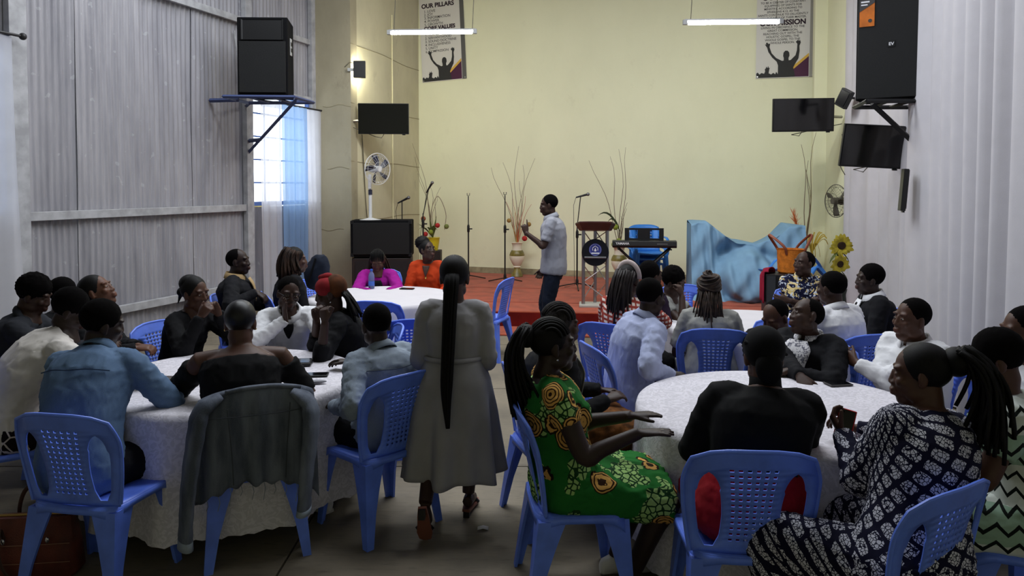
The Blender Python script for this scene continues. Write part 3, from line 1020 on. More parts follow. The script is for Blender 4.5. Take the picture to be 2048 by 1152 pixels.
class Person:
    def __init__(self, label, head, heading, lean=(0.08, 0.0), hd=(0, 0, 0), stand=False, female=False, girth=1.0, seat=SEAT_Z, twist=0.0, hunch=0.0, tone=3, voxel=0.010, k=1.0, pose='person', root_xy=None, chub=0.0, zp=None, belly=0.0, shw=None):
        self.female, self.girth, self.k, self.tone, self.voxel, self.chub, self.belly = female, girth, k, tone, voxel, chub, belly
        h = RAD(heading)
        self.heading = heading
        f = np.array([math.sin(h), math.cos(h), 0])
        r = np.array([math.cos(h), -math.sin(h), 0])
        Hw = D(*head)
        pel = Hw - f * lean[0] - r * lean[1]
        self.root = empty('person', (pel[0], pel[1], 0), -h)
        tag(self.root, label, 'person', 'people in the hall')
        self.O = np.array([pel[0], pel[1], 0]); self.f, self.r = f, r
        self.H = np.array([lean[1], lean[0], Hw[2]])
        self.Hr = rotz(-RAD(hd[0])) @ rotx(RAD(hd[1])) @ roty(RAD(hd[2]))
        self.stand = stand
        self.P = np.array([0, 0, zp if zp else (0.50 * (Hw[2] + .12) + 0.02 if stand else seat + 0.085)])
        tilt = np.array([0, -math.sin(RAD(hd[1]) * 0.5) * 0.15, 0])
        self.N = self.H + np.array([0, -.035, -.138 * k]) + 0.3 * (rotz(-RAD(hd[0])) @ tilt)
        self.lean = lean
        self.twist = twist
        mid = (self.P + self.N) / 2
        self.C = mid + np.array([-.25 * lean[1] * 0.3, -0.03 - hunch - 0.12 * lean[0], 0.03])
        self.shw = shw or (.160 if female else .178)
        self.shw *= (0.6 + 0.4 * girth)
        self.sh = {}
        for s in (-1, 1):
            c, t, lat, fw = self.spine(.88)
            self.sh[s] = c + lat * s * self.shw * k + fw * 0.005 + UP * 0.008
        self.el, self.wr, self.hand_ = {}, {}, {}
        self.hips = {s: self.P + np.array([s * .092, 0, -.01]) for s in (-1, 1)}
        self.kn, self.an = {}, {}
        self.tabs = [(t, a * (girth if t > -.1 else girth) * k, (b * girth + belly * math.exp(-((t - .25) / .22) ** 2)) * k) for t, a, b in (TF if female else TM)]

    def loc(self, w):
        w = np.asarray(w, float) - self.O
        return np.array([np.dot(w, self.r), np.dot(w, self.f), w[2]])
    def pt(self, v):
        """local point, or ('p', px, py, Y) seen at a pixel"""
        if isinstance(v[0], str):
            return self.loc(D(*v[1:]))
        return np.asarray(v, float)
    def spine(self, t):
        p0, c, p1 = self.P, self.C, self.N
        pos = (1 - t) ** 2 * p0 + 2 * (1 - t) * t * c + t * t * p1
        tan = nrm(2 * (1 - t) * (c - p0) + 2 * t * (p1 - c))
        lat = rotz(-RAD(self.twist) * max(0, min(1, t))) @ np.array([1.0, 0, 0])
        # roll the shoulders with the side lean
        lat = nrm(lat - tan * np.dot(lat, tan))
        lat = nrm(lat * np.array([1, 1, 0.35]))
        fw = np.cross(tan, lat) * 1.0
        fw = nrm(fw)
        if fw[1] < 0 and abs(self.twist) < 90:
            fw = -fw
        return pos, tan, lat, fw
    def dims(self, t):
        T = self.tabs
        return np.interp(t, [q[0] for q in T], [q[1] for q in T]), np.interp(t, [q[0] for q in T], [q[2] for q in T])
    def ring(self, t, inf=0.0, n=36, ex=2.35):
        pos, tan, lat, fw = self.spine(t)
        a, b = self.dims(t)
        a += inf; b += inf
        th = np.arange(n) * 2 * math.pi / n
        c, s = np.cos(th), np.sin(th)
        rr_ = (np.abs(c) ** ex + np.abs(s) ** ex) ** (-1 / ex)
        return pos + (a * rr_ * c)[:, None] * lat + (b * rr_ * s)[:, None] * fw
    def front(self, t, u, inf=0.02):
        """point on the chest surface, u in -1..1 across"""
        pos, tan, lat, fw = self.spine(t)
        a, b = self.dims(t)
        x = u * (a + inf)
        ex = 2.35
        y = (b + inf) * max(0, 1 - abs(u) ** ex) ** (1 / ex)
        return pos + lat * x + fw * y
    def arm(self, s, wrist, pole=None, hdir=None, palm=None, curl=25, spread=6, thumb=35, index_out=False):
        W = self.pt(wrist)
        pole = (s * 0.6, -0.5, -0.9) if pole is None else pole
        e, W = ik(self.sh[s], W, .285 * self.k, .255 * self.k, pole)
        self.el[s], self.wr[s] = e, W
        fd = nrm(W - e)
        hd_ = fd if hdir is None else nrm(hdir)
        pl = np.array([-s * .3, 0, -1]) if palm is None else np.asarray(palm, float)
        self.hand_[s] = (hd_, pl, curl, spread, thumb, index_out)
        return self
    def arms_default(self):
        for s in (-1, 1):
            if s not in self.wr:
                if self.stand:
                    self.arm(s, self.sh[s] + np.array([s * .06, 0.0, -.52]), (s * .3, -1, 0), palm=(-s, 0, 0), curl=28)
                else:
                    self.arm(s, (s * .11, .30, self.P[2] + .11), curl=22)
    def legs(self, feet=None, knees=None, spread=.14):
        k = self.k
        for s in (-1, 1):
            if self.stand:
                ft = (s * .10, 0.02, .085) if feet is None else feet[s]
                pole = (s * .05, 1, 0)
                l1 = l2 = (self.P[2] - .085) * 0.505
            else:
                ft = (s * spread, .36, .085) if feet is None else feet[s]
                pole = (s * .15, .6, 1)
                l1, l2 = .44 * k, .42 * k
            kn, an = ik(self.hips[s], ft, l1, l2, pole)
            self.kn[s], self.an[s] = kn, an
        return self

    def body(self, bare_arm=True, eyes=False):
        """the continuous skin surface"""
        self.arms_default()
        if not self.kn:
            self.legs()
        g = 0.55 + 0.45 * self.girth
        k = self.k
        mb = MB()
        mb.loft([self.ring(t) for t in (-.14, -.05, .06, .22, .40, .60, .76, .87, .95, 1.02)])
        hb = self.H + self.Hr @ np.array([0, -.022, -.07]) * k
        mb.tube([self.N + np.array([0, 0, -.05]), self.N + np.array([0, 0, .02]), hb, hb + self.Hr @ np.array([0, 0, .04])], np.array([.070, .057, .053, .05]) * k * (0.7 + .3 * self.girth), 22)
        for s in (-1, 1):
            c, _, lat, fw = self.spine(.94)
            S, E, W = self.sh[s], self.el[s], self.wr[s]
            mb.tube([c + lat * s * .03, c * .45 + S * .55 + UP * .004, S + UP * .004, S + (E - S) * .25, S + (E - S) * .6], np.array([.044, .046 * g, .048 * g, .046 * g, .030 * g]) * k, 24)
            line = smoothline([S, S + (E - S) * .5, E, E + (W - E) * .3, W], 5)
            m_ = len(line)
            rad = np.interp(np.linspace(0, 1, m_), [0, .25, .5, .62, 1], [.047 * g, .045 * g, .038 * g, .038 * g, .0265])
            mb.tube(line, rad * k, 18)
            hd_, pl, curl, sp, th, io = self.hand_[s]
            hand(mb, W, hd_, pl, s, curl, sp, k * (1.0 if not self.female else 0.93), th, io)
            Hh, K, A = self.hips[s], self.kn[s], self.an[s]
            line = smoothline([Hh, Hh + (K - Hh) * .5, K, K + (A - K) * .3, A], 4)
            m_ = len(line)
            rad = np.interp(np.linspace(0, 1, m_), [0, .25, .5, .66, 1], [.088 * g, .075 * g, .056 * g, .055 * g, .036])
            mb.tube(line, rad * k, 18)
            ff = getattr(self, 'footdir', {}).get(s, np.array([s * .12, 1, 0]))
            ff = nrm(ff)
            heel = A + np.array([0, 0, -.045]) - ff * .035
            toe = A + ff * .155 + np.array([0, 0, -.062 if abs(ff[2]) < .3 else 0])
            mb.tube([heel, A + np.array([0, 0, -.04]) + ff * .03, (heel + toe) / 2 + ff * .04, toe], np.array([.030, .036, .034, .022]) * k, 8)
        head_prims(mb, self.H, self.Hr, self.female, k, self.chub)
        o = mb.build('body', skin(self.tone), self.root, angle=0)
        md = o.modifiers.new('r', 'REMESH'); md.mode = 'VOXEL'; md.voxel_size = self.voxel * 0.72; md.use_smooth_shade = True
        md = o.modifiers.new('s', 'SMOOTH'); md.factor = 0.5; md.iterations = 3
        md = o.modifiers.new('d', 'DECIMATE'); md.ratio = 0.42
        H, R, kk = self.H, self.Hr, k
        def post(me):
            n = len(me.vertices)
            V = np.empty(n * 3); me.vertices.foreach_get('co', V); V = V.reshape(-1, 3)
            L = (V - H) @ R / kk
            lips = np.exp(-(((L[:, 0]) / .024) ** 4 + ((L[:, 2] + .059) / .014) ** 4)) * (L[:, 1] > .075)
            at = me.attributes.new('tint', 'FLOAT', 'POINT')
            at.data.foreach_set('value', (lips * 0.20).astype(np.float32))
        BAKE.append((o, post))
        if eyes:
            for s in (-1, 1):
                e = MB().ell(H + R @ (np.array([s * .031, .0800, .0095]) * k), np.array([.0115, .0082, .0046]) * k, R, 12, 8).build('eye', M_EYEW, self.root)
                MB().ell(H + R @ (np.array([s * .031, .0860, .0095]) * k), np.array([.0056, .0032, .0046]) * k, R, 10, 6).build('iris', M_IRIS, e)
                MB().tube([H + R @ (np.array([s * x, y, z]) * k) for x, y, z in ((.014, .0875, .030), (.030, .0865, .036), (.048, .0755, .032))], [.002, .0032, .0015], 6, flat=.6).build('eyebrow', M_HAIR, self.root)
        return self

    def cloth(self, mb, name, m, vox=0.012, smooth=3, fold=0.006, ff=12.0, seed=0, dec=0.6, aniso=(1, 1, 1), cut=None):
        o = mb.build(name, m, self.root, angle=0)
        md = o.modifiers.new('r', 'REMESH'); md.mode = 'VOXEL'; md.voxel_size = vox; md.use_smooth_shade = True
        md = o.modifiers.new('s', 'SMOOTH'); md.factor = 0.5; md.iterations = smooth
        md = o.modifiers.new('d', 'DECIMATE'); md.ratio = dec
        def post(me):
            n = len(me.vertices)
            V = np.empty(n * 3); me.vertices.foreach_get('co', V); V = V.reshape(-1, 3)
            Nn = np.empty(n * 3); me.vertices.foreach_get('normal', Nn); Nn = Nn.reshape(-1, 3)
            q = V * np.array(aniso)
            tw = 0.5 * np.sin(seed)
            q = V * np.array([1.0 + 0.0 * tw, 1.0, 1.7])
            q[:, 2] += tw * V[:, 0]
            a = wob(q, seed, ff * 0.7)
            b = 1 - np.abs(wob(q, seed + 5, ff * 0.9))
            c = 1 - np.abs(wob(q * np.array([1.0, 1.0, 1.5]), seed + 9, ff * 2.0))
            V = V + Nn * (fold * (0.45 * a + 1.3 * (b ** 4 - 0.25) + 0.6 * (c ** 5 - 0.15)))[:, None]
            me.vertices.foreach_set('co', V.ravel())
            me.update()
        BAKE.append((o, post))
        return o

    def top(self, name, m, sleeve=1.0, loose=0.016, t0=-.14, t1=1.0, cuff=.012, fold=0.005, seed=None, start=0.0, bust=0.0, sh_pad=0.0, ff=12.0, body_loose=None, end=0.0):
        """shirt / jacket / dress bodice with sleeves"""
        self.arms_default()
        g = 0.55 + 0.45 * self.girth
        k = self.k
        bl = (loose if body_loose is None else body_loose) * .85
        mb = MB()
        ts = [t for t in (-.14, -.05, .06, .22, .40, .60, .76, .87, .95) if t0 < t < t1]
        ts = [t0] + ts + [t1]
        mb.loft([self.ring(t, bl * (1.0 if t < .80 else (.8 if t < .9 else .35)) + (sh_pad if .7 < t < .95 else 0)) for t in ts])
        if bust:
            for s in (-1, 1):
                mb.ell(self.front(.60, s * .45, -.03), (.066 * bust, .062 * bust, .066 * bust), None, 14, 10)
        if sleeve > 0:
            for s in (-1, 1):
                c, _, lat, fw = self.spine(.93)
                S, E, W = self.sh[s], self.el[s], self.wr[s]
                L = smoothline([S, S + (E - S) * .5, E, E + (W - E) * .35, W], 6)
                q = np.linspace(0, 1, len(L))
                rad = np.interp(q, [0, .25, .5, .62, 1], [.053 * g, .049 * g, .043 * g, .042 * g, .030]) * k + np.interp(q, [0, .5, 1], [loose * .5, loose * .72, cuff * .8])
                keep = (q <= sleeve + 1e-6) & (q >= start)
                L, rad = L[keep], rad[keep]
                if start <= 0:
                    L = np.vstack([c + lat * s * .055 * k, S + (c + lat * s * .05 - S) * .35 + UP * .004, L])
                    rad = np.concatenate([[.046 * k + loose * .3, .054 * k * g + loose * .4 + sh_pad * .5], rad])
                # gathered creases at the elbow
                rad = rad * (1 + 0.035 * np.sin(np.arange(len(rad)) * 2.1 + s))
                mb.tube(L, rad, 22)
        return self.cloth(mb, name, m, fold=fold, seed=int(self.heading * 7 + 11) if seed is None else seed, ff=ff)

    def trousers(self, m, name='trousers', loose=0.014, length=1.0, fold=0.005, wide=0.0):
        g = 0.55 + 0.45 * self.girth
        k = self.k
        mb = MB()
        mb.loft([self.ring(t, loose * .5) for t in (-.15, -.05, .06, .10)])
        for s in (-1, 1):
            Hh, K, A = self.hips[s], self.kn[s], self.an[s]
            L = smoothline([Hh, Hh + (K - Hh) * .5, K, K + (A - K) * .3, A + (K - A) * .05], 6)
            q = np.linspace(0, 1, len(L))
            rad = np.interp(q, [0, .25, .5, .66, 1], [.092 * g, .080 * g, .060 * g, .058 * g, .050]) * k + loose + wide * np.clip(q - .5, 0, 1)
            keep = q <= length
            mb.tube(L[keep], rad[keep], 22)
        return self.cloth(mb, name, m, fold=fold, seed=int(self.heading * 3 + 5))

    def skirt(self, m, name='skirt', loose=0.02, past=0.08, drop=0.0, fold=0.006, rise=.2):
        """seated skirt over both thighs"""
        g = 0.55 + 0.45 * self.girth
        mb = MB()
        mb.loft([self.ring(t, loose * .5) for t in (-.15, -.05, .06, .12, (.12 + rise) / 2, rise)])
        K = (self.kn[-1] + self.kn[1]) / 2
        Hc = (self.hips[-1] + self.hips[1]) / 2
        w = abs(self.kn[1][0] - self.kn[-1][0]) / 2
        th = np.arange(18) * 2 * math.pi / 18
        rings = []
        fwd = nrm(K - Hc)
        lat = np.array([1.0, 0, 0])
        up = nrm(np.cross(lat, fwd))
        n = 7
        for i in range(n):
            q = i / (n - 1)
            c = Hc + (K - Hc) * q * (1 + past)
            a = (.175 * g * (1 - q) + (w + .075 * g) * q) + loose
            b = (.098 * g * (1 - q) + .072 * g * q) + loose
            rr_ = (np.abs(np.cos(th)) ** 3 + np.abs(np.sin(th)) ** 3) ** (-1 / 3)
            rings.append(c + (a * rr_ * np.cos(th))[:, None] * lat + (b * rr_ * np.sin(th))[:, None] * up)
        mb.loft(rings)
        if drop:
            A = (self.an[-1] + self.an[1]) / 2
            rings = []
            for q in np.linspace(0, 1, 6):
                c = K + fwd * past * .3 + (A - K) * q * drop
                a = w + .08 * g + loose + .03 * q
                b = .075 * g + loose + .02 * q
                rings.append(c + (a * np.cos(th))[:, None] * lat + (b * np.sin(th))[:, None] * np.array([0, 1.0, 0]))
            mb.loft(rings)
        return self.cloth(mb, name, m, fold=fold, seed=int(self.heading * 3 + 9))

    def shoes(self, m, sole=None, name='shoe', heel=0.0):
        for s in (-1, 1):
            A = self.an[s]
            ff = nrm(getattr(self, 'footdir', {}).get(s, np.array([s * .12, 1, 0])))
            lat = nrm(np.cross(ff, UP)); up = np.cross(lat, ff)
            mb = MB()
            th = np.arange(14) * 2 * math.pi / 14
            rings = []
            for y, w, h, z in ((-.075, .018, .026, -.048), (-.062, .034, .038, -.042), (-.01, .037, .050, -.030), (.05, .039, .040, -.040), (.11, .046, .030, -.052), (.165, .040, .022, -.060), (.195, .016, .012, -.068)):
                c = A + ff * y + up * z
                zz = np.maximum(np.sin(th) * h, -.083 - z)
                rings.append(c + (w * np.cos(th))[:, None] * lat + zz[:, None] * up)
            mb.loft(rings)
            o = mb.build(name, m, self.root)
            if sole is not None:
                out = [(-.072, -.025), (-.075, .025), (-.03, .037), (.04, .036), (.11, .047), (.165, .042), (.197, .012), (.197, -.012), (.165, -.042), (.11, -.047), (.04, -.036), (-.03, -.037)]
                r1 = [A + ff * a + lat * b + up * -.066 for a, b in out]
                r2 = [A + ff * a * 1.02 + lat * b * 1.05 + up * -.086 for a, b in out]
                MB().loft([r2, r1]).build('sole', sole, o)
        return self

    def collar(self, m, name='collar', r=.076, h=.040, drop=.03, gap=True):
        """turned-down shirt collar around the neck"""
        c, tan, lat, fw = self.spine(1.0)
        n = 26
        P = []
        for zz, dr in ((-.006, .006), (h, -.004), (h + .004, .004), (h * .4, .017), (-drop * .4, .026)):
            row = []
            for i in range(n):
                a = -math.pi * .93 + 2 * math.pi * .93 * i / (n - 1) - math.pi / 2
                k = .5 - .5 * math.sin(a)   # 1 at back, 0 at front
                d_ = zz - (.018 if zz > 0 else .022) * (1 - k) * 1.6
                if zz < 0: d_ -= .022 * (1 - k) ** 3
                row.append(c + lat * (r + dr) * math.cos(a) * 1.02 + fw * ((r + dr) * math.sin(a) * .98 + .004) + tan * (d_ + .008))
            P.append(row)
        return MB().grid(P).build(name, m, self.root, angle=0, solid=0.003)

    def patch(self, name, m, pts, inf=.028, nt=10, th=.006):
        """panel lying on the chest: pts = [(t, u_left, u_right)] from top to bottom"""
        ts = np.linspace(0, 1, nt)
        T = np.interp(ts, np.linspace(0, 1, len(pts)), [p[0] for p in pts])
        A = np.interp(ts, np.linspace(0, 1, len(pts)), [p[1] for p in pts])
        B = np.interp(ts, np.linspace(0, 1, len(pts)), [p[2] for p in pts])
        P = [[self.front(t, a + (b - a) * q, inf) for q in np.linspace(0, 1, 7)] for t, a, b in zip(T, A, B)]
        return MB().grid(P).build(name, m, self.root, angle=0, solid=th)

    def seam(self, pts, m, inf=.03, r=.0022, name='seam'):
        """stitched line across the back: pts = [(t, u)]"""
        P = []
        for t, u in pts:
            pos, tan, lat, fw = self.spine(t)
            a, b = self.dims(t)
            P.append(pos + lat * u * (a + inf) - fw * (b + inf) * max(0, 1 - abs(u) ** 2.35) ** (1 / 2.35))
        return MB().tube(smoothline(P), r, 5).build(name, m, self.root)

    # ---- hair
    def hair(self, kind='buzz', m=None, seed=0, **kw):
        H, R, k = self.H, self.Hr, self.k
        m = m or (M_HAIR if kind == 'sleek' else M_BUZZ)
        mb = MB()
        if kind == 'buzz':
            cap(mb, H, R, k=k, seed=seed, amp=.0012, freq=90)
        elif kind == 'bald':
            cap(mb, H, R, (0, -.022, .036), (.0775, .0945, .0885), k, seed, .0005, 90)
        elif kind == 'short':
            cap(mb, H, R, (0, -.024, .047), (.0855, .0995, .094), k, seed, .003, 110)
        elif kind == 'curly':
            cap(mb, H, R, (0, -.022, .056), (.092, .105, .098), k, seed, .008, 100, 48, 30)
        elif kind == 'sleek':
            cap(mb, H, R, (0, -.024, .040), (.083, .098, .092), k, seed, .001, 40)
        elif kind == 'afro':
            cap(mb, H, R, (0, -.03, .055), (.095, .105, .100), k, seed, .008, 120, 48, 30)
        o = mb.build('hair', m, self.root, angle=0)
        return o
    def strands(self, roots, ends, m, r=.0055, n=60, seed=0, name='braids', bow=.05, nseg=7, jit=.02, taper=.8, out=(0, -1, 0)):
        """many hanging braids, each from a root line point to an end line point (head-local)"""
        H, R, k = self.H, self.Hr, self.k
        rg = np.random.default_rng(seed)
        mb = MB()
        roots, ends = np.asarray(roots, float), np.asarray(ends, float)
        for i in range(n):
            q = i / max(1, n - 1)
            q = min(1, max(0, q + rg.normal() * .02))
            a = np.array([np.interp(q, np.linspace(0, 1, len(roots)), roots[:, c]) for c in range(3)]) + rg.normal(size=3) * .006
            b = np.array([np.interp(q, np.linspace(0, 1, len(ends)), ends[:, c]) for c in range(3)]) + rg.normal(size=3) * jit * np.array([1, 1, 1.8])
            mid1 = a + (b - a) * .3 + np.array(out) * bow + rg.normal(size=3) * .008
            mid2 = a + (b - a) * .65 + np.array(out) * bow * .5 + rg.normal(size=3) * .010
            L = bez(a, mid1, mid2, b, nseg)
            mb.tube(L @ R.T * k + H, np.linspace(r, r * taper, nseg), 5)
        return mb.build(name, m, self.root, angle=0)
    def headpart(self, name, m, fn, **kw):
        """fn(mb, place) with place() taking head-local points to person space"""
        mb = MB()
        H, R, k = self.H, self.Hr, self.k
        fn(mb, lambda p: np.asarray(p, float) * k @ R.T + H)
        return mb.build(name, m, self.root, **kw)
    def chair(self, label, back=0.0, dh=0.0, side=0.0):
        """the chair the person sits on"""
        c = self.O + self.f * (0.03 - back) + self.r * side
        return place_chair(c[0], c[1], self.heading + dh, label)

def bake_people():
    bpy.context.view_layer.update()
    dg = bpy.context.evaluated_depsgraph_get()
    for o, post in BAKE:
        me = bpy.data.meshes.new_from_object(o.evaluated_get(dg))
        o.modifiers.clear()
        o.data = me
        if post:
            post(me)
        me.shade_smooth()
    BAKE.clear()

# ---- printed fabrics
def fin(t, rough=0.85):
    t.b.inputs['Roughness'].default_value = rough
    t.b.inputs['Specular IOR Level'].default_value = 0.12
    return t.m
def vor(t, mp, scale, feature='F1', rnd=1.0):
    v = t.n('ShaderNodeTexVoronoi', feature=feature)
    v.inputs['Scale'].default_value = scale
    v.inputs['Randomness'].default_value = rnd
    t.l(mp, 'Vector', v, 'Vector')
    return v
def green_print():
    t = NT('green_wax_print')
    mp = t.coord('Object', (1, 1, 1))
    v = vor(t, mp, 7.5)
    d = v.outputs['Distance']
    sep = t.n('ShaderNodeSeparateColor'); t.l(v, 'Color', sep, 'Color')
    nz = t.n('ShaderNodeTexNoise'); nz.inputs['Scale'].default_value = 16; t.l(mp, 'Vector', nz, 'Vector')
    dd = t.math('ADD', d, t.math('MULTIPLY', t.math('SUBTRACT', nz.outputs['Fac'], 0.5), 0.22))
    fl = t.math('MULTIPLY', t.math('LESS_THAN', dd, 0.46), t.math('GREATER_THAN', sep.outputs[0], 0.30))
    rings = t.math('GREATER_THAN', t.math('SINE', t.math('MULTIPLY', dd, 52.0)), 0.45)
    e = vor(t, mp, 34, 'DISTANCE_TO_EDGE')
    cells = t.math('LESS_THAN', e.outputs['Distance'], 0.10)
    n2 = t.n('ShaderNodeTexNoise'); n2.inputs['Scale'].default_value = 6.5; t.l(mp, 'Vector', n2, 'Vector')
    lt = t.math('GREATER_THAN', n2.outputs['Fac'], 0.53)
    c = t.mix(lt, lin((34, 104, 42)), t.mix(cells, lin((150, 186, 112)), lin((26, 60, 30))))
    outline = t.math('MULTIPLY', t.math('LESS_THAN', dd, 0.50), t.math('GREATER_THAN', sep.outputs[0], 0.30))
    c = t.mix(outline, c, lin((36, 24, 14)))
    c = t.mix(fl, c, t.mix(rings, lin((206, 158, 84)), lin((48, 28, 14))))
    t.color(c)
    return fin(t)
def lattice_print(lap=False):
    t = NT('navy_floral_lattice')
    tc = t.n('ShaderNodeTexCoord'); sx = t.n('ShaderNodeSeparateXYZ'); t.l(tc, 'Object', sx, 'Vector')
    if lap:
        X, Z = sx.outputs[0], t.math('SUBTRACT', sx.outputs[1], sx.outputs[2])
    else:
        X = t.math('MULTIPLY', t.math('ARCTAN2', sx.outputs[0], t.math('SUBTRACT', 0.10, sx.outputs[1])), 0.19); Z = sx.outputs[2]
    s = 12.0
    u = t.math('MULTIPLY', t.math('ADD', X, t.math('MULTIPLY', Z, 1.15)), s)
    w = t.math('MULTIPLY', t.math('SUBTRACT', X, t.math('MULTIPLY', Z, 1.15)), s)
    fu = t.math('SUBTRACT', t.math('FRACT', u), 0.5); fv = t.math('SUBTRACT', t.math('FRACT', w), 0.5)
    m_ = t.math('MAXIMUM', t.math('ABSOLUTE', fu), t.math('ABSOLUTE', fv))
    r = t.math('SQRT', t.math('ADD', t.math('MULTIPLY', fu, fu), t.math('MULTIPLY', fv, fv)))
    ins = t.math('LESS_THAN', t.math('ADD', t.math('MULTIPLY', m_, .6), t.math('MULTIPLY', r, .4)), 0.385)
    mp = t.coord('Object', (1, 1, 1))
    e = vor(t, mp, 78, 'DISTANCE_TO_EDGE')
    pet = t.math('GREATER_THAN', e.outputs['Distance'], 0.09)
    vv = vor(t, mp, 78)
    dot = t.math('GREATER_THAN', vv.outputs['Distance'], 0.10)
    c = t.mix(t.math('MULTIPLY', t.math('MULTIPLY', ins, pet), dot), lin((18, 18, 40)), lin((196, 196, 206)))
    t.color(c)
    return fin(t)
def zigzag_print():
    t = NT('zigzag_knit_print')
    tc = t.n('ShaderNodeTexCoord'); sx = t.n('ShaderNodeSeparateXYZ'); t.l(tc, 'Object', sx, 'Vector')
    X = t.math('MULTIPLY', t.math('ARCTAN2', sx.outputs[0], t.math('SUBTRACT', 0.08, sx.outputs[1])), 0.18); Z = sx.outputs[2]
    tri = t.math('ABSOLUTE', t.math('SUBTRACT', t.math('FRACT', t.math('MULTIPLY', X, 17.0)), 0.5))
    band = t.math('ADD', t.math('MULTIPLY', Z, 15.0), t.math('MULTIPLY', tri, 1.1))
    f = t.math('FRACT', band)
    line = t.math('MULTIPLY', t.math('GREATER_THAN', f, 0.36), t.math('LESS_THAN', f, 0.62))
    big = t.math('FRACT', t.math('MULTIPLY', Z, 3.2))
    grn = t.math('GREATER_THAN', big, 0.55)
    base = t.mix(grn, lin((206, 212, 206)), lin((150, 178, 158)))
    t.color(t.mix(line, base, lin((22, 28, 26))))
    return fin(t)
def plaid_print():
    t = NT('red_white_check')
    tc = t.n('ShaderNodeTexCoord'); sx = t.n('ShaderNodeSeparateXYZ'); t.l(tc, 'Object', sx, 'Vector')
    X = t.math('ADD', sx.outputs[0], t.math('MULTIPLY', sx.outputs[1], 0.7)); Z = t.math('ADD', sx.outputs[2], t.math('MULTIPLY', sx.outputs[0], .15))
    a = t.math('GREATER_THAN', t.math('FRACT', t.math('MULTIPLY', Z, 30.0)), 0.5)
    b = t.math('GREATER_THAN', t.math('FRACT', t.math('MULTIPLY', X, 24.0)), 0.35)
    k = t.math('MULTIPLY', a, b)
    t.color(t.mix(k, lin((150, 62, 52)), lin((216, 200, 190))))
    return fin(t)
def gold_navy():
    t = NT('navy_gold_shirt_print')
    mp = t.coord('Object', (1, 1, 1))
    nz = t.n('ShaderNodeTexNoise'); nz.inputs['Scale'].default_value = 15; nz.inputs['Detail'].default_value = 2; nz.inputs['Distortion'].default_value = 1.2; t.l(mp, 'Vector', nz, 'Vector')
    a = t.math('GREATER_THAN', nz.outputs['Fac'], 0.56)
    n2 = t.n('ShaderNodeTexNoise'); n2.inputs['Scale'].default_value = 40; t.l(mp, 'Vector', n2, 'Vector')
    b = t.math('GREATER_THAN', n2.outputs['Fac'], 0.60)
    t.color(t.mix(b, t.mix(a, lin((24, 26, 52)), lin((204, 182, 126))), lin((180, 186, 200))))
    return fin(t)
def paisley():
    t = NT('white_grey_print_shirt')
    mp = t.coord('Object', (1, 1, 1))
    nz = t.n('ShaderNodeTexNoise'); nz.inputs['Scale'].default_value = 46; nz.inputs['Distortion'].default_value = 1.6; t.l(mp, 'Vector', nz, 'Vector')
    a = t.math('GREATER_THAN', nz.outputs['Fac'], 0.55)
    t.color(t.mix(a, lin((214, 212, 216)), lin((110, 110, 122))))
    return fin(t)
def linework():
    t = NT('black_white_linework')
    mp = t.coord('Object', (1, 1, 1))
    e = vor(t, mp, 9, 'DISTANCE_TO_EDGE')
    w = t.n('ShaderNodeTexWave'); w.inputs['Scale'].default_value = 7; w.inputs['Distortion'].default_value = 5; t.l(mp, 'Vector', w, 'Vector')
    a = t.math('MAXIMUM', t.math('LESS_THAN', e.outputs['Distance'], 0.035), t.math('GREATER_THAN', w.outputs['Fac'], 0.93))
    t.color(t.mix(a, lin((26, 18, 22)), lin((200, 190, 190))))
    return fin(t)
def denim(name, c1, c2):
    t = NT(name)
    mp = t.coord('Object', (1, 1, .6))
    nz = t.n('ShaderNodeTexNoise'); nz.inputs['Scale'].default_value = 6; nz.inputs['Detail'].default_value = 6; t.l(mp, 'Vector', nz, 'Vector')
    rp = t.n('ShaderNodeMapRange'); rp.inputs['From Min'].default_value = .36; rp.inputs['From Max'].default_value = .66; t.l(nz, 'Fac', rp, 'Value')
    mp2 = t.coord('Object', (1, 1, 1))
    n2 = t.n('ShaderNodeTexNoise'); n2.inputs['Scale'].default_value = 300; t.l(mp2, 'Vector', n2, 'Vector')
    c = t.mix(rp.outputs[0], lin(c1), lin(c2))
    c = t.mix(t.math('MULTIPLY', n2.outputs['Fac'], .35), c, lin(tuple(min(255, k * 1.35) for k in c1)))
    t.color(c)
    t.bump(n2.outputs['Fac'], .12, .004)
    return fin(t)
F_LATT2 = lattice_print(True)
F_GREEN, F_LATT, F_ZIG, F_PLAID, F_GOLD, F_PAIS, F_LINE = green_print(), lattice_print(), zigzag_print(), plaid_print(), gold_navy(), paisley(), linework()
F_DENIM, F_LDENIM, F_GDENIM = denim('blue_denim_shirt', (92, 114, 142), (74, 95, 124)), denim('light_denim', (134, 144, 156), (104, 114, 128)), denim('grey_denim', (80, 88, 100), (52, 59, 70))
F_BLACK = fabric('black_cloth', (20, 20, 23))
F_BLACK2 = fabric('black_knit', (15, 15, 17))
F_SUIT = fabric('black_suit_cloth', (22, 22, 26))
F_WHITE = fabric('white_cotton', (226, 226, 230), .05)
F_CREAMT = fabric('off_white_jersey', (216, 210, 204), .06)
F_LAV = fabric('pale_blue_cotton', (172, 180, 212), .06)
F_GREYD = fabric('grey_dress_cloth', (152, 150, 153), .06)
F_GREYS = fabric('grey_linen', (150, 150, 146), .10)
F_MAG = fabric('magenta_jacket', (150, 24, 132), .08)
F_ORANGE = fabric('orange_blouse', (192, 64, 26), .10)
F_RED = fabric('red_skirt', (150, 22, 32), .10)
F_NAVYT = fabric('navy_trousers', (26, 32, 46), .1)
F_LGREY = fabric('light_grey_shirt', (148, 149, 158), .05)
F_HOOD = fabric('charcoal_hoodie', (44, 46, 52), .1)
F_TAN = fabric('tan_shirt', (176, 148, 106), .08)
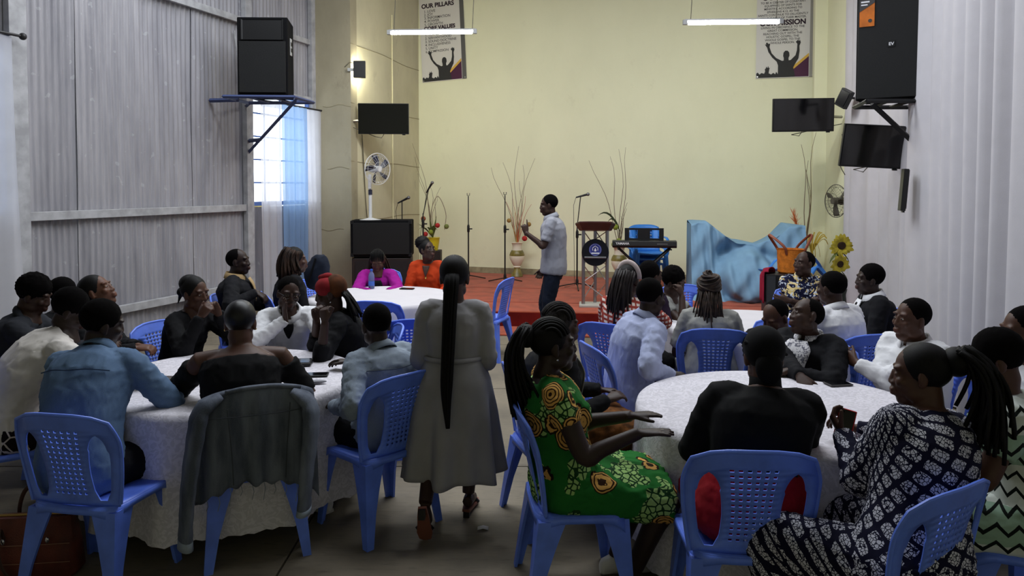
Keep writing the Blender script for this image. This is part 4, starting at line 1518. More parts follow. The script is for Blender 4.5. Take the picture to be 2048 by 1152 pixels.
F_REDSC = fabric('red_headscarf', (140, 34, 40), .25)
F_RUST = fabric('rust_headscarf', (92, 52, 28), .35, vscale=14)
F_PINKB = fabric('pale_pink_headband', (214, 196, 192), .08)
F_PURP = fabric('dark_purple_cloth', (40, 28, 46), .1)
F_KHAKI = fabric('brown_print_cloth', (120, 74, 34), .4, vscale=22)
M_SHOEW = mat('white_shoe_leather', (222, 220, 218), 0.4, 0.4)
M_SHOEB = mat('black_shoe_leather', (18, 16, 16), 0.4, 0.4)
M_SHOET = mat('tan_shoe', (190, 160, 120), 0.6, 0.3)
M_SOLE = mat('pale_rubber_sole', (206, 200, 192), 0.7)
M_GOLD = mat('gold_metal', (220, 180, 90), 0.25, 0.5, 1.0)
M_SILVER = mat('silver_metal', (205, 205, 210), 0.25, 0.5, 1.0)

def glasses(p):
    def fn(mb, pl):
        for s in (-1, 1):
            a = np.linspace(0, 2 * math.pi, 16, endpoint=False)
            mb.tube(pl(np.stack([s * .032 + .024 * np.cos(a), np.full(16, .098) - .01 * np.abs(np.cos(a)), .008 + .018 * np.sin(a)], 1)), .0018, 5, close=True)
            mb.tube(pl([(s * .056, .092, .012), (s * .076, .04, .014), (s * .080, -.01, .010)]), .0018, 5)
        mb.tube(pl([(-.008, .106, .012), (.008, .106, .012)]), .0018, 5)
    p.headpart('glasses', M_BLACK, fn)
def earring(p, s, m=None, z=-.048):
    p.headpart('earring', m or M_SILVER, lambda mb, pl: mb.ell(pl((s * .080, -.002, z)), .006, None, 8, 6))

# ================================================================== WHO SITS WHERE
SEATED = {}
def near_table_left():
    # man in a blue denim shirt, back to the viewer
    p = Person('person in blue denim shirt seen from behind at the near left table', (206, 650, 3.80), 14, (.28, -.13), (32, -12, 6), tone=4, voxel=.0085, girth=1.10, hunch=.05, shw=.195)
    p.arm(1, ('p', 352, 792, 4.02), (1, -.2, -.8), curl=30, hdir=(-.4, 1, 0)).arm(-1, ('p', 250, 770, 4.25), (-1, -.3, -.8), curl=20)
    p.legs(feet={-1: (-.16, .28, .085), 1: (.2, .40, .085)})
    p.body(); p.top('denim_shirt', F_DENIM, loose=.026, t0=-.16, fold=.006, body_loose=.034); p.trousers(F_BLACK); p.shoes(M_SHOET)
    p.collar(F_DENIM); p.hair('short', seed=2)
    p.seam([(.74, -.8), (.73, -.4), (.72, 0), (.73, .4), (.74, .8)], fabric('dark_denim_stitch', (52, 68, 92)), .042, .003)
    p.chair('blue plastic chair in front holding the person in the blue denim shirt', dh=-4, back=.04, side=.13)
    # man in an off-white T-shirt
    p = Person('person in off-white T-shirt leaning over the near left table', (142, 622, 4.25), 52, (.34, .0), (14, -26, 6), tone=4, voxel=.009, hunch=.07, girth=1.06)
    p.arm(1, ('p', 330, 760, 4.1), (.6, -.4, -.8)).arm(-1, (-.12, .50, .80), (-1, -.2, -.6))
    p.body(); p.top('t_shirt', F_CREAMT, sleeve=.45, loose=.024, fold=.006, body_loose=.034); p.trousers(F_LINE, loose=.03); p.shoes(M_SHOEB); p.hair('short', seed=3)
    p.chair('blue plastic chair cut by the left edge under the off-white T-shirt')
    # man in a dark hoodie at the left edge
    p = Person('person in charcoal hooded jacket with bowed head at the left edge', (68, 592, 4.75), 72, (.20, .0), (4, -22, 0), tone=3, hunch=.04, girth=1.05)
    p.arm(1, ('p', 190, 690, 4.6)).arm(-1, ('p', 200, 690, 4.85))
    p.body(); p.top('hooded_jacket', F_HOOD, loose=.03); p.trousers(F_BLACK)
    mb = MB(); c, tan, lat, fw = p.spine(.96)
    a = np.linspace(0, 2 * math.pi, 20, endpoint=False)
    mb.tube(c + (.088 * np.cos(a))[:, None] * lat + (.078 * np.sin(a) - .012)[:, None] * fw + (.012 - .018 * np.sin(a))[:, None] * tan, .024, 8, close=True)
    mb.build('hood', F_HOOD, p.root, angle=0)
    p.hair('curly', seed=4)
    p.chair('blue plastic chair hidden behind the hooded jacket at the left edge')
    # someone half hidden behind
    p = Person('person mostly hidden behind the off-white T-shirt, only dark hair showing', (128, 592, 5.35), 95, (.10, 0), (0, -8, 0), tone=3, voxel=.012)
    p.body(); p.top('dark_top', F_BLACK); p.trousers(F_BLACK); p.hair('short', seed=5)
    p.chair('blue plastic chair beside the sheet wall behind the off-white T-shirt')
    # woman gazing up to the right
    p = Person('person in dark top gazing upward with hair pulled back near the sheet wall', (196, 584, 4.95), 80, (.16, .0), (6, 24, 0), female=True, tone=1, voxel=.0085, hunch=.02)
    p.arm(1, ('p', 272, 697, 4.75), (.7, -.3, -.8), hdir=(0, 1, .05), curl=40).arm(-1, ('p', 276, 692, 4.9), (-.8, -.2, -.8), hdir=(.2, 1, 0), curl=40)
    p.body(eyes=True); p.top('dark_top', F_BLACK, bust=.9); p.trousers(F_BLACK); p.hair('sleek', M_HAIR)
    p.chair('blue plastic chair under the upward gazing person by the sheet wall')
    # woman with hands clasped before her mouth
    p = Person('person in black top with hands clasped before the mouth', (390, 588, 5.22), 108, (.16, .02), (6, -6, 0), female=True, tone=2, voxel=.0085)
    p.arm(1, ('p', 400, 634, 4.98), (.5, .2, -1), hdir=(-.25, .55, .8), palm=(-1, 0, .1), curl=48).arm(-1, ('p', 437, 628, 5.1), (-.5, .5, -1), hdir=(.25, -.35, .9), palm=(.8, .2, 0), curl=52)
    p.body(eyes=True); p.top('black_top', F_BLACK, bust=1.0, loose=.018); p.trousers(F_BLACK); p.hair('sleek')
    p.headpart('hair_bun', M_HAIR, lambda mb, pl: (mb.ell(pl((0, -.125, -.005)), (.042, .036, .036)), mb.tube(pl([(.01, -.13, -.03), (.0, -.15, -.06), (.02, -.14, -.09)]), [.016, .01, .003], 6), mb.ell(pl((0, -.06, .07)), (.078, .07, .065))))
    p.chair('blue plastic chair under the person with clasped hands')
    # man in white shirt, cheek in hand
    p = Person('person in white shirt and glasses resting cheek in one hand', (577, 588, 5.42), 166, (.20, .0), (-16, -10, -8), tone=3, voxel=.0085)
    p.arm(1, ('p', 571, 640, 5.24), (1, .4, -.9), hdir=(.08, .1, 1), palm=(-.9, -.3, 0), curl=6).arm(-1, ('p', 640, 705, 5.02), (-1, .2, -.7), curl=25)
    p.body(eyes=True); p.top('white_shirt', F_WHITE, loose=.026, fold=.007); p.trousers(F_BLACK); p.collar(F_WHITE); p.hair('buzz'); glasses(p)
    p.patch('undershirt', F_BLACK, [(.97, -.25, .25), (.86, -.16, .16), (.70, -.03, .03)], .046)
    p.chair('blue plastic chair behind the table under the white shirt and glasses')
    # woman in red headscarf, hands folded at her face
    p = Person('person in red headscarf and black jacket with fists held at the face', (660, 588, 5.10), -104, (.20, .0), (6, -10, 0), female=True, tone=3, voxel=.0085, girth=1.05)
    p.arm(1, ('p', 633, 640, 4.95), (.2, .3, -1), hdir=(-.1, .1, 1), palm=(-.7, -.6, 0), curl=58).arm(-1, ('p', 650, 645, 4.72), (-.2, .3, -1), hdir=(.1, .1, 1), palm=(.7, -.6, 0), curl=58)
    p.body(eyes=True); p.top('black_jacket', F_BLACK, sleeve=.80, loose=.022, bust=1.0); p.trousers(F_BLACK)
    p.headpart('headscarf', F_REDSC, lambda mb, pl: (mb.ell(pl((0, .008, .052)), (.087, .088, .076), p.Hr, 24, 16), mb.ell(pl((0, .0, .125)), (.030, .045, .028), p.Hr), mb.ell(pl((.02, .03, .125)), (.020, .034, .022), p.Hr)), angle=0)
    p.headpart('headscarf_back', F_RUST, lambda mb, pl: mb.ell(pl((0, -.045, .046)), (.088, .085, .088), p.Hr, 24, 16), angle=0)
    p.strands([(-.07, -.10, .0), (.07, -.10, .0)], [(-.10, -.15, -.20), (.10, -.15, -.20)], M_HAIR, .012, 34, 3, 'hair', .02, jit=.02)
    earring(p, 1); earring(p, -1)
    p.chair('dark blue plastic chair under the person in the red headscarf', back=.05)
    # woman in black off-shoulder top, back to the viewer
    p = Person('person in black off-shoulder top seen from behind with slicked back hair', (481, 648, 3.98), -20, (.20, .0), (8, -14, 0), female=True, tone=2, voxel=.0085, girth=1.30, hunch=.02, shw=.185)
    p.arm(1, ('p', 575, 772, 4.22), (.7, -.3, -.9), curl=20, hdir=(-1, .6, 0)).arm(-1, ('p', 395, 770, 4.2), (-1, -.7, -.6), curl=20, hdir=(1, .5, 0))
    p.legs(feet={-1: (-.13, .42, .085), 1: (.14, .45, .085)})
    p.body(); p.top('off_shoulder_top', F_BLACK2, sleeve=.44, loose=.016, t1=.86, start=.06, bust=1.1); p.skirt(F_BLACK2, drop=.5); p.hair('sleek', mat('slick_black_hair', (15, 14, 16), .42, .35))
    earring(p, 1, M_GOLD, -.03); earring(p, -1, M_GOLD, -.03)
    p.shoes(M_SHOEW, M_SOLE)
    p.chair('blue plastic chair with the denim jacket hung over its back', dh=-4, back=.03, side=.06)
    SEATED['jacket'] = CHAIRS[-1]
    # man in light denim jacket, back to the viewer
    p = Person('person in faded light denim jacket seen from behind at the near left table', (752, 652, 4.16), -46, (.07, .0), (16, -8, 0), tone=4, voxel=.0085, hunch=.05)
    p.arm(-1, ('p', 668, 812, 3.98), (-.6, -.5, -1), curl=35, hdir=(.2, 1, -.1)).arm(1, (.10, .46, .80), (1, -.2, -.7), curl=25)
    p.legs(feet={-1: (-.2, .34, .085), 1: (.12, .48, .085)})
    p.body(); p.top('denim_jacket', F_LDENIM, loose=.028, body_loose=.034, t0=-.17, fold=.006); p.trousers(F_BLACK, wide=.05); p.collar(F_LDENIM, h=.03); p.seam([(.76, -.85), (.73, -.4), (.72, 0), (.73, .4), (.76, .85)], fabric('grey_denim_stitch', (86, 94, 106)), .040, .003); p.hair('buzz', seed=8); p.shoes(M_SHOEW, M_SOLE)
    p.chair('blue plastic chair holding the person in the faded denim jacket', dh=0, back=.04, side=-.05)

def far_table_left():
    p = Person('person in black suit turned sideways beside the sheet wall', (477, 524, 6.75), 78, (-.02, .0), (10, 2, 0), tone=4, voxel=.010, girth=1.08)
    p.arm(1, ('p', 512, 584, 6.5), (.4, -1, -.4), curl=35, hdir=(.1, .8, -.5)).arm(-1, (-.12, .34, .68))
    p.body(); p.top('suit_jacket', F_SUIT, loose=.030, sh_pad=.012, t0=-.16); p.trousers(F_SUIT); p.collar(F_TAN); p.hair('bald', seed=3)
    p.patch('shirt_front', F_TAN, [(.98, -.36, .36), (.82, -.24, .24), (.5, -.04, .04)], .055)
    p.chair('blue plastic chair under the person in the black suit by the sheet wall')
    p = Person('person in black with brown tipped hair looking toward the stage', (592, 522, 7.0), 62, (.06, .0), (4, 2, 0), female=True, tone=2, voxel=.011, girth=1.1)
    p.body(); p.top('black_top', F_BLACK, loose=.03, bust=1.0); p.skirt(F_BLACK); p.hair('short', M_HAIR)
    p.strands([(-.075, .03, .09), (-.06, -.06, .125), (0, -.09, .13), (.06, -.06, .125), (.075, .03, .09)], [(-.13, .02, -.10), (-.11, -.12, -.13), (0, -.17, -.14), (.11, -.12, -.13), (.13, .02, -.10)], M_HAIRB, .013, 84, 4, 'long_hair', .05, jit=.012)
    p.chair('blue plastic chair under the person with brown tipped hair')
    p = Person('person in magenta jacket with bowed head behind the water bottle', (755, 522, 8.45), 174, (.16, .0), (0, -34, 0), female=True, tone=2, voxel=.010, girth=1.05)
    p.arm(1, ('p', 738, 583, 8.05), (1, .1, -.8)).arm(-1, ('p', 775, 583, 8.05), (-1, .1, -.8))
    p.body(eyes=True); p.top('magenta_jacket', F_MAG, loose=.026, bust=.9); p.skirt(F_BLACK)
    p.patch('black_top_front', F_BLACK, [(.97, -.3, .3), (.75, -.3, .3), (.45, -.3, .3), (.2, -.3, .3)], .050)
    p.hair('sleek', M_HAIR)
    def rows(mb, pl):
        for i in range(9):
            x = -.07 + .0175 * i
            a = np.linspace(-.15, 2.6, 12)
            mb.tube(pl(np.stack([np.full(12, x) * (1 - .25 * (a / 2.6) ** 2), -.02 + .093 * np.cos(a) * math.sqrt(max(.05, 1 - (x / .085) ** 2)), .042 + .097 * np.sin(a) * math.sqrt(max(.1, 1 - (x / .1) ** 2))], 1)), .0075, 6)
    p.headpart('cornrows', M_HAIR, rows, angle=0)
    p.strands([(-.075, -.02, .03), (-.05, -.10, .04), (.05, -.10, .04), (.075, -.02, .03)], [(-.13, .06, -.20), (-.10, -.10, -.24), (.10, -.10, -.24), (.13, .06, -.20)], M_HAIRB, .009, 46, 6, 'braids', .03)
    p.chair('blue plastic chair hidden behind the magenta jacket')
    p = Person('person in orange blouse and glasses with hair in a high puff', (855, 502, 8.45), 186, (.06, .0), (-52, 16, -8), female=True, tone=3, voxel=.010)
    p.body(eyes=True); p.top('orange_blouse', F_ORANGE, loose=.024, bust=1.0); p.skirt(F_BLACK)
    p.patch('neck_opening', skin(3), [(.985, -.35, .35), (.86, -.14, .14), (.68, -.01, .01)], .044)
    p.headpart('pendant_necklace', M_GOLD, lambda mb, pl: (mb.tube([p.front(t, u, .036) for t, u in ((.96, -.35), (.84, -.14), (.70, 0), (.84, .14), (.96, .35))], .002, 5), mb.ell(p.front(.66, 0, .042), (.010, .004, .016))))
    p.hair('sleek'); p.headpart('hair_puff', M_HAIR, lambda mb, pl: cap(mb, p.H, p.Hr, (0, -.085, .12), (.088, .085, .080), 1, 9, .010, 120), angle=0)
    glasses(p)
    p.chair('blue plastic chair hidden behind the orange blouse')

def near_table_right():
    # woman in green wax print dress
    p = Person('person in green and gold wax print dress sitting with hands on the table', (1108, 692, 3.36), 84, (-.06, .0), (-2, 2, 0), female=True, tone=4, voxel=.0075, girth=1.18, hunch=-.02)
    p.arm(1, ('p', 1278, 866, 3.10), (.3, -.4, -1), hdir=(.12, 1, .06), palm=(0, 0, -1), curl=5, spread=4, thumb=20).arm(-1, ('p', 1262, 832, 3.42), (-.3, -.4, -1), hdir=(-.1, 1, .05), palm=(0, .1, -1), curl=6, spread=3)
    p.legs(feet={-1: (-.10, .26, .085), 1: (.10, .28, .085)})
    p.footdir = {1: np.array([.05, 1, 0]), -1: np.array([-.05, 1, 0])}
    p.body(eyes=True); p.top('dress_bodice', F_GREEN, sleeve=.26, loose=.016, bust=1.15, t1=.985); p.skirt(F_GREEN, 'dress_skirt', loose=.03, past=.04, fold=.008); p.shoes(M_SHOEW)
    p.hair('sleek')
    p.headpart('hair_gather', M_HAIR, lambda mb, pl: mb.ell(pl((0, -.125, .055)), (.05, .05, .055), p.Hr), angle=0)
    p.strands([(-.05, -.12, .10), (0, -.155, .09), (.05, -.12, .10)], [(-.09, -.10, -.26), (0, -.19, -.28), (.09, -.10, -.26)], M_HAIR, .0085, 74, 12, 'braids', .09, nseg=9, jit=.022)
    def rows(mb, pl):
        for i in range(11):
            x = -.078 + .0156 * i
            a = np.linspace(.25, 2.7, 14)
            mb.tube(pl(np.stack([np.full(14, x) * (1 - .3 * (a / 2.7) ** 2), -.022 + .097 * np.cos(a) * math.sqrt(max(.05, 1 - (x / .088) ** 2)), .040 + .094 * np.sin(a) * math.sqrt(max(.1, 1 - (x / .1) ** 2))], 1)), .0072, 6)
    p.headpart('cornrows', M_HAIR, rows, angle=0)
    earring(p, 1); earring(p, -1)
    p.chair('blue plastic chair seen from the side under the green print dress', back=-.01)
    # grey haired person in black cardigan behind
    p = Person('person in black cardigan with greying cornrows behind the green dress', (1122, 652, 4.12), 72, (.06, .0), (4, -4, 0), female=True, tone=3, voxel=.010, girth=1.15)
    p.arm(1, ('p', 1215, 800, 3.95), (.4, -.4, -1), curl=30).arm(-1, (-.1, .36, .68))
    p.body(); p.top('black_cardigan', F_BLACK, loose=.026, bust=1.0); p.skirt(F_KHAKI); p.hair('sleek', M_HAIRG)
    p.patch('white_blouse_front', F_GREYS, [(.97, -.3, .3), (.75, -.35, .35), (.45, -.35, .35), (.25, -.3, .3)], .052)
    def rows2(mb, pl):
        for i in range(11):
            x = -.078 + .0156 * i
            a = np.linspace(.1, 2.9, 14)
            mb.tube(pl(np.stack([np.full(14, x) * (1 - .3 * (a / 2.7) ** 2), -.022 + .098 * np.cos(a) * math.sqrt(max(.05, 1 - (x / .088) ** 2)), .040 + .096 * np.sin(a) * math.sqrt(max(.1, 1 - (x / .1) ** 2))], 1)), .0085, 6)
    p.headpart('cornrows', M_HAIRG, rows2, angle=0)
    p.chair('blue plastic chair behind the green dress under the black cardigan')
    # man in pale blue shirt
    p = Person('person in pale blue shirt turned toward the stage at the near right table', (1302, 596, 4.72), 74, (.16, .0), (-22, -10, 0), tone=4, voxel=.0085, girth=1.02, hunch=.02)
    p.arm(1, ('p', 1342, 750, 4.5), (.7, -.5, -.8), hdir=(0, 1, -.1), curl=25).arm(-1, (-.12, .30, .66), (-1, -.3, -.6))
    p.body(); p.top('pale_blue_shirt', F_LAV, loose=.030, body_loose=.034, fold=.008, t0=-.16); p.trousers(F_BLACK); p.collar(F_LAV); p.hair('buzz', seed=5)
    p.chair('blue plastic chair under the person in the pale blue shirt', back=.03)
    # woman in black turtleneck, headwrap, red skirt
    p = Person('person in black turtleneck and black head wrap with red skirt seen from behind', (1527, 716, 3.18), 4, (.16, .09), (2, -10, 0), female=True, tone=2, voxel=.0085, girth=1.34, shw=.172)
    p.arm(1, (.13, .42, .80), (.45, -.2, -1), hdir=(-.8, .6, 0)).arm(-1, (-.13, .42, .80), (-.45, -.2, -1), hdir=(.8, .6, 0))
    p.body(); p.top('black_turtleneck', F_BLACK2, loose=.018, bust=1.1, fold=.004, t0=.34); p.skirt(F_RED, loose=.022, drop=.6, fold=.006, rise=.42)
    p.headpart('turtleneck_collar', F_BLACK2, lambda mb, pl: mb.tube([p.N + np.array([0, -.008, -.07]), p.N + np.array([0, -.004, -.03]), p.N + np.array([0, .0, .03]), p.N + np.array([0, .004, .065])], [.098, .082, .068, .066], 20), angle=0)
    p.headpart('head_wrap', F_BLACK2, lambda mb, pl: (mb.ell(pl((0, -.024, .045)), (.088, .103, .099), p.Hr, 28, 18), mb.ell(pl((0, -.095, -.035)), (.058, .042, .072), p.Hr), mb.tube(pl([(-.08, .03, .05), (-.085, -.05, .07), (0, -.125, .04), (.085, -.05, .02), (.08, .03, .03)]), .008, 6)), angle=0)
    p.shoes(M_SHOEB)
    p.chair('blue plastic chair in front with the red skirt showing through its back', back=.05, side=-.06)
    # woman in navy lattice print
    p = Person('person in navy and white floral lattice dress with hair in a gathered ponytail', (1838, 752, 2.82), -30, (.11, .24), (-34, -4, 4), female=True, tone=2, voxel=.0075, girth=1.28, shw=.172, twist=-4)
    p.arm(-1, ('p', 1686, 868, 3.02), (-.7, -.6, -.9), hdir=(.05, .7, .7), palm=(.6, -.5, .2), curl=50, thumb=60).arm(1, ('p', 1712, 858, 3.20), (1, -.2, -.8), hdir=(-.3, .9, .4), curl=45)
    p.legs(feet={-1: (-.22, .30, .085), 1: (.16, .36, .085)})
    p.body(); p.top('print_dress_bodice', F_LATT, loose=.02, bust=1.1, fold=.004); p.trousers(F_LATT2, 'print_trousers', loose=.035, fold=.006); p.shoes(M_SHOEB)
    p.hair('sleek')
    p.headpart('hair_gather', M_HAIR, lambda mb, pl: (mb.ell(pl((0, -.13, .06)), (.062, .055, .058), p.Hr)), angle=0)
    p.strands([(-.06, -.13, .11), (0, -.17, .11), (.06, -.14, .10)], [(-.08, -.15, -.20), (0, -.24, -.20), (.10, -.19, -.20)], M_HAIR, .010, 80, 22, 'loose_twists', .09, nseg=9, jit=.03)
    p.chair('blue plastic chair in front at the right under the lattice print dress', back=-.04, side=-.05)
    # woman in zigzag print
    p = Person('person in green and white zigzag print dress at the right edge', (1990, 722, 3.02), -64, (.12, .0), (-2, -14, 0), female=True, tone=2, voxel=.009, girth=1.15)
    p.arm(-1, (-.12, .40, .72), (-.8, -.4, -.8)).arm(1, (.14, .42, .76))
    p.body(); p.top('zigzag_dress_bodice', F_ZIG, sleeve=.30, loose=.022, bust=1.0); p.skirt(F_ZIG, 'zigzag_skirt', loose=.035, drop=.7); p.hair('short', seed=7)
    p.chair('blue plastic chair at the right edge under the zigzag dress')
    p = Person('person with short hair half cut off at the right edge beside the drape', (2046, 664, 3.62), -84, (.10, .0), (0, -6, 0), tone=2, voxel=.010)
    p.body(); p.top('white_shirt', F_WHITE, loose=.024); p.trousers(F_BLACK); p.hair('buzz')
    p.chair('blue plastic chair cut off by the right edge behind the zigzag dress')
    # man in white shirt with folded arms
    p = Person('person in white shirt with folded arms facing left by the drape', (1822, 640, 4.25), -108, (.02, .0), (8, 2, 0), tone=2, voxel=.0085, girth=1.12, chub=.006)
    p.arm(1, (-.16, .24, .88), (1, -.3, -.7), hdir=(-1, -.05, .35), palm=(0, -1, 0), curl=30).arm(-1, (.15, .27, .84), (-1, -.3, -.7), hdir=(1, -.1, .25), palm=(0, -1, 0), curl=30)
    p.body(eyes=True); p.top('white_shirt', F_WHITE, loose=.030, fold=.007); p.trousers(F_BLACK); p.collar(F_WHITE); p.hair('buzz', seed=6)
    p.chair('blue plastic chair under the white shirted person with folded arms')
    # man in black jacket over a printed shirt
    p = Person('person in black jacket over grey printed shirt with head tilted back', (1612, 634, 4.60), -128, (-.02, .0), (34, 14, 14), tone=3, voxel=.0085, girth=1.15, chub=.004)
    p.arm(1, ('p', 1600, 752, 4.24), (1, -.2, -.6), hdir=(-.5, .3, -.35), palm=(-.3, -.2, -.8), curl=40).arm(-1, ('p', 1574, 742, 4.34), (-1, -.1, -.6), hdir=(.5, .3, -.2), curl=40)
    p.body(eyes=True); p.top('black_jacket', F_SUIT, loose=.032, sh_pad=.012, t0=-.16)
    p.trousers(F_SUIT); p.collar(F_PAIS, h=.04); p.hair('bald', seed=4)
    p.patch('shirt_front', F_PAIS, [(1.0, -.40, .40), (.85, -.42, .34), (.6, -.36, .26), (.25, -.24, .14)], .060)
    p.chair('blue plastic chair hidden under the black jacket and printed shirt')

def far_table_right():
    p = Person('person in red and white checked top with pale headband and long braids', (1258, 562, 5.62), 36, (.14, .0), (6, -6, 0), female=True, tone=3, voxel=.010, girth=1.05)
    p.arm(1, ('p', 1330, 640, 5.9), (1, -.3, -.7)).arm(-1, (-.1, .4, .78))
    p.body(); p.top('checked_top', F_PLAID, sleeve=.62, loose=.022, bust=.9); p.skirt(F_BLACK); p.hair('sleek')
    a = np.linspace(-.2, math.pi + .2, 18)
    p.headpart('headband', F_PINKB, lambda mb, pl: mb.tube(pl(np.stack([.092 * np.cos(a), np.full(18, -.01) - .02 * np.sin(a), .045 + .098 * np.sin(a)], 1)), .024, 10, flat=.45), angle=0)
    p.strands([(-.075, -.05, .07), (-.04, -.12, .08), (.04, -.12, .08), (.075, -.05, .07)], [(-.10, -.12, -.30), (-.05, -.16, -.34), (.05, -.16, -.34), (.10, -.12, -.30)], mat('dark_brown_braids', (36, 26, 24), .6, .3, var=.3, vscale=40), .0085, 80, 31, 'braids', .06, nseg=8)
    p.chair('blue plastic chair under the checked top and long braids')
    p = Person('person mostly hidden behind the pale blue shirt, dark hair showing', (1302, 552, 6.35), 60, (.1, .0), (0, 0, 0), tone=3, voxel=.012)
    p.body(); p.top('purple_top', F_PURP, sleeve=.5); p.trousers(F_BLACK); p.hair('short', seed=12)
    p.chair('blue plastic chair hidden beyond the pale blue shirt')
    p = Person('person with curly hair leaning the forehead on one raised hand', (1348, 566, 6.50), 118, (.16, .0), (8, -20, 0), female=True, tone=3, voxel=.010)
    p.arm(1, ('p', 1364, 592, 6.28), (.6, .5, -1), hdir=(-.1, -.3, 1), palm=(-.3, -.9, 0), curl=40).arm(-1, ('p', 1405, 628, 6.35), (-1, 0, -.6), curl=20)
    p.body(eyes=True); p.top('white_top', F_GREYS, sleeve=.25, bust=.9); p.skirt(F_BLACK); p.hair('afro', seed=14)
    p.chair('blue plastic chair under the person leaning on one hand')
    p = Person('person in grey dress with brown braids pinned up seen from behind', (1418, 588, 5.50), 8, (.10, .0), (6, -6, 0), female=True, tone=3, voxel=.009, girth=1.02)
    p.body(); p.top('grey_dress_bodice', F_GREYS, sleeve=.42, loose=.028, bust=.9); p.skirt(F_GREYS, 'grey_dress_skirt'); p.hair('sleek', M_HAIRBR)
    def bun(mb, pl):
        mb.ell(pl((0, -.035, .065)), (.084, .094, .094), p.Hr, 24, 16)
        for i in range(12):
            a = np.linspace(0, 2 * math.pi, 24, endpoint=False)
            ph = -.5 + 1.9 * i / 11
            r_ = math.cos(ph)
            P_ = np.stack([.086 * r_ * np.cos(a), .096 * r_ * np.sin(a), np.full(24, .096 * math.sin(ph)) + .02 * np.cos(a + i)], 1) @ rotx(RAD(22)).T + np.array([0, -.035, .065])
            mb.tube(pl(P_), .0085, 6, close=True)
    p.headpart('braided_bun', M_HAIRBR, bun, angle=0)
    p.strands([(-.075, -.06, .03), (0, -.12, .03), (.075, -.06, .03)], [(-.10, -.10, -.26), (0, -.14, -.30), (.12, -.10, -.26)], M_HAIRBR, .0065, 54, 33, 'braids', .05, nseg=8, jit=.025)
    p.chair('blue plastic chair seen from behind under the braided grey dressed person', back=.06)
    p = Person('person in navy and gold printed shirt with folded arms facing the viewer', (1608, 528, 7.0), 196, (.02, .0), (52, 4, 0), tone=3, voxel=.0095)
    p.arm(1, (-.15, .22, .86), (1, -.3, -.7), hdir=(-1, 0, .1), palm=(0, -1, 0)).arm(-1, (.15, .25, .82), (-1, -.3, -.7), hdir=(1, 0, .1), palm=(0, -1, 0))
    p.body(eyes=True); p.top('printed_shirt', F_GOLD, sleeve=.42, loose=.028); p.trousers(F_BLACK); p.collar(F_GOLD); p.hair('bald', seed=6)
    p.chair('blue plastic chair behind the table under the navy and gold shirt')
    p = Person('person in white shirt seen from behind on a dark blue chair', (1662, 578, 5.22), -26, (.08, .0), (-8, -4, 0), tone=3, voxel=.009, girth=1.08)
    p.body(); p.top('white_shirt', F_WHITE, loose=.030, t0=-.16); p.trousers(F_BLACK); p.collar(F_WHITE, h=.03); p.hair('buzz', seed=9)
    p.chair('blue plastic chair seen from behind under the white shirted back', dh=14, side=.10, back=.04)
    p = Person('person in black suit and white collar in profile before the drapes', (1738, 560, 5.92), -82, (.04, .0), (0, 0, 0), tone=4, voxel=.009)
    p.body(eyes=True); p.top('suit_jacket', F_SUIT, loose=.030, sh_pad=.012, t0=-.16); p.trousers(F_SUIT); p.collar(F_WHITE, h=.046, drop=.01); p.hair('short', seed=10)
    p.patch('shirt_front', F_WHITE, [(1.0, -.4, .4), (.85, -.26, .26), (.5, -.03, .03)], .046)
    p.patch('tie', F_BLACK, [(.94, -.08, .08), (.75, -.08, .08), (.5, -.05, .05)], .052)
    p.chair('blue plastic chair before the drapes under the black suit in profile')
    p = Person('person in black with head lowered between the two right tables', (1552, 636, 5.02), -150, (.30, .0), (30, -30, 0), tone=2, voxel=.010, hunch=.05)
    p.arm(1, ('p', 1528, 668, 5.1), (1, -.2, -.5)).arm(-1, (-.1, .4, .70))
    p.body(); p.top('black_top', F_BLACK, loose=.026); p.trousers(F_BLACK); p.hair('bald', seed=7)
    p.chair('blue plastic chair hidden between the two right tables')

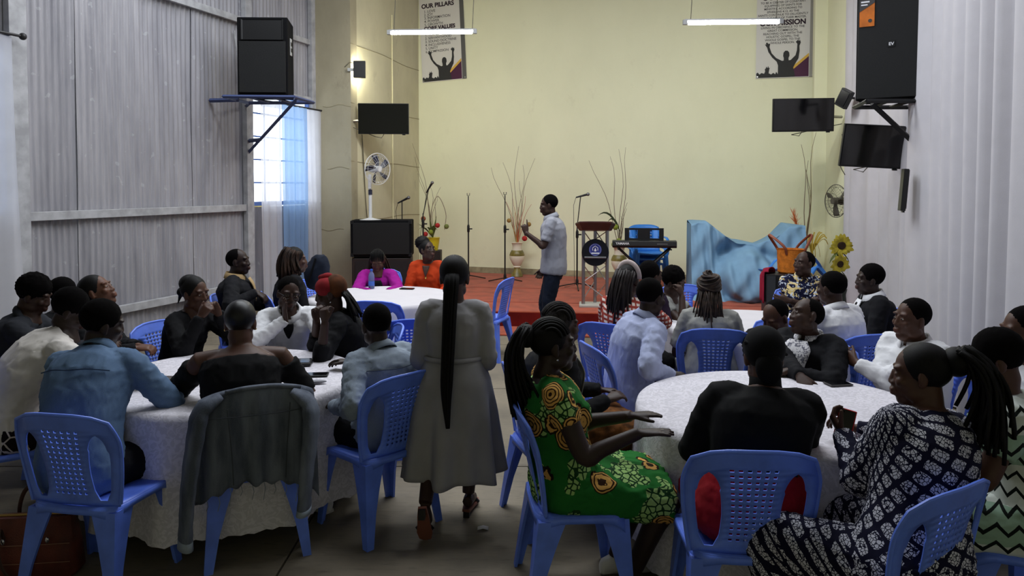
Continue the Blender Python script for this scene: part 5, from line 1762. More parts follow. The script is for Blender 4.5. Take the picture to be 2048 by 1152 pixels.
def standing():
    # speaker on the carpet strip in front of the stage
    p = Person('person in light grey shirt standing before the stage with one finger raised', (1097, 411, 8.6), -84, (.06, .0), (-4, -6, 0), stand=True, tone=3, voxel=.0085)
    p.arm(-1, ('p', 1052, 466, 8.42), (-.2, -.5, -1), hdir=(.1, .2, 1), palm=(.8, .3, 0), curl=62, index_out=True, thumb=20).arm(1, (.20, .16, .82), (.3, -1, 0), palm=(-1, 0, 0), curl=40)
    p.legs(feet={-1: (-.10, -.05, .085), 1: (.11, .06, .085)})
    p.body(eyes=True); p.top('short_sleeved_shirt', F_LGREY, sleeve=.40, loose=.022, body_loose=.044, t0=-.07, fold=.004); p.trousers(F_NAVYT, loose=.010); p.collar(F_LGREY); p.hair('buzz', seed=1); p.shoes(M_SHOEB, M_SOLE)
    # woman walking away in the aisle
    p = Person('person in long sleeved grey dress walking up the aisle away from the viewer', (909, 556, 4.10), 2, (.03, .0), (0, -8, 0), stand=True, female=True, tone=3, voxel=.0075, girth=.98, shw=.158)
    p.arm(1, (.10, .22, .95), (.42, -1, -.3), hdir=(-.8, .5, 0), palm=(0, -1, 0), curl=40).arm(-1, (-.10, .22, .95), (-.42, -1, -.3), hdir=(.8, .5, 0), palm=(0, -1, 0), curl=40)
    p.legs(feet={-1: (-.13, -.24, .20), 1: (.07, .10, .115)})
    p.footdir = {-1: np.array([0, .45, -.9]), 1: np.array([.1, 1, -.12])}
    p.body(); p.top('dress_bodice', F_GREYD, sleeve=.94, loose=.012, t0=.10, fold=.004, bust=1.0)
    z0, z1 = p.spine(.33)[0][2], .285
    n = 120
    th = np.arange(n) * 2 * math.pi / n
    rows_ = []
    for q in np.linspace(0, 1, 22):
        a, b = p.dims(.36)
        rr_ = (np.abs(np.cos(th)) ** 2.35 + np.abs(np.sin(th)) ** 2.35) ** (-1 / 2.35)
        hipx = .225 + .012
        ax_ = np.interp(q, [0, .18, .45, 1], [a + .022, .205, .235, .272])
        ay_ = np.interp(q, [0, .18, .45, 1], [b + .024, .165, .20, .245])
        f = 1 + np.clip((q - .12) / .88, 0, 1) * (.11 * np.sin(7 * th + .6) + .085 * np.sin(11 * th + 1.9) + .04 * np.sin(4 * th))
        z = z0 + (z1 - z0) * q + .012 * q * np.sin(5 * th + 1)
        rows_.append(np.stack([ax_ * rr_ * f * np.cos(th) - .01 * q, ay_ * rr_ * f * np.sin(th) + p.spine(.33)[0][1] * (1 - q), z], 1))
    MB().grid(np.array(rows_), True).build('dress_skirt', F_GREYD, p.root, angle=0, solid=.004)
    a = np.linspace(0, 2 * math.pi, 28, endpoint=False)
    A_, B_ = p.dims(.36)
    MB().tube(np.stack([(A_ + .026) * np.cos(a), (B_ + .028) * np.sin(a) + p.spine(.33)[0][1], np.full(28, z0 + .005)], 1), .014, 8, close=True, flat=1.0).build('waist_band', F_GREYD, p.root, angle=0)
    p.hair('sleek')
    def tail(mb, pl):
        L = smoothline([pl((0, -.095, .03)), pl((0, -.135, -.03)), pl((-.005, -.15, -.16)), pl((-.01, -.165, -.38)), pl((-.015, -.175, -.62)), pl((-.005, -.175, -.80))], 6)
        rad = np.interp(np.linspace(0, 1, len(L)), [0, .12, .3, .75, 1], [.030, .036, .036, .028, .006])
        mb.tube(L, rad, 16, flat=.55)
        rg = np.random.default_rng(4)
        for i in range(26):
            an = rg.uniform(0, 6.28)
            off = np.stack([np.cos(an) * rad * 1.0, np.sin(an) * rad * .6, np.zeros(len(L))], 1)
            mb.tube(L + off * np.linspace(1, 1.05, len(L))[:, None], .0055, 5)
    p.headpart('long_ponytail', M_HAIR, tail, angle=0)
    for s in (-1, 1):
        A = p.an[s]; ff = nrm(p.footdir[s]); lat = nrm(np.cross(ff, UP)); up = np.cross(lat, ff)
        out = [(-.065, -.022), (-.07, .022), (0, .030), (.06, .034), (.12, .042), (.17, .032), (.185, 0), (.17, -.032), (.12, -.042), (.06, -.034), (0, -.03)]
        so = MB().loft([[A + ff * a_ + lat * b_ - up * .088 for a_, b_ in out], [A + ff * a_ + lat * b_ - up * .074 for a_, b_ in out]]).build('sandal', mat('sandal_sole', (120, 72, 58), .6), p.root, angle=30)
        MB().tube([A + lat * -.042 + ff * .10 - up * .08, A + ff * .095 - up * .030, A + lat * .042 + ff * .10 - up * .08], .012, 8).build('strap', M_SHOEB, so)
        MB().box(A - ff * .045 - up * .105, (.035, .035, .05)).build('heel', M_SHOEB, so)
near_table_left(); far_table_left(); near_table_right(); far_table_right(); standing()
# unoccupied chairs
place_chair(*D(766, 640, 6.62)[:2], 8, 'unoccupied blue plastic chair with its back to the viewer at the water bottle table')
place_chair(*D(820, 660, 5.75)[:2], -14, 'unoccupied dark blue plastic chair beside the grey dress')
place_chair(*D(800, 690, 5.25)[:2], -118, 'unoccupied pale blue plastic chair peeking out beside the denim jacket shoulder')
place_chair(*D(972, 610, 8.05)[:2], -70, 'unoccupied blue plastic chair between the grey dress and the stage')
place_chair(*D(1384, 600, 7.15)[:2], 168, 'unoccupied blue plastic chair facing the viewer beyond the far right table')
bake_people()

# ================================================================== FURNISHINGS AND EQUIPMENT
def text(body, size, loc, rot, m, parent, align='LEFT', bold=0.0, name='lettering', sx=1.0):
    cu = bpy.data.curves.new(name, 'FONT')
    cu.body = body
    cu.size = size
    cu.align_x = align
    cu.align_y = 'BOTTOM_BASELINE'
    cu.offset = bold
    cu.extrude = 0.0006
    cu.materials.append(m)
    o = bpy.data.objects.new(name, cu)
    COL.objects.link(o)
    o.parent = parent
    o.location = loc
    o.rotation_euler = rot
    o.scale.x = sx
    return o
M_DARKTXT = mat('dark_plum_print', (44, 26, 40), .7)
M_GREYTXT = mat('dark_grey_print', (62, 60, 60), .7)
M_WHITETXT = mat('white_print', (215, 215, 220), .6)
M_TV = mat('television_plastic', (12, 12, 14), .35, .45)
M_SCREEN = mat('television_screen', (6, 6, 9), .12, .6)
M_CARPETBOX = mat('black_speaker_carpet', (17, 17, 19), .95, .1, bump=.5, bscale=260)
M_GRILLE = mat('black_speaker_grille', (11, 12, 13), .6, .3, bump=.6, bscale=420)
M_CHROME = mat('brushed_aluminium', (168, 168, 168), .35, .5, 1.0)
M_STEELB = mat('dark_blue_steel', (60, 72, 112), .45, .4)

def wl_hit(px, py):
    """point of the back wall seen at a pixel"""
    d = ray(px, py)
    a, b = np.array([*PC, 0.0]), np.array([*PD, 0.0])
    n = nrm(np.cross(b - a, UP))
    o = np.array([0, 0, CAM_H])
    return o + d * (np.dot(a - o, n) / np.dot(d, n))
BK_D = nrm(np.array([*(PD - PC), 0]))
BK_ANG = math.atan2(BK_D[1], BK_D[0])
BK_N = np.array([BK_D[1], -BK_D[0], 0])

# ---- banners
M_BANNER = mat('banner_vinyl', (214, 212, 206), .6, .3)
M_BGREY = mat('banner_grey_edge', (92, 92, 90), .6)
M_BPLUM = mat('banner_plum', (74, 32, 62), .6)
M_BGOLD = mat('banner_gold', (214, 172, 72), .6)
M_BSIL = mat('banner_silhouette', (50, 50, 50), .7)
def banner(px, py, width, height, roll, label, lines, grey_right):
    base = wl_hit(px, py) + BK_N * 0.02
    e = empty('banner', tuple(base), BK_ANG)
    e.rotation_euler = (0, RAD(roll), BK_ANG)
    tag(e, label, 'banner')
    MB().box((width / 2, 0, height / 2), (width, .006, height)).build('vinyl_sheet', M_BANNER, e, smooth=False)
    g0 = width * .90
    MB().box((width * .955, -.004, height / 2), (width * .09, .004, height)).build('side_band', grey_right, e, smooth=False)
    f = g0 / .80
    def pr(name, pts, m, y):
        MB().prism([(x * f, z * f) for x, z in pts], .003, (0, y, 0)).build(name, m, e, smooth=False)
    pr('plum_corner', [(.50, .01), (.80, .01), (.80, .33), (.56, .13)], M_BPLUM, -.005)
    pr('gold_stripe', [(.535, .105), (.57, .13), (.80, .33), (.80, .38), (.545, .165)], M_BGOLD, -.0055)
    body = [(.34, .01), (.60, .01), (.57, .16), (.60, .22), (.645, .30), (.66, .42), (.655, .50), (.675, .55), (.665, .59), (.645, .575), (.635, .60), (.62, .58), (.60, .565), (.625, .53), (.62, .43), (.60, .35), (.53, .28), (.50, .275), (.495, .31), (.51, .35), (.505, .40), (.48, .43), (.445, .43), (.42, .40), (.415, .35), (.425, .315), (.425, .275), (.40, .27), (.31, .32), (.24, .40), (.205, .50), (.215, .545), (.20, .56), (.185, .55), (.175, .575), (.15, .57), (.155, .545), (.135, .545), (.17, .49), (.19, .42), (.25, .33), (.32, .26), (.34, .20)]
    pr('raised_arms_figure', body, M_BSIL, -.0065)
    crowd = [(.01, .01), (.35, .01), (.34, .06), (.315, .10), (.30, .06), (.27, .085), (.24, .06), (.20, .08), (.205, .12), (.215, .17), (.20, .165), (.19, .20), (.18, .165), (.16, .19), (.155, .16), (.14, .15), (.145, .11), (.13, .075), (.09, .09), (.06, .065), (.03, .10), (.01, .08)]
    pr('crowd_hands', crowd, M_BSIL, -.006)
    for txt, x, z, size, bold, al, m in lines:
        text(txt, size, (x, -.0048, z), (RAD(90), 0, 0), m, e, al, bold, sx=1.0)
    for x in (.03, width - .03):
        MB().lathe([(.012, 0), (.012, .004)], (x, -.004, .03), 12, rotx(RAD(90))).build('eyelet', M_CHROME, e)
L1 = [('CHURCH', .42, 1.62, .062, .001, 'CENTER', M_GREYTXT), ('OUR PILLARS', .40, 1.455, .118, .005, 'CENTER', M_DARKTXT)]
for i_, s_ in enumerate(('1. LOVE', '2. JOY', '3. INFORMATION', '4. POWER', '5. GROWTH')):
    L1.append((s_, .10, 1.365 - .065 * i_, .072, .0004, 'LEFT', M_GREYTXT))
L1.append(('CORE VALUES', .42, 1.015, .105, .005, 'CENTER', M_DARKTXT))
for i_, s_ in enumerate(('1. TRANSPARENCY', '2. SERVANTHOOD', '3. SOUND DOCTRINE', '4. INCLUSIVENESS', '5. UNITY', '6. COMPASSION')):
    L1.append((s_, .10, .905 - .066 * i_, .068, .0004, 'LEFT', M_GREYTXT))
banner(846, 166, .945, 3.0, -2.6, 'hanging banner listing pillars and core values near the left stage corner', L1, M_BGREY)
L2 = [('OUR VISION', .42, 1.32, .118, .005, 'CENTER', M_DARKTXT), ('OUR MISSION', .42, .89, .118, .005, 'CENTER', M_DARKTXT)]
for i_, s_ in enumerate(('TO BE A CENTER OF CONSTANT', 'EQUIPPING OF SAINTS FOR', 'MINISTRY, ACCORDING TO', 'EPHESIANS 4:12, AS THE', 'SAINTS CONTINUE TO DILLIGENTLY', 'SEEK THE FACE OF THEIR MASTER.')):
    L2.append((s_, .42, 1.255 - .052 * i_, .048, .0006, 'CENTER', M_GREYTXT))
for i_, s_ in enumerate(('LIVING IN OBEDIENCE TO THE', 'GREAT COMMISSION,', 'REACHING OUT WITH THE', 'HOLISTIC GOSPEL; THE', 'WHOLE GOSPEL TO THE', 'WHOLE PERSON.')):
    L2.append((s_, .42, .835 - .052 * i_, .050, .0006, 'CENTER', M_GREYTXT))
banner(1511, 158, .935, 3.0, 0.4, 'hanging banner with vision and mission text near the right stage corner', L2, mat('banner_pale_edge', (150, 148, 140), .6))

# ---- hanging fluorescent tubes
def tube_mat():
    t = NT('lit_fluorescent_tube')
    t.b.inputs['Base Color'].default_value = (1, 1, 1, 1)
    t.b.inputs['Emission Color'].default_value = (1.0, 0.985, 0.91, 1)
    t.b.inputs['Emission Strength'].default_value = TUBE_E
    return t.m
TUBE_E = 150.0
M_TUBE = tube_mat()
M_BATTEN = mat('grey_batten', (150, 150, 150), .5)
def tube_light(p0, p1, label, wires):
    a, b = np.array(p0), np.array(p1)
    c = (a + b) / 2
    e = empty('tube_light', tuple(c))
    tag(e, label, 'light fitting', 'hanging fluorescent tubes')
    d = nrm(b - a)
    def at(p): return p - c
    MB().tube([at(a + UP * .035), at(b + UP * .035)], .022, 4).build('batten', M_BATTEN, e, smooth=False)
    MB().tube([at(a + d * .04), at(b - d * .04)], .017, 10).build('tube', M_TUBE, e)
    for q in (a, b):
        MB().box(at(q + UP * .015), (.05, .05, .06)).build('lamp_holder', M_BATTEN, e, smooth=False)
    for f in wires:
        p = a + (b - a) * f
        MB().tube([at(p + UP * .05), at(p + UP * .45 + d * .02), at(p + UP * 2.0)], .005, 5).build('suspension_wire', M_CABLE, e)
tube_light(D(778, 67, 10.15), D(950, 65, 10.0), 'lit fluorescent tube hanging in front of the pillars banner', (.06, .97))
tube_light(D(1370, 47, 9.25), D(1562, 45, 9.15), 'lit fluorescent tube hanging in front of the mission banner', (.06, .95))

# ---- floodlight on the side wall
e = empty('wall_floodlight', tuple(D(719, 139, 11.62)), RAD(8))
tag(e, 'small black wall floodlight glowing against the side wall above the left television', 'light fitting')
MB().box((0, 0, 0), (.19, .07, .27)).build('housing', M_BLACK, e, smooth=False, bevel=.008)
t_ = NT('lit_floodlight_lens'); t_.b.inputs['Emission Color'].default_value = (1, .95, .72, 1); t_.b.inputs['Emission Strength'].default_value = 70
MB().box((-.01, .045, 0), (.16, .012, .23)).build('lens', t_.m, e, smooth=False)
MB().tube([(-.04, .06, .10), (-.16, .06, .12), (-.24, .10, .05)], .008, 6).build('cable', M_CABLE, e)
MB().box((-.14, .04, 0), (.10, .03, .05)).build('bracket', M_CHROME, e, smooth=False)
e = empty('wall_floodlight', tuple(D(1689, 197, 9.6)), RAD(-60))
tag(e, 'small dark wall floodlight half hidden beside the right drape', 'light fitting')
MB().box((0, 0, 0), (.17, .07, .24), roty(RAD(30))).build('housing', M_BLACK, e, smooth=False, bevel=.008)
MB().box((0, -.04, 0), (.13, .01, .19), roty(RAD(30))).build('lens', M_SCREEN, e, smooth=False)
MB().tube([(0, .02, 0), (0, .22, .02)], .015, 6).build('bracket', M_BLACK, e)

# ---- wall speakers
def pa_speaker(loc, size, rz, label, horn=True, sticker=False):
    w, d, h = size
    e = empty('wall_speaker', loc, rz)
    tag(e, label, 'speaker')
    ring0 = [(-w / 2, -d / 2), (w / 2, -d / 2), (w * .40, d / 2), (-w * .40, d / 2)]
    MB().loft([[(x, y, z) for x, y in ring0] for z in (0, h)]).build('cabinet', M_CARPETBOX, e, smooth=False, bevel=.012)
    if horn:
        MB().box((0, -d / 2 - .008, h * .36), (w * .92, .018, h * .66)).build('grille', M_GRILLE, e, smooth=False, bevel=.006)
        hp = empty('horn_mount', (0, 0, 0)) if False else None
        ho = MB()
        o = [(-.42 * w, .71 * h), (.42 * w, .71 * h), (.42 * w, .97 * h), (-.42 * w, .97 * h)]
        i = [(-.16 * w, .81 * h), (.16 * w, .81 * h), (.16 * w, .88 * h), (-.16 * w, .88 * h)]
        ho.loft([[(x, -d / 2 - .016, z) for x, z in o], [(x * .95, -d / 2 - .016, z) for x, z in o], [(x, -d / 2 + .10, z) for x, z in i]], caps=False)
        ho.box((0, -d / 2 - .004, h * .84), (w * .84, .006, h * .26))
        ho.build('horn', M_BLACK, e, smooth=False)
        hd_ = MB().box((w * .455, -.02, h * .66), (.02, .09, .22), rotz(RAD(-0))).build('handle', mat('pale_handle_plate', (150, 150, 150), .5), e, smooth=False, bevel=.004)
        MB().box((w * .455 + .008, -.02, h * .70), (.012, .05, .05)).build('grip_recess', M_BLACK, hd_, smooth=False)
        MB().box((w * .455 + .008, -.02, h * .62), (.012, .05, .05)).build('grip_recess', M_BLACK, hd_, smooth=False)
    else:
        g = MB().box((0, -d / 2 - .006, h * .5), (w * .95, .016, h * .97)).build('grille', M_GRILLE, e, smooth=False, bevel=.006)
        if sticker:
            s = MB().box((-w * .33, -d / 2 - .017, h * .845), (w * .24, .003, h * .26)).build('sticker', mat('orange_sticker', (206, 112, 36), .6, var=.2, vscale=8), e, smooth=False)
            MB().prism([(-w * .45, h * .975), (-w * .21, h * .975), (-w * .21, h * .94), (-w * .45, h * .86)], .002, (0, -d / 2 - .0195, 0)).build('dark_print', M_GREYTXT, s, smooth=False)
            MB().box((-w * .36, -d / 2 - .0212, h * .953), (.075, .001, .014)).build('print_line', M_WHITETXT, s, smooth=False)
            MB().box((-w * .375, -d / 2 - .0212, h * .925), (.058, .001, .012)).build('print_line', M_WHITETXT, s, smooth=False)
            MB().lathe([(.018, 0), (.018, .002)], (-w * .28, -d / 2 - .0185, h * .77), 14, rotx(RAD(90))).build('round_print', M_GREYTXT, s)
            b = MB().box((w * .06, -d / 2 - .016, h * .53), (.062, .004, .062)).build('badge', M_BLACK, e, smooth=False)
            text('EV', .042, (w * .06, -d / 2 - .019, h * .515), (RAD(90), 0, 0), M_WHITETXT, b, 'CENTER', .001)
    return e
sp = D(538, 195, 9.55)
pa_speaker(tuple(sp), (.64, .52, .985), RAD(2), 'black carpeted loudspeaker with horn on the left wall shelf')
def shelf(pts, wall_pts, label, m, name='speaker_shelf'):
    e = empty(name, tuple(pts[0]))
    tag(e, label, 'shelf')
    o = np.array(pts[0])
    n = len(pts)
    for i in range(n):
        a, b = np.array(pts[i]) - o, np.array(pts[(i + 1) % n]) - o
        MB().tube([a, b], .022, 4).build('frame_bar', m, e, smooth=False)
    for f in (.33, .66):
        a = np.array(pts[0]) + (np.array(pts[1]) - np.array(pts[0])) * f - o
        b = np.array(pts[3]) + (np.array(pts[2]) - np.array(pts[3])) * f - o
        MB().tube([a, b], .016, 4).build('cross_bar', m, e, smooth=False)
    for a, b in wall_pts:
        MB().tube([np.array(a) - o, np.array(b) - o], .028, 4).build('strut', m, e, smooth=False)
z_ = sp[2] - .03
c0 = np.array([sp[0], sp[1], z_])
q = [c0 + np.array([-.46, -.36, 0]), c0 + np.array([.42, -.30, 0]), c0 + np.array([.50, .32, 0]), c0 + np.array([-.40, .36, 0])]
wa = WL(1.72, 2.38, .06)
_q = (c0 + np.array([.42, -.20, -.02])) * .26 + wa * .74
shelf([tuple(v) for v in q], [(tuple(c0 + np.array([.42, -.20, -.02])), tuple(wa)), (tuple(c0 + np.array([-.40, .0, 0])), tuple(WL(1.0, z_, .03))), (tuple(c0 + np.array([-.38, .36, 0])), tuple(WL(1.72, z_, .03))), (tuple(WL(1.72, _q[2], .05)), tuple(_q))], 'blue steel shelf bracket carrying the left wall speaker', M_STEELB)
sr = D(1776, 203, 7.35)
pa_speaker(tuple(sr), (.56, .40, 1.02), RAD(-31), 'tall black loudspeaker with orange sticker on the right wall', horn=False, sticker=True)
c0 = np.array([sr[0], sr[1], sr[2] - .03])
q = [c0 + np.array([-.36, -.30, 0]), c0 + np.array([.30, -.30, 0]), c0 + np.array([.34, .26, 0]), c0 + np.array([-.22, .26, 0])]
shelf([tuple(v) for v in q], [(tuple(c0 + np.array([-.28, -.24, -.02])), tuple(D(1826, 284, 7.2))), (tuple(c0 + np.array([.3, 0, 0])), tuple(c0 + np.array([.50, 0, 0]))), (tuple(D(1826, 284, 7.2)), tuple(D(1850, 284, 7.2)))], 'black steel shelf bracket carrying the tall right wall speaker', M_BLACK)

# ---- televisions
def television(px0, px1, py0, py1, Y, label, yaw=0.0, pitch=0.0, arm=None, roll=0.0, mount=True):
    c = D((px0 + px1) / 2, (py0 + py1) / 2, Y)
    w, h = (px1 - px0) / FPX * Y / max(.3, math.cos(RAD(yaw))), (py1 - py0) / FPX * Y
    e = empty('television', tuple(c))
    e.rotation_euler = (RAD(pitch), RAD(roll), RAD(yaw))
    tag(e, label, 'television', 'wall mounted televisions')
    MB().box((0, .02, 0), (w, .045, h)).build('casing', M_TV, e, smooth=False, bevel=.006)
    MB().box((0, -.006, .006), (w - .024, .006, h - .034)).build('screen', M_SCREEN, e, smooth=False)
    MB().box((w * .40, -.004, -h / 2 - .008), (.05, .02, .016)).build('sensor', M_TV, e, smooth=False)
    if mount:
        MB().box((0, .06, 0), (w * .35, .05, h * .45)).build('wall_mount', M_TV, e, smooth=False)
    if arm is not None:
        R = np.array(e.rotation_euler.to_matrix())
        q = R.T @ (np.array(arm) - c)
        MB().tube([(0, .08, 0), tuple(q)], .020, 4).build('arm', M_CHROME, e, smooth=False)
        MB().tube([(w * .0, .05, -h / 2), (-.04, .05, -h / 2 - .06), (-.14, .07, -h / 2 - .04), tuple(q + np.array([0, 0, -.1]))], .006, 5).build('cable', M_CABLE, e)
    return e
television(717, 817, 207, 268, 11.75, 'flat television mounted on the left side wall above the fan', 4, 2, arm=on_seg(PB, PC, .02, 2.95, .01))
television(1547, 1667, 197, 263, 10.4, 'flat television on an arm beneath the mission banner', -3, 3, arm=D(1684, 234, 10.75), roll=-.5)
television(1686, 1806, 250, 336, 7.9, 'tilted flat television below the tall right wall speaker', -4, 12, arm=D(1826, 298, 8.25), roll=3)
e = television(1808, 1815, 338, 422, 7.0, 'narrow edge of a television showing against the drape', 76, 4, mount=False)
for o_, pts in (('hanging_cable', [(733, 268), (734, 330), (731, 400), (738, 442)]), ('hanging_cable', [(726, 275), (729, 340), (722, 400), (720, 440)])):
    ob = MB().tube(smoothline([on_seg(PB, PC, .12 + .02 * k, D(px, py, 11.9)[2], .02) for k, (px, py) in enumerate(pts)]), .007, 5).build(o_, M_CABLE)
    tag(ob, 'thin dark cable hanging on the side wall left of the fan' if pts[0][0] == 733 else 'thin slack cable hanging farthest left on the side wall', 'cable')
ob = MB().tube(smoothline([D(1684, 268, 9.6), D(1688, 300, 9.6), D(1681, 330, 9.6), D(1690, 350, 9.6)]), .006, 5).build('hanging_cable', M_CABLE)
tag(ob, 'thin cable dangling beside the tilted television', 'cable')

# ---- fans
def fan_head(mb_list, c, R, r, parent, blade_m, cage_m, nb=5, wires=26):
    cg = MB()
    for yy, rr_ in ((-.055, r * .45), (-.035, r * .86), (0, r), (.035, r * .86)):
        a = np.linspace(0, 2 * math.pi, 40, endpoint=False)
        cg.tube(np.stack([rr_ * np.cos(a), np.full(40, yy), rr_ * np.sin(a)], 1) @ R.T + c, .006 if rr_ == r else .0025, 5, close=True)
    for i in range(wires):
        a = 2 * math.pi * i / wires
        u = np.array([math.cos(a), 0, math.sin(a)])
        cg.tube(np.array([u * .03 + [0, -.07, 0], u * r * .55 + [0, -.055, 0], u * r, u * r * .5 + [0, .05, 0], u * .04 + [0, .06, 0]]) @ R.T + c, .0016, 4)
    cg.build('cage', cage_m, parent)
    for i in range(nb):
        a = 2 * math.pi * i / nb + .3
        P = []
        for q in np.linspace(.12, .92, 6):
            w = .10 + .17 * math.sin(q * 2.2)
            row = []
            for k in np.linspace(-1, 1, 4):
                th = a + k * w * (1.6 - q) + .35 * q
                row.append([q * r * math.cos(th), .018 * k, q * r * math.sin(th)])
            P.append(row)
        b = MB().grid(np.array(P) @ R.T + c).build('blade', blade_m, parent, solid=.004)
    MB().lathe([(.02, -.065), (.045, -.06), (.05, -.02), (.05, .06), (.06, .08), (.045, .18), (.0, .19)], c, 18, R @ rotx(RAD(-90))).build('motor_housing', cage_m, parent)
M_FANW = mat('white_fan_plastic', (206, 206, 206), .45)
M_FANB = mat('navy_fan_blade', (46, 48, 64), .4)
M_FANG = mat('smoky_fan_blade', (70, 66, 56), .4)
pb = D(741, 443, 11.35)
e = empty('pedestal_fan', tuple(pb))
tag(e, 'white pedestal fan with navy blades standing on the floor speaker', 'fan')
MB().lathe([(.26, 0), (.26, .015), (.12, .035), (.03, .06)], n=28).build('base', M_FANW, e)
MB().tube([(0, 0, .03), (0, 0, .42)], .026, 12).build('outer_pole', M_FANW, e)
MB().tube([(0, 0, .42), (0, 0, .50)], .032, 12).build('collar', M_FANB, e)
MB().tube([(0, 0, .48), (0, 0, .74)], .017, 12).build('inner_pole', M_FANW, e)
MB().box((.0, -.03, .62), (.05, .05, .22)).build('control_box', M_FANW, e, smooth=False, bevel=.01)
fan_head(None, np.array([.12, -.02, .82]), rotz(RAD(48)), .245, e, M_FANB, M_FANW)
e = empty('wall_fan', tuple(D(1672, 402, 10.4)))
tag(e, 'wall fan with smoky blades half hidden by the white drape', 'fan')
fan_head(None, np.array([0, 0, 0]), rotz(RAD(-76)), .235, e, M_FANG, M_CABLE, 3)
MB().box((.12, .10, 0), (.06, .16, .08), rotz(RAD(-58))).build('wall_bracket', M_CABLE, e, smooth=False)

# ---- floor speakers on the stage, left
ZS = .22
c = D(763, 480, 11.15)
e = empty('floor_speaker', (c[0], c[1], .80), RAD(4))
tag(e, 'wide black floor speaker under the pedestal fan', 'speaker')
MB().box((0, .2, .30), (.93, .50, .56)).build('cabinet', M_CARPETBOX, e, smooth=False, bevel=.015)
MB().box((0, -.058, .30), (.86, .02, .49)).build('grille', M_GRILLE, e, smooth=False, bevel=.008)
for x in (-.44, .44):
    for z in (.05, .55):
        MB().box((x, -.045, z), (.05, .03, .05)).build('corner_guard', M_BLACK, e, smooth=False)
e2 = empty('speaker_cabinet', (c[0], c[1], ZS), RAD(4))
tag(e2, 'dark brown low cabinet carrying the wide floor speaker', 'cabinet')
M_DKBROWN = mat('dark_brown_cabinet', (44, 34, 32), .6, var=.2)
MB().box((0, .2, .29), (.90, .46, .575)).build('body', M_DKBROWN, e2, smooth=False, bevel=.01)
MB().box((0, -.036, .29), (.80, .012, .48)).build('front_panel', mat('dark_front', (30, 25, 26), .7), e2, smooth=False)

# ---- microphone stands
M_STAND = mat('black_stand_steel', (20, 20, 22), .4, .45)
M_MIC = mat('silver_mic_grille', (120, 120, 122), .4, .4, .8)
def mic_stand(px, base_py, top_py, label, mic=None, boom=None, z=ZS, Y=None, spread=.34, a0=.5):
    b = G(px, base_py, z) if Y is None else np.array([*D(px, 400, Y)[:2], z])
    Yb = b[1]
    top = D(px, top_py, Yb)[2] - z
    e = empty('microphone_stand', (b[0], b[1], z))
    tag(e, label, 'mic stand', 'microphone stands on the stage')
    for i in range(3):
        a = a0 + i * 2 * math.pi / 3
        MB().tube([(0, 0, .09), (math.cos(a) * spread, math.sin(a) * spread, .012)], .011, 6).build('leg', M_STAND, e)
    MB().lathe([(.022, .06), (.026, .08), (.026, .13), (.018, .16)], n=12).build('hub', M_STAND, e)
    MB().tube([(0, 0, .06), (0, 0, top * .60)], .013, 8).build('lower_pole', M_STAND, e)
    MB().lathe([(.018, top * .57), (.024, top * .58), (.024, top * .64), (.016, top * .66)], n=12).build('clutch', M_STAND, e)
    MB().box((.035, 0, top * .61), (.07, .02, .022)).build('clutch_knob', M_STAND, e, smooth=False)
    tp = (0, 0, top)
    if boom:
        MB().tube([(0, 0, top * .6), (0, 0, top * .72)], .010, 8).build('upper_pole', M_STAND, e)
        bp = np.array(boom)
        MB().tube([np.array([0, 0, top * .70]) - bp * .25, np.array([0, 0, top * .70]) + bp], .008, 8).build('boom', M_STAND, e)
        tp = tuple(np.array([0, 0, top * .70]) + bp)
    else:
        MB().tube([(0, 0, top * .6), tp], .009, 8).build('upper_pole', M_STAND, e)
    if mic is None:
        MB().tube([tuple(np.array(tp) + np.array(v)) for v in ((-.022, 0, .05), (-.022, 0, .01), (.022, 0, .01), (.022, 0, .05))], .006, 6).build('clip', M_STAND, e)
    else:
        d = nrm(mic)
        t0 = np.array(tp)
        m_ = MB().tube([t0 - d * .08, t0 + d * .02, t0 + d * .10], [.012, .016, .020], 10).build('microphone', M_STAND, e)
        MB().ell(t0 + d * .125, .029, None, 12, 10).build('grille', M_MIC, m_)
        MB().tube([t0 - d * .08, t0 - d * .12 + np.array([0, 0, -.12]), np.array([-.05, .02, top * .5]), np.array([-.04, .02, .05]), np.array([-.2, .1, .01])], .004, 5).build('cable', M_STAND, e)
mic_stand(937, 560, 392, 'empty microphone stand nearest the side wall behind the aisle walker')
mic_stand(1010, 566, 390, 'empty microphone stand beside the vase with red sticks')
mic_stand(1154, 577, 400, 'microphone stand holding a microphone behind the lectern', mic=(.95, 0, .25), boom=(.055, 0, .50))
mic_stand(804, 0, 402, 'short microphone stand with microphone rising behind the floor speaker', mic=(.9, -.1, .45), Y=12.0)
mic_stand(846, 0, 372, 'microphone stand leaning before the plant with red and green balls', mic=(.5, -.2, .8), boom=(.10, 0, .46), Y=12.6)

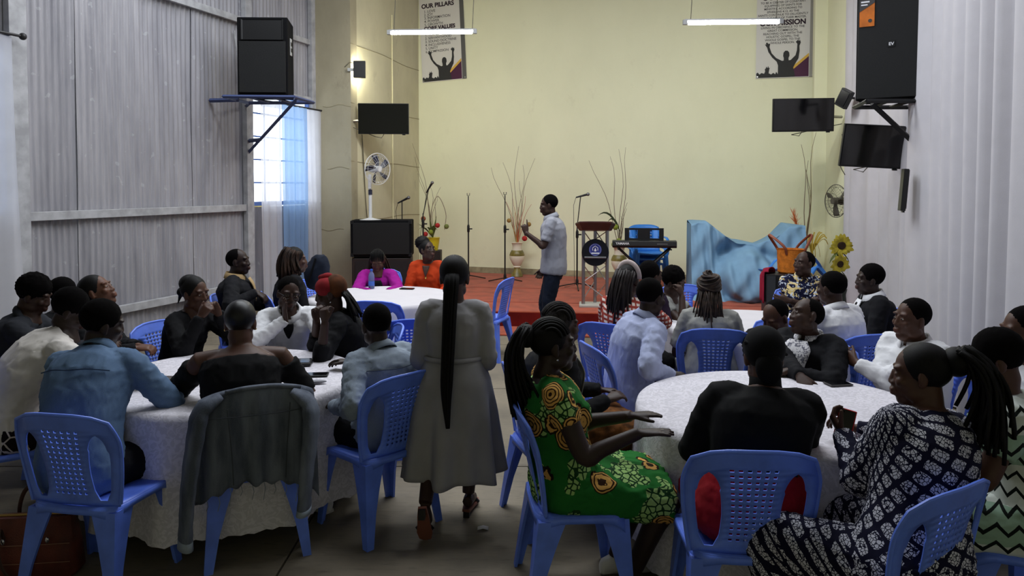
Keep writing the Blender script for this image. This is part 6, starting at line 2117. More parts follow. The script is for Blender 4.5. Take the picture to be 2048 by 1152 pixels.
# ---- vases with branches
M_VASEW = mat('cream_glazed_vase', (224, 216, 196), .3, .5)
M_VASEG = mat('olive_gold_glaze', (140, 126, 60), .35, .5, var=.3, vscale=12)
M_TWIG = mat('pale_dry_twig', (128, 112, 92), .8)
M_TWIGR = mat('red_dyed_twig', (176, 64, 44), .7)
M_TWIGO = mat('straw_twig', (172, 140, 74), .8)
def branches(e, specs, z0, seed, m, r=.006, name='branch', wav=.06):
    rg = np.random.default_rng(seed)
    for dx, dy, h in specs:
        n = 9
        t = np.linspace(0, 1, n)
        ph, ph2 = rg.uniform(0, 6.28), rg.uniform(0, 6.28)
        P = np.stack([dx * t ** 1.2 + wav * t * np.sin(t * 7 + ph), dy * t + wav * .5 * t * np.sin(t * 6 + ph2), z0 + h * t], 1)
        MB().tube(P, np.linspace(r, r * .35, n), 5).build(name, m, e)
def big_vase(px, py, label, seed, long_, short, scale=1.0, m_short=None, off=.0):
    b = G(px, py, ZS)
    e = empty('branch_vase', tuple(b))
    tag(e, label, 'vase')
    s = scale
    MB().lathe([(.10 * s, 0), (.115 * s, .01), (.10 * s, .05), (.065 * s, .13), (.055 * s, .17)], n=24).build('foot', M_VASEG, e)
    v = MB().lathe([(.055 * s, .165), (.075 * s, .18), (.06 * s, .20), (.09 * s, .24), (.135 * s, .33), (.14 * s, .40), (.115 * s, .46), (.09 * s, .50)], n=24).build('body', M_VASEW, e)
    MB().lathe([(.137 * s, .385), (.143 * s, .40), (.125 * s, .455), (.10 * s, .495)], n=24, caps=False).build('glaze_band', M_VASEG, v)
    MB().lathe([(.09 * s, .50), (.085 * s, .56), (.10 * s, .62), (.118 * s, .635), (.10 * s, .64)], n=24).build('neck', M_VASEW, e)
    branches(e, long_, .58, seed, M_TWIG, .0075)
    branches(e, short, .55, seed + 1, m_short or M_TWIGR, .007, 'stick', .03)
    return e
e = big_vase(1034, 553, 'cream footed vase with tall twigs and red sticks behind the speaker', 5,
             [(-.45, 0, 1.45), (-.22, .05, 1.55), (-.02, 0, 1.85), (.12, .1, 1.5), (.28, -.05, 1.62), (.10, -.1, 1.2)], [(-.18, 0, .85), (.15, -.05, .95), (.25, 0, .8), (-.05, .05, .9), (.05, -.08, .75)])
branches(e, [(-.12, -.02, .55), (.02, -.05, .6), (.1, 0, .5), (-.03, .03, .65)], .56, 9, M_TWIGO, .010, 'straw_stick', .02)
for x, y, z, m_, r_ in ((.22, -.1, .98, mat('dry_brown_ball', (150, 118, 62), .8, bump=.6), .042), (.14, -.12, .72, mat('red_ball', (170, 40, 40), .7, bump=.6), .05), (-.15, -.08, 1.05, MATS['dry_brown_ball'], .04)):
    MB().ell((x, y, z), r_, None, 12, 10).build('decorative_ball', m_, e)
e = big_vase(1238, 566, 'cream footed vase with tall twigs behind the lectern and keyboard', 15,
             [(-.48, 0, 1.55), (-.18, .0, 1.62), (.05, .05, 1.75), (.16, 0, 1.78)], [(.05, -.05, .62), (.1, 0, .75), (-.02, 0, .5), (.14, .02, .85)], m_short=mat('brown_reed', (96, 70, 56), .8))
M_LEAF = mat('dry_green_leaf', (98, 110, 52), .7, var=.3)
for x, z in ((-.08, .98), (-.02, .74), (-.10, .68)):
    MB().ell((x, -.1, z), .05, None, 12, 10).build('decorative_ball', mat('green_ball', (124, 136, 46), .8, bump=.6), e)
for dx, dz in ((-.35, .16), (-.2, .05)):
    P = bez((0, -.08, .9), (dx * .4, -.1, 1.1 + dz), (dx * .8, -.12, 1.12 + dz), (dx * 1.1, -.14, 1.02 + dz), 8)
    MB().tube(P, [.004, .012, .016, .018, .016, .012, .007, .002], 6, flat=.25).build('blade_leaf', mat('dark_leaf', (50, 58, 34), .6), e)
# arrangement by the side wall: yellow pot, twigs, red and green balls
b = np.array([*D(866, 500, 13.2)[:2], ZS])
e = empty('potted_arrangement', tuple(b))
tag(e, 'yellow pot of curled twigs with red and green balls in the stage corner', 'plant')
MB().box((0, 0, .26), (.30, .30, .52)).build('plinth', M_DKBROWN, e, smooth=False, bevel=.01)
MB().lathe([(.09, .52), (.115, .66), (.125, .74), (.135, .75), (.12, .755)], n=20).build('pot', mat('yellow_glazed_pot', (206, 186, 40), .35, .5), e)
branches(e, [(-.28, 0, 1.5), (-.22, 0, 1.2), (-.32, .1, 1.75), (-.05, 0, 1.0), (.12, 0, .95), (.05, -.1, .8)], .72, 21, M_TWIG, .007)
MB().tube(smoothline([(-.05, -.05, .75), (-.02, -.05, 1.25), (.10, -.05, 1.5), (.24, -.06, 1.2), (.22, -.08, .9)]), .006, 5).build('branch', M_TWIG, e)
for i in range(9):
    a = random.uniform(-1, 1)
    P = bez((0, -.03, .74), (a * .1, -.08, .9), (a * .22, -.12, 1.0), (a * .3, -.14, .86 + .3 * random.random()), 7)
    MB().tube(P, [.004, .012, .017, .018, .014, .008, .002], 6, flat=.25).build('blade_leaf', M_LEAF, e)
for x, y, z, m_ in ((.10, -.16, .98, MATS['red_ball']), (.26, -.14, .96, mat('olive_ball', (110, 118, 62), .8, bump=.6)), (-.02, -.18, .86, MATS['green_ball']), (-.16, -.12, 1.1, mat('rust_ball', (140, 76, 50), .8, bump=.6)), (-.12, -.14, .82, MATS['red_ball'])):
    MB().ell((x, y, z), .045, None, 12, 10).build('decorative_ball', m_, e)
# arrangement in the right corner
b = np.array([*D(1612, 500, 11.6)[:2], ZS])
e = empty('potted_arrangement', tuple(b))
tag(e, 'vase of tall twigs and orange plume in the right stage corner', 'plant')
MB().lathe([(.10, 0), (.13, .1), (.15, .35), (.11, .55), (.12, .62), (.10, .625)], n=20).build('vase', M_VASEW, e)
branches(e, [(-.08, 0, 1.75), (.16, .05, 1.95), (.05, 0, 1.35), (.10, .1, 1.5)], .6, 33, M_TWIG, .009)
rg = np.random.default_rng(3)
pl = MB()
for i in range(150):
    t = rg.uniform(.15, 1)
    c_ = np.array([-.05 - .18 * t, -.05, .62 + .62 * t])
    d = nrm(np.array([-.35, 0, 1]) + rg.normal(size=3) * .35)
    pl.tube([c_, c_ + d * .06, c_ + d * .13], [.004, .003, .001], 4)
pl.build('plume', mat('orange_plume', (204, 112, 62), .9), e)
pl = MB()
for i in range(16):
    a = rg.uniform(0, 6.28)
    P = bez((.05, -.1, .62), (.05 + .1 * math.cos(a), -.16, .85), (.1 + .12 * math.cos(a), -.18, .92 + .08 * math.sin(a)), (.12 + .16 * math.cos(a), -.16, .76 + .2 * math.sin(a)), 7)
    pl.tube(P, .010, 5, flat=.3)
pl.build('ribbon_bow', mat('gold_ribbon', (196, 168, 70), .5), e)

# ---- lectern
b = G(1190, 612, ZS)
e = empty('lectern', tuple(b), RAD(-6))
tag(e, 'lectern with curved maroon top, silver truss legs and round black crest board', 'lectern')
M_MAROON = mat('maroon_board', (74, 40, 36), .4, .4, var=.15, vscale=5)
th_ = np.linspace(0, math.pi, 13)
tp = [(-.28, -.02)] + [(-.22 + .0, -.22), (-.10, -.25), (.10, -.25), (.22, -.22)] + [(.28, -.02), (.24, .20), (-.24, .20)]
MB().loft([[(x * .80, y * .78, 1.06 - y * .08) for x, y in tp], [(x, y, 1.145 - y * .16) for x, y in tp], [(x, y, 1.165 - y * .16) for x, y in tp]]).build('top_board', M_MAROON, e, smooth=False, bevel=.004)
posts = [(-.165, -.09), (.165, -.09), (-.165, .12), (.165, .12)]
posts = [(-.165, -.02), (.165, -.02), (.0, .14)]
for x, y in posts:
    MB().tube([(x, y, .03), (x, y, 1.09)], .024, 10).build('truss_post', M_CHROME, e)
for i in range(3):
    a, b_ = posts[i], posts[(i + 1) % 3]
    for k in range(4):
        z0 = .10 + k * .24
        p, q = (a, b_) if k % 2 else (b_, a)
        MB().tube([(*p, z0), (*q, z0 + .24)], .007, 6).build('brace', M_CHROME, e)
MB().box((0, .03, .015), (.44, .36, .03)).build('base_plate', mat('pale_base_plate', (168, 164, 156), .5), e, smooth=False, bevel=.004)
dsc = MB().lathe([(.185, -.008), (.19, 0), (.185, .008)], (0, -.065, .76), 36, rotx(RAD(90))).build('crest_board', mat('black_gloss_board', (14, 15, 18), .3, .5), e)
M_CREST = mat('crest_blue', (52, 58, 128), .5)
MB().lathe([(.088, 0), (.088, .004)], (0, -.076, .80), 30, rotx(RAD(90))).build('crest_field', M_CREST, dsc)
a = np.linspace(0, 2 * math.pi, 30, endpoint=False)
MB().tube(np.stack([.078 * np.cos(a), np.full(30, -.082), .80 + .078 * np.sin(a)], 1), .0028, 5, close=True).build('crest_ring', mat('crest_pale', (150, 156, 196), .5), dsc)
MB().tube([(-.035, -.083, .79), (-.035, -.083, .825), (0, -.083, .852), (.035, -.083, .825), (.035, -.083, .79)], .005, 5).build('crest_emblem', M_WHITETXT, dsc)
MB().prism([(-.018, .785), (0, .83), (.018, .785), (0, .775)], .004, (0, -.083, 0)).build('crest_emblem', M_WHITETXT, dsc, smooth=False)
MB().box((0, -.083, .752), (.11, .004, .016)).build('crest_ribbon', M_WHITETXT, dsc, smooth=False)
MB().box((0, -.10, .695), (.30, .06, .02)).build('ledge', M_CHROME, e, smooth=False, bevel=.003)

# ---- keyboard on its stand, seen from the back
c = D(1288, 488, 11.3)
kz = c[2]
e = empty('electronic_keyboard', tuple(c), RAD(-7))
tag(e, 'black electronic keyboard seen from behind beside the lectern', 'keyboard')
ring_ = [(-.13, -.05), (-.15, -.02), (-.14, .055), (-.05, .065), (.13, .03), (.14, -.05)]
MB().loft([[(x, y, z) for y, z in ring_] for x in (-.49, -.48, .48, .49)]).build('case', mat('black_keyboard_case', (26, 26, 28), .45, .4), e, smooth=False, bevel=.006)
for k in range(36):
    MB().box((-.44 + .88 * k / 35, .15, .02), (.022, .14, .02)).build('key', M_VASEW, e, smooth=False)
text('YAMAHA', .050, (-.44, -.1515, .0), (RAD(90), 0, 0), M_WHITETXT, e, 'LEFT', .0012)
MB().box((.27, -.1505, .012), (.16, .001, .008)).build('print_line', mat('grey_print', (120, 120, 122), .6), e, smooth=False)
for x0, x1 in ((-.30, .30),):
    mr = MB()
    for xa, xb, za, zb in ((-.30, -.23, .06, .25), (-.10, .09, .06, .25), (.23, .30, .06, .25), (-.23, -.10, .06, .09), (-.23, -.10, .22, .25), (.09, .23, .06, .09), (.09, .23, .22, .25)):
        mr.box(((xa + xb) / 2, -.02, (za + zb) / 2), (xb - xa, .012, zb - za))
    mr.build('music_rest', M_BLACK, e, smooth=False)
s = empty('keyboard_stand', (c[0], c[1], ZS), RAD(-7))
tag(s, 'black folding cross stand carrying the electronic keyboard', 'stand')
hgt = kz - .05 - ZS
for y in (-.08, .08):
    MB().tube([(-.40, y, hgt - .01), (.36, y, .02)], .016, 4).build('leg', M_STAND, s, smooth=False)
    MB().tube([(.40, y, hgt - .01), (-.36, y, .02)], .016, 4).build('leg', M_STAND, s, smooth=False)
for x, z in ((-.40, hgt - .02), (.40, hgt - .02), (.36, .02), (-.36, .02)):
    MB().tube([(x, -.18, z), (x, .18, z)], .016, 4).build('crossbar', M_STAND, s, smooth=False)
MB().lathe([(.04, -.12), (.04, .12)], (0, 0, hgt * .52), 12, rotx(RAD(90))).build('pivot', M_STAND, s)

# ---- light blue plastic armchairs
M_LBLUE = mat('sky_blue_plastic', (52, 128, 214), .4, .45, var=.08)
ARM = empty('plastic_armchair')
P = []
for v in np.linspace(0, 1, 12):
    P.append([(x * (.235 + .02 * v), -.20 - .13 * v + .07 * x * x, .42 + v * .44 * (1 - .10 * abs(x) ** 4 * v)) for x in np.linspace(-1, 1, 15)])
P = np.array(P)
F_ = []
for i in range(11):
    for j in range(14):
        if 2 <= i <= 8 and j in (3, 5, 8, 10):
            continue
        F_.append((i * 15 + j, i * 15 + j + 1, (i + 1) * 15 + j + 1, (i + 1) * 15 + j))
MB().add(P.reshape(-1, 3), F_).build('backrest', M_LBLUE, ARM, solid=.008)
S = np.array([[(x * .23, y * .22, .42 - .015 * (1 - x * x)) for x in np.linspace(-1, 1, 8)] for y in np.linspace(-1, 1, 8)])
MB().grid(S).build('seat', M_LBLUE, ARM, solid=.03, bevel=.01)
for s_ in (-1, 1):
    MB().tube(smoothline([(s_ * .24, -.27, .66), (s_ * .28, -.05, .665), (s_ * .275, .16, .64), (s_ * .26, .22, .50), (s_ * .25, .23, .40)]), .026, 8, flat=.5).build('armrest', M_LBLUE, ARM)
    for y0, y1 in ((.21, .25), (-.2, -.27)):
        MB().loft([[(s_ * (x + .0), y0 + y, .43) for x, y in ((.20, -.03), (.26, -.03), (.26, .03), (.20, .03))], [(s_ * (x + .03), y1 + y * .7, 0) for x, y in ((.21, -.03), (.25, -.03), (.25, .03), (.21, .03))]]).build('leg', M_LBLUE, ARM, smooth=False)
cs = D(1293, 520, 11.95)
spots = [(cs[0], cs[1], ZS, 176, 'sky blue plastic armchair at the bottom of the stack behind the keyboard'), (cs[0] + .01, cs[1] - .03, ZS + .09, 176, 'sky blue plastic armchair second in the stack behind the keyboard'), (cs[0] + .015, cs[1] - .06, ZS + .18, 175, 'sky blue plastic armchair on top of the stack behind the keyboard')]
c2 = D(684, 600, 8.35)
spots.append((c2[0], c2[1], 0, 100, 'sky blue plastic armchair beside the magenta jacket'))
for i, (x, y, z, hd_, lb) in enumerate(spots):
    o = ARM if i == 0 else copy_tree(ARM)
    o.location = (x, y, z); o.rotation_euler.z = -RAD(hd_)
    tag(o, lb, 'chair', 'sky blue plastic armchairs')
o = copy_tree(ARM)
c3 = D(1637, 560, 9.9)
o.location = (c3[0] - .05, c3[1] + .10, .32)
o.rotation_euler = (RAD(38), RAD(-8), RAD(-60))
tag(o, 'sky blue plastic armchair tipped over beside the orange basket', 'chair', 'sky blue plastic armchairs')

# ---- stage equipment under a blue sheet
M_SHEETB = cloth_mat('light_blue_sheet', (130, 168, 198), 0.0, var=.12)
bw = G(1506, 600, ZS)
e0 = np.array([bw[0], bw[1] + .45, ZS])
W_, nx_, = 1.66, 110
rows_ = []
xs_ = np.linspace(-W_ / 2, W_ / 2, nx_)
def top_h(x):
    return np.interp(x, [-.83, -.60, -.45, -.15, .15, .42, .60, .83], [1.13, 1.14, 1.02, .84, .80, .93, 1.10, 1.08])
S_ = np.linspace(0, 1, 70)
G_ = np.zeros((70, nx_, 3))
for i, sv in enumerate(S_):
    for j, x in enumerate(xs_):
        h = float(top_h(x))
        if sv < .62:
            q = sv / .62
            z = h * q
            y = -.50 + .20 * q ** 1.5
            # bass drum bulging under the cloth
            dx, dz = x + .03, z - .36
            d2 = math.sqrt(dx * dx + dz * dz)
            y -= .34 / (1 + math.exp((d2 - .36) * 55))
            # hollow under the swag left of the drum and below the sagging top
            y += .30 * math.exp(-((x + .28) / .20) ** 2 - ((z - .66) / .17) ** 2)
            y += .14 * math.exp(-((x - .22) / .22) ** 2 - ((z - .62) / .10) ** 2)
            pl_ = .030 * math.sin(x * 52 + 2.5 * q) * math.exp(-((x + .52) / .20) ** 2) + .020 * math.sin(x * 34 + z * 6) + .018 * math.sin(x * 21 - z * 14)
            y += pl_ * (1.1 - .3 * q)
            if q < .06: y -= .10 * (1 - q / .06) * (1 + .5 * math.sin(x * 30))
        else:
            q = (sv - .62) / .38
            y = -.30 + .62 * min(1, q * 1.6)
            z = h + .02 * math.sin(q * 4 + x * 9) - max(0, q - .6) * 2.4 * h
            z = max(.02, z)
        G_[i, j] = (x, y, z)
mb = MB().grid(G_)
for side in (0, -1):
    col_ = G_[:, side]
    fr = col_[: int(70 * .62)]
    bk = fr.copy(); bk[:, 1] = np.interp(fr[:, 2], [0, 1.2], [.36, .30])
    mb.grid(np.array([fr + np.array([0, 0, 0]), (fr + bk) / 2 + np.array([.012, 0, 0]), bk]))
o = mb.build('covered_drum_kit', M_SHEETB, angle=0, loc=tuple(e0), rz=RAD(-8))
tag(o, 'stage equipment covered by a rumpled light blue sheet', 'covered equipment')

# ---- black cabinet with red cloth and orange basket
b = G(1566, 624, 0.02)
b = np.array([*D(1566, 600, 8.95)[:2], .018])
e = empty('black_cabinet', tuple(b), RAD(-12))
tag(e, 'black cabinet at the stage edge carrying the orange basket', 'cabinet')
hc = D(1566, 546, 8.95)[2] - .018
MB().box((0, .0, hc / 2), (.46, .42, hc)).build('body', mat('black_laminate', (22, 22, 24), .45, .4), e, smooth=False, bevel=.006)
MB().box((-.17, -.214, hc / 2), (.10, .012, hc * .96)).build('side_strip', mat('dark_grey_laminate', (54, 56, 60), .45), e, smooth=False)
MB().box((.05, -.214, hc / 2), (.32, .012, hc * .92)).build('door', M_BLACK, e, smooth=False)
MB().box((-.09, -.224, hc * .7), (.012, .012, .12)).build('handle', M_CHROME, e, smooth=False)
bt = np.array([b[0], b[1], .018 + hc])
e = empty('orange_basket', tuple(bt + np.array([.09, 0, 0])))
tag(e, 'orange woven basket with two upright leather handles on the black cabinet', 'basket')
M_BASK = mat('orange_basket_weave', (206, 118, 38), .7, .2, var=.2, vscale=20, bump=.4, bscale=90)
MB().lathe([(.135, 0), (.155, .02), (.165, .30), (.170, .30), (.160, .295), (.145, .03)], n=28).build('body', M_BASK, e)
M_LEATH = mat('brown_leather', (128, 64, 40), .5, .4)
for s_ in (-1, 1):
    MB().tube(smoothline([(s_ * .10, -.13, .24), (s_ * .14, -.14, .34), (s_ * .25, -.02, .46), (s_ * .25, .06, .46), (s_ * .15, .13, .34), (s_ * .10, .13, .26)]), .017, 8, flat=.5).build('handle', M_LEATH, e)
P = []
for v in np.linspace(0, 1, 14):
    row = []
    for u in np.linspace(0, 1, 12):
        x = -.20 - .05 * min(1, v * 3) + .16 * u * (1 - min(1, v * 3)) - .012 * math.sin(u * 9)
        z = hc + .03 + .05 * math.sin(u * 5) * (1 - v) - max(0, v - .3) * .55
        y = -.20 + .34 * u + .012 * math.sin(u * 20 + v * 3)
        row.append((x, y, z))
    P.append(row)
o = MB().grid(P).build('red_cloth', fabric('crimson_cloth', (150, 30, 56), .15), None, angle=0, solid=.006, loc=tuple(b), rz=RAD(-12))
tag(o, 'crumpled crimson cloth hanging over the edge of the black cabinet', 'cloth')

# ---- sunflowers
b = np.array([*D(1680, 560, 8.9)[:2], 0.018])
e = empty('sunflower_vase', tuple(b))
tag(e, 'artificial sunflowers in a tall dark vase beside the drapes', 'flowers')
MB().lathe([(.08, 0), (.10, .2), (.07, .55), (.085, .62), (.075, .625)], n=18).build('vase', mat('dark_green_vase', (36, 44, 36), .4, .4), e)
pet = None
M_PETAL = mat('yellow_petal', (206, 186, 62), .7, var=.2, vscale=20)
M_SEED = mat('brown_seed_disc', (52, 36, 24), .9, bump=.8, bscale=90)
for k, (px, py, r_) in enumerate(((1683, 491, .135), (1680, 528, .115))):
    c_ = D(px, py, 8.8) - b
    MB().tube([(0, 0, .6), (c_[0] * .5, c_[1] * .5 + .03, (.6 + c_[2]) / 2), (c_[0], c_[1] + .03, c_[2])], .009, 6).build('stem', M_LEAF, e)
    R_ = rotx(RAD(8)) @ rotz(RAD(-10 + 14 * k))
    fl = MB().lathe([(.0, -.022), (r_ * .36, -.018), (r_ * .42, 0), (r_ * .3, .02)], c_, 18, R_ @ rotx(RAD(90))).build('seed_head', M_SEED, e)
    for i in range(18):
        a = 2 * math.pi * i / 18
        ln = r_ * (1.0 + .12 * math.sin(i * 5.3))
        row = []
        for q in np.linspace(0, 1, 5):
            w = .030 * math.sin(.35 + q * 2.6)
            cc = r_ * .36 + (ln - r_ * .36) * q
            row.append([[cc * math.cos(a) - s_ * w * math.sin(a), -.01 - .03 * q * (i % 2) + .02 * q * q, cc * math.sin(a) + s_ * w * math.cos(a)] for s_ in (-1, 0, 1)])
        MB().grid(np.array(row) @ R_.T + c_).build('petal', M_PETAL, fl)
    for i in range(3):
        a = 3.6 + i * .9
        P = bez(c_ + [0, .03, -.05], c_ + [.08 * math.cos(a), .02, -.12], c_ + [.14 * math.cos(a), 0, -.16], c_ + [.16 * math.cos(a), 0, -.22], 6)
        MB().tube(P, [.005, .02, .03, .026, .014, .002], 6, flat=.2).build('leaf', M_LEAF, e)

# ---- things on the tables
TZ = .755
def phone(px, py, rz, label, size=(.075, .155), z=TZ, case=None, Y=None):
    c_ = G(px, py, z)
    e = empty('smartphone', tuple(c_), RAD(rz))
    tag(e, label, 'phone', 'phones on the tables')
    w, l = size
    MB().box((0, 0, .005), (w, l, .009)).build('body', case or M_BLACK, e, smooth=False, bevel=.003)
    MB().box((0, 0, .0102), (w - .008, l - .012, .0012)).build('screen', M_SCREEN, e, smooth=False)
    return e
phone(628, 751, -84, 'black smartphone lying beyond the denim jacket on the near left table', (.08, .17))
phone(814, 578, 80, 'black phone lying near the orange blouse on the water bottle table', (.08, .16))
phone(1676, 769, -80, 'dark smartphone lying in the middle of the near right table', (.085, .14), case=mat('grey_phone_case', (70, 66, 66), .5))
c_ = G(592, 729, TZ)
e = empty('tablet_computer', tuple(c_), RAD(8))
tag(e, 'black tablet in a folded case beside the off-shoulder top', 'tablet')
MB().box((0, 0, .012), (.20, .13, .020)).build('case', M_BLACK, e, smooth=False, bevel=.004)
MB().box((0, 0, .024), (.18, .115, .004)).build('screen', M_SCREEN, e, smooth=False)
c_ = G(632, 767, TZ)
e = empty('spectacle_case', tuple(c_), RAD(10))
tag(e, 'slim pale grey spectacle case beside the smartphone', 'case')
MB().ell((0, 0, .011), (.062, .020, .011), None, 16, 8).build('shell', mat('pale_grey_case', (150, 150, 158), .5), e)
MB().tube([(-.06, -.012, .011), (0, -.0205, .011), (.06, -.012, .011)], .0015, 5).build('seam', M_GREYTXT, e)
c_ = G(743, 577, TZ)
e = empty('water_bottle', tuple(c_))
tag(e, 'clear plastic water bottle with blue cap and label', 'bottle')
t_ = NT('clear_bottle_plastic'); t_.b.inputs['Base Color'].default_value = lin((150, 172, 214)); t_.b.inputs['Transmission Weight'].default_value = .7; t_.b.inputs['Roughness'].default_value = .1; t_.b.inputs['IOR'].default_value = 1.2
MB().lathe([(.030, 0), (.034, .006), (.034, .07), (.031, .08), (.034, .09), (.034, .14), (.028, .165), (.014, .19), (.013, .20)], n=20).build('bottle_body', t_.m, e)
MB().lathe([(.0346, .035), (.0346, .085)], n=20, caps=False).build('label_band', mat('blue_bottle_label', (66, 104, 190), .5), e)
MB().lathe([(.016, .195), (.016, .217), (.013, .219)], n=16).build('cap', mat('blue_bottle_cap', (46, 86, 176), .4), e)
c_ = D(1690, 848, 3.06)
e = empty('smartphone', tuple(c_)); e.rotation_euler = (RAD(60), RAD(10), RAD(-30))
tag(e, 'red cased phone held by the person in the lattice print dress', 'phone', 'phones on the tables')
MB().box((0, 0, 0), (.07, .13, .010)).build('case', mat('red_phone_case', (200, 34, 40), .5), e, smooth=False, bevel=.003)
MB().box((0, 0, .006), (.062, .12, .002)).build('screen', M_SCREEN, e, smooth=False)

# ---- denim jacket hung over the chair
jc = SEATED['jacket']
def streak_denim():
    t = NT('streaked_grey_denim')
    mp = t.coord('Object', (1, 1, .22))
    nz = t.n('ShaderNodeTexNoise'); nz.inputs['Scale'].default_value = 13; nz.inputs['Detail'].default_value = 4; t.l(mp, 'Vector', nz, 'Vector')
    rp = t.n('ShaderNodeMapRange'); rp.inputs['From Min'].default_value = .38; rp.inputs['From Max'].default_value = .62; t.l(nz, 'Fac', rp, 'Value')
    m2 = t.coord('Object', (1, 1, 1))
    n2 = t.n('ShaderNodeTexNoise'); n2.inputs['Scale'].default_value = 240; t.l(m2, 'Vector', n2, 'Vector')
    t.color(t.mix(t.math('MULTIPLY', n2.outputs['Fac'], .3), t.mix(rp.outputs[0], lin((102, 109, 124)), lin((56, 63, 78))), lin((130, 134, 140))))
    t.bump(n2.outputs['Fac'], .3, .004)
    return fin(t)
F_GDENIM = streak_denim()
J = empty('denim_jacket', tuple(jc.location), jc.rotation_euler.z)
tag(J, 'grey denim jacket draped over the back of a blue chair', 'jacket')
nx_, ns_ = 46, 40
P = np.zeros((ns_, nx_, 3))
path = [(-.165, .60), (-.20, .72), (-.245, .84), (-.275, .905), (-.305, .918), (-.335, .90), (-.352, .80), (-.355, .66), (-.350, .54), (-.345, .43)]
path = smoothline([(y, z, 0) for y, z in path], 5)
tt = np.linspace(0, 1, len(path))
for i, sv in enumerate(np.linspace(0, 1, ns_)):
    y, z = np.interp(sv, tt, path[:, 0]), np.interp(sv, tt, path[:, 1])
    back = max(0, (sv - .45) / .55)
    for j, u in enumerate(np.linspace(-1, 1, nx_)):
        hw = .27 + .02 * back
        fold = (.016 * math.sin(u * 9.5 + 1.1) + .010 * math.sin(u * 17 + 2)) * back
        zz = z - .055 * abs(u) ** 3 * (1 - .2 * back) - back * (.06 * (u + .15) ** 2 - .02) + (.012 * math.sin(u * 23) if sv > .97 else 0)
        yy = y + .05 * u * u * (1 - back * .5) - fold * (1 if sv > .5 else -1)
        P[i, j] = (u * hw, yy, zz)
bd = MB().grid(P).build('jacket_body', F_GDENIM, J, angle=0, solid=.007, offset=1)
for s_, pts, r_ in ((-1, [(-.17, -.325, .895), (-.255, -.345, .84), (-.285, -.37, .72), (-.315, -.385, .52), (-.33, -.38, .34), (-.335, -.375, .21)], .062), (1, [(.16, -.33, .885), (.235, -.36, .82), (.24, -.395, .70), (.215, -.415, .52), (.205, -.41, .38), (.20, -.405, .29)], .062)):
    L = smoothline(pts, 6)
    rad = np.interp(np.linspace(0, 1, len(L)), [0, .12, .3, .8, 1], [.030, .062, .070, .052, .056]) * (1 + .04 * np.sin(np.arange(len(L)) * 1.7))
    sl = MB().tube(L, rad, 16, flat=.50, caps=False).build('sleeve', F_GDENIM, J, angle=0, solid=.005)
    cv = np.concatenate(MB().tube(L, rad * 1.06, 16, flat=.50, caps=False).v)
    MB().loft([cv[-48:-32], cv[-32:-16], cv[-16:]], caps=False).build('cuff', F_LDENIM, sl, angle=0, solid=.005)
MB().tube(smoothline([(-.15, -.325, .908), (-.06, -.335, .922), (.06, -.335, .922), (.15, -.325, .908), (.20, -.315, .895)]), .014, 8, flat=.8).build('collar', F_GDENIM, J, angle=0)
for x in (-.12, .12):
    MB().tube([(x * 1.2, -.362 - .012, .84), (x * 1.05, -.378, .62), (x, -.372, .47)], .003, 5).build('seam', mat('dark_seam', (58, 62, 70), .8), J)
MB().tube([(-.26, -.372, .805), (-.1, -.384, .80), (.1, -.384, .80), (.26, -.372, .805)], .003, 5).build('seam', MATS['dark_seam'], J)
for k in range(9):
    q_ = P[-1, 4 + 4 * k]
    MB().tube([q_, q_ + np.array([.006, -.002, -.03]), q_ + np.array([-.004, 0, -.05 - .02 * (k % 3)])], .0016, 4).build('frayed_thread', F_LDENIM, J)

# ---- red brown handbag on the floor
b = G(66, 1150, 0.0)
e = empty('handbag', (b[0] + .0, b[1] + .02, 0), RAD(6))
tag(e, 'reddish brown leather handbag on the floor at the lower left corner', 'bag')
M_BAG = mat('red_brown_leather', (112, 52, 40), .5, .35, var=.25, vscale=10, bump=.4, bscale=160)
rings = []
for z, w, d in ((0, .20, .075), (.02, .215, .085), (.14, .205, .08), (.24, .19, .06), (.29, .18, .035)):
    an = np.arange(24) * 2 * math.pi / 24
    rr_ = (np.abs(np.cos(an)) ** 5 + np.abs(np.sin(an)) ** 5) ** (-1 / 5)
    rings.append(np.stack([w * rr_ * np.cos(an), d * rr_ * np.sin(an), np.full(24, z)], 1))
MB().loft(rings).build('body', M_BAG, e)
MB().tube([(-.18, 0, .293), (.18, 0, .293)], .008, 8).build('zip', mat('brass_zip', (150, 120, 70), .4, .5, .8), e)
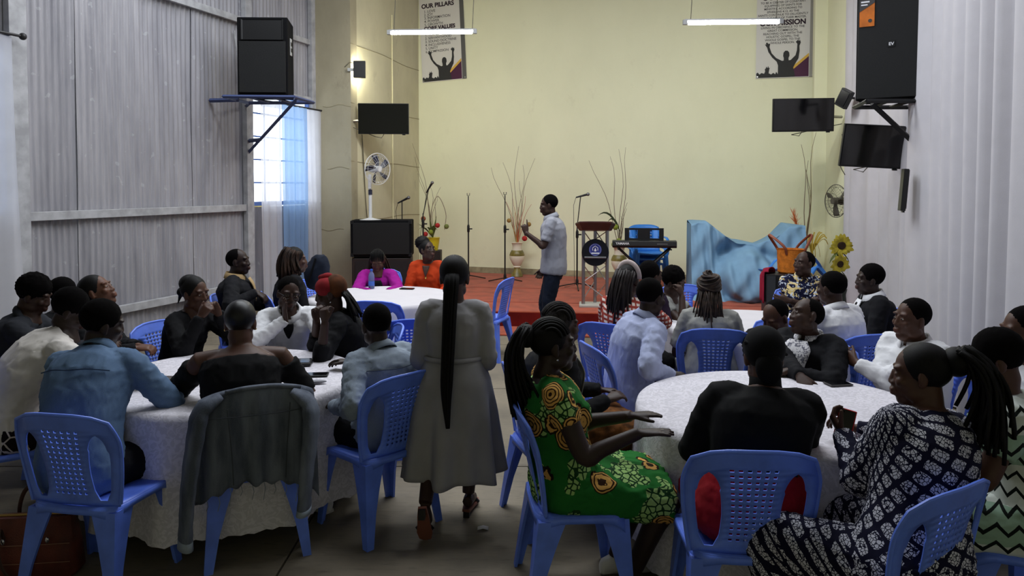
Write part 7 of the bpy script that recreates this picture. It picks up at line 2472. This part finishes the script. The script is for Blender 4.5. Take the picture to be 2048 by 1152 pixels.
for y in (-.06, .06):
    MB().tube(smoothline([(-.10, y * 1.25, .20), (-.10, y, .30), (-.06, y * .8, .40), (.02, y * .6, .42), (.08, y * .8, .38), (.10, y, .30), (.10, y * 1.25, .20)] if y > 0 else [(-.10, y * 1.3, .21), (-.11, y * 1.5, .26), (-.10, y * 1.9, .12), (-.04, y * 2.0, .03), (.02, y * 1.7, .06), (.06, y * 1.4, .2)]), .010, 8, flat=.4).build('strap', mat('dark_bag_strap', (58, 34, 30), .5), e)
for x in (-.10, .10):
    MB().ell((x, -.086, .20), (.010, .006, .016), None, 8, 6).build('buckle', M_SILVER, e)
for z in (.09, .18):
    MB().tube([(-.2, -.083, z), (0, -.088, z), (.2, -.083, z)], .002, 5).build('stitching', mat('pale_stitch', (150, 110, 90), .7), e)

# ---- dark bag hung behind the brown tipped hair, scrap of paper
c_ = D(634, 548, 7.55)
e = empty('cloth_bundle', (c_[0], c_[1], c_[2] - .17), RAD(-18))
tag(e, 'dark navy jacket bundle on the chair back beside the brown tipped hair', 'bundle')
mb = MB()
cap(mb, np.array([0, 0, .19]), roty(RAD(25)), (0, 0, 0), (.13, .09, .20), 1, 5, .012, 26)
mb.build('folded_cloth', fabric('dark_navy_cloth', (34, 40, 54), .2), e, angle=0)
MB().tube([(-.06, -.09, .05), (.0, -.10, .20), (.03, -.07, .34)], .012, 6, flat=.4).build('strap', F_BLACK, e)
place_chair(c_[0] + .02, c_[1] + .10, 128, 'blue plastic chair behind the brown tipped hair holding the navy bundle')
c_ = G(966, 1058, 0.0)
o = MB().grid([[(x * .03, y * .02, .004 + .008 * ((x + y) % 2)) for x in range(-1, 2)] for y in range(-1, 2)]).build('paper_scrap', F_WHITE, None, solid=.001, loc=tuple(c_))
tag(o, 'tiny crumpled white paper scrap on the aisle floor', 'litter')

# lettering becomes plain geometry
bpy.context.view_layer.update()
_dg = bpy.context.evaluated_depsgraph_get()
for _o in [o for o in bpy.data.objects if o.type == 'FONT']:
    _me = bpy.data.meshes.new_from_object(_o.evaluated_get(_dg))
    _n = bpy.data.objects.new('lettering', _me)
    COL.objects.link(_n)
    _n.parent = _o.parent
    _n.location, _n.rotation_euler, _n.scale = _o.location, _o.rotation_euler, _o.scale
    bpy.data.objects.remove(_o)
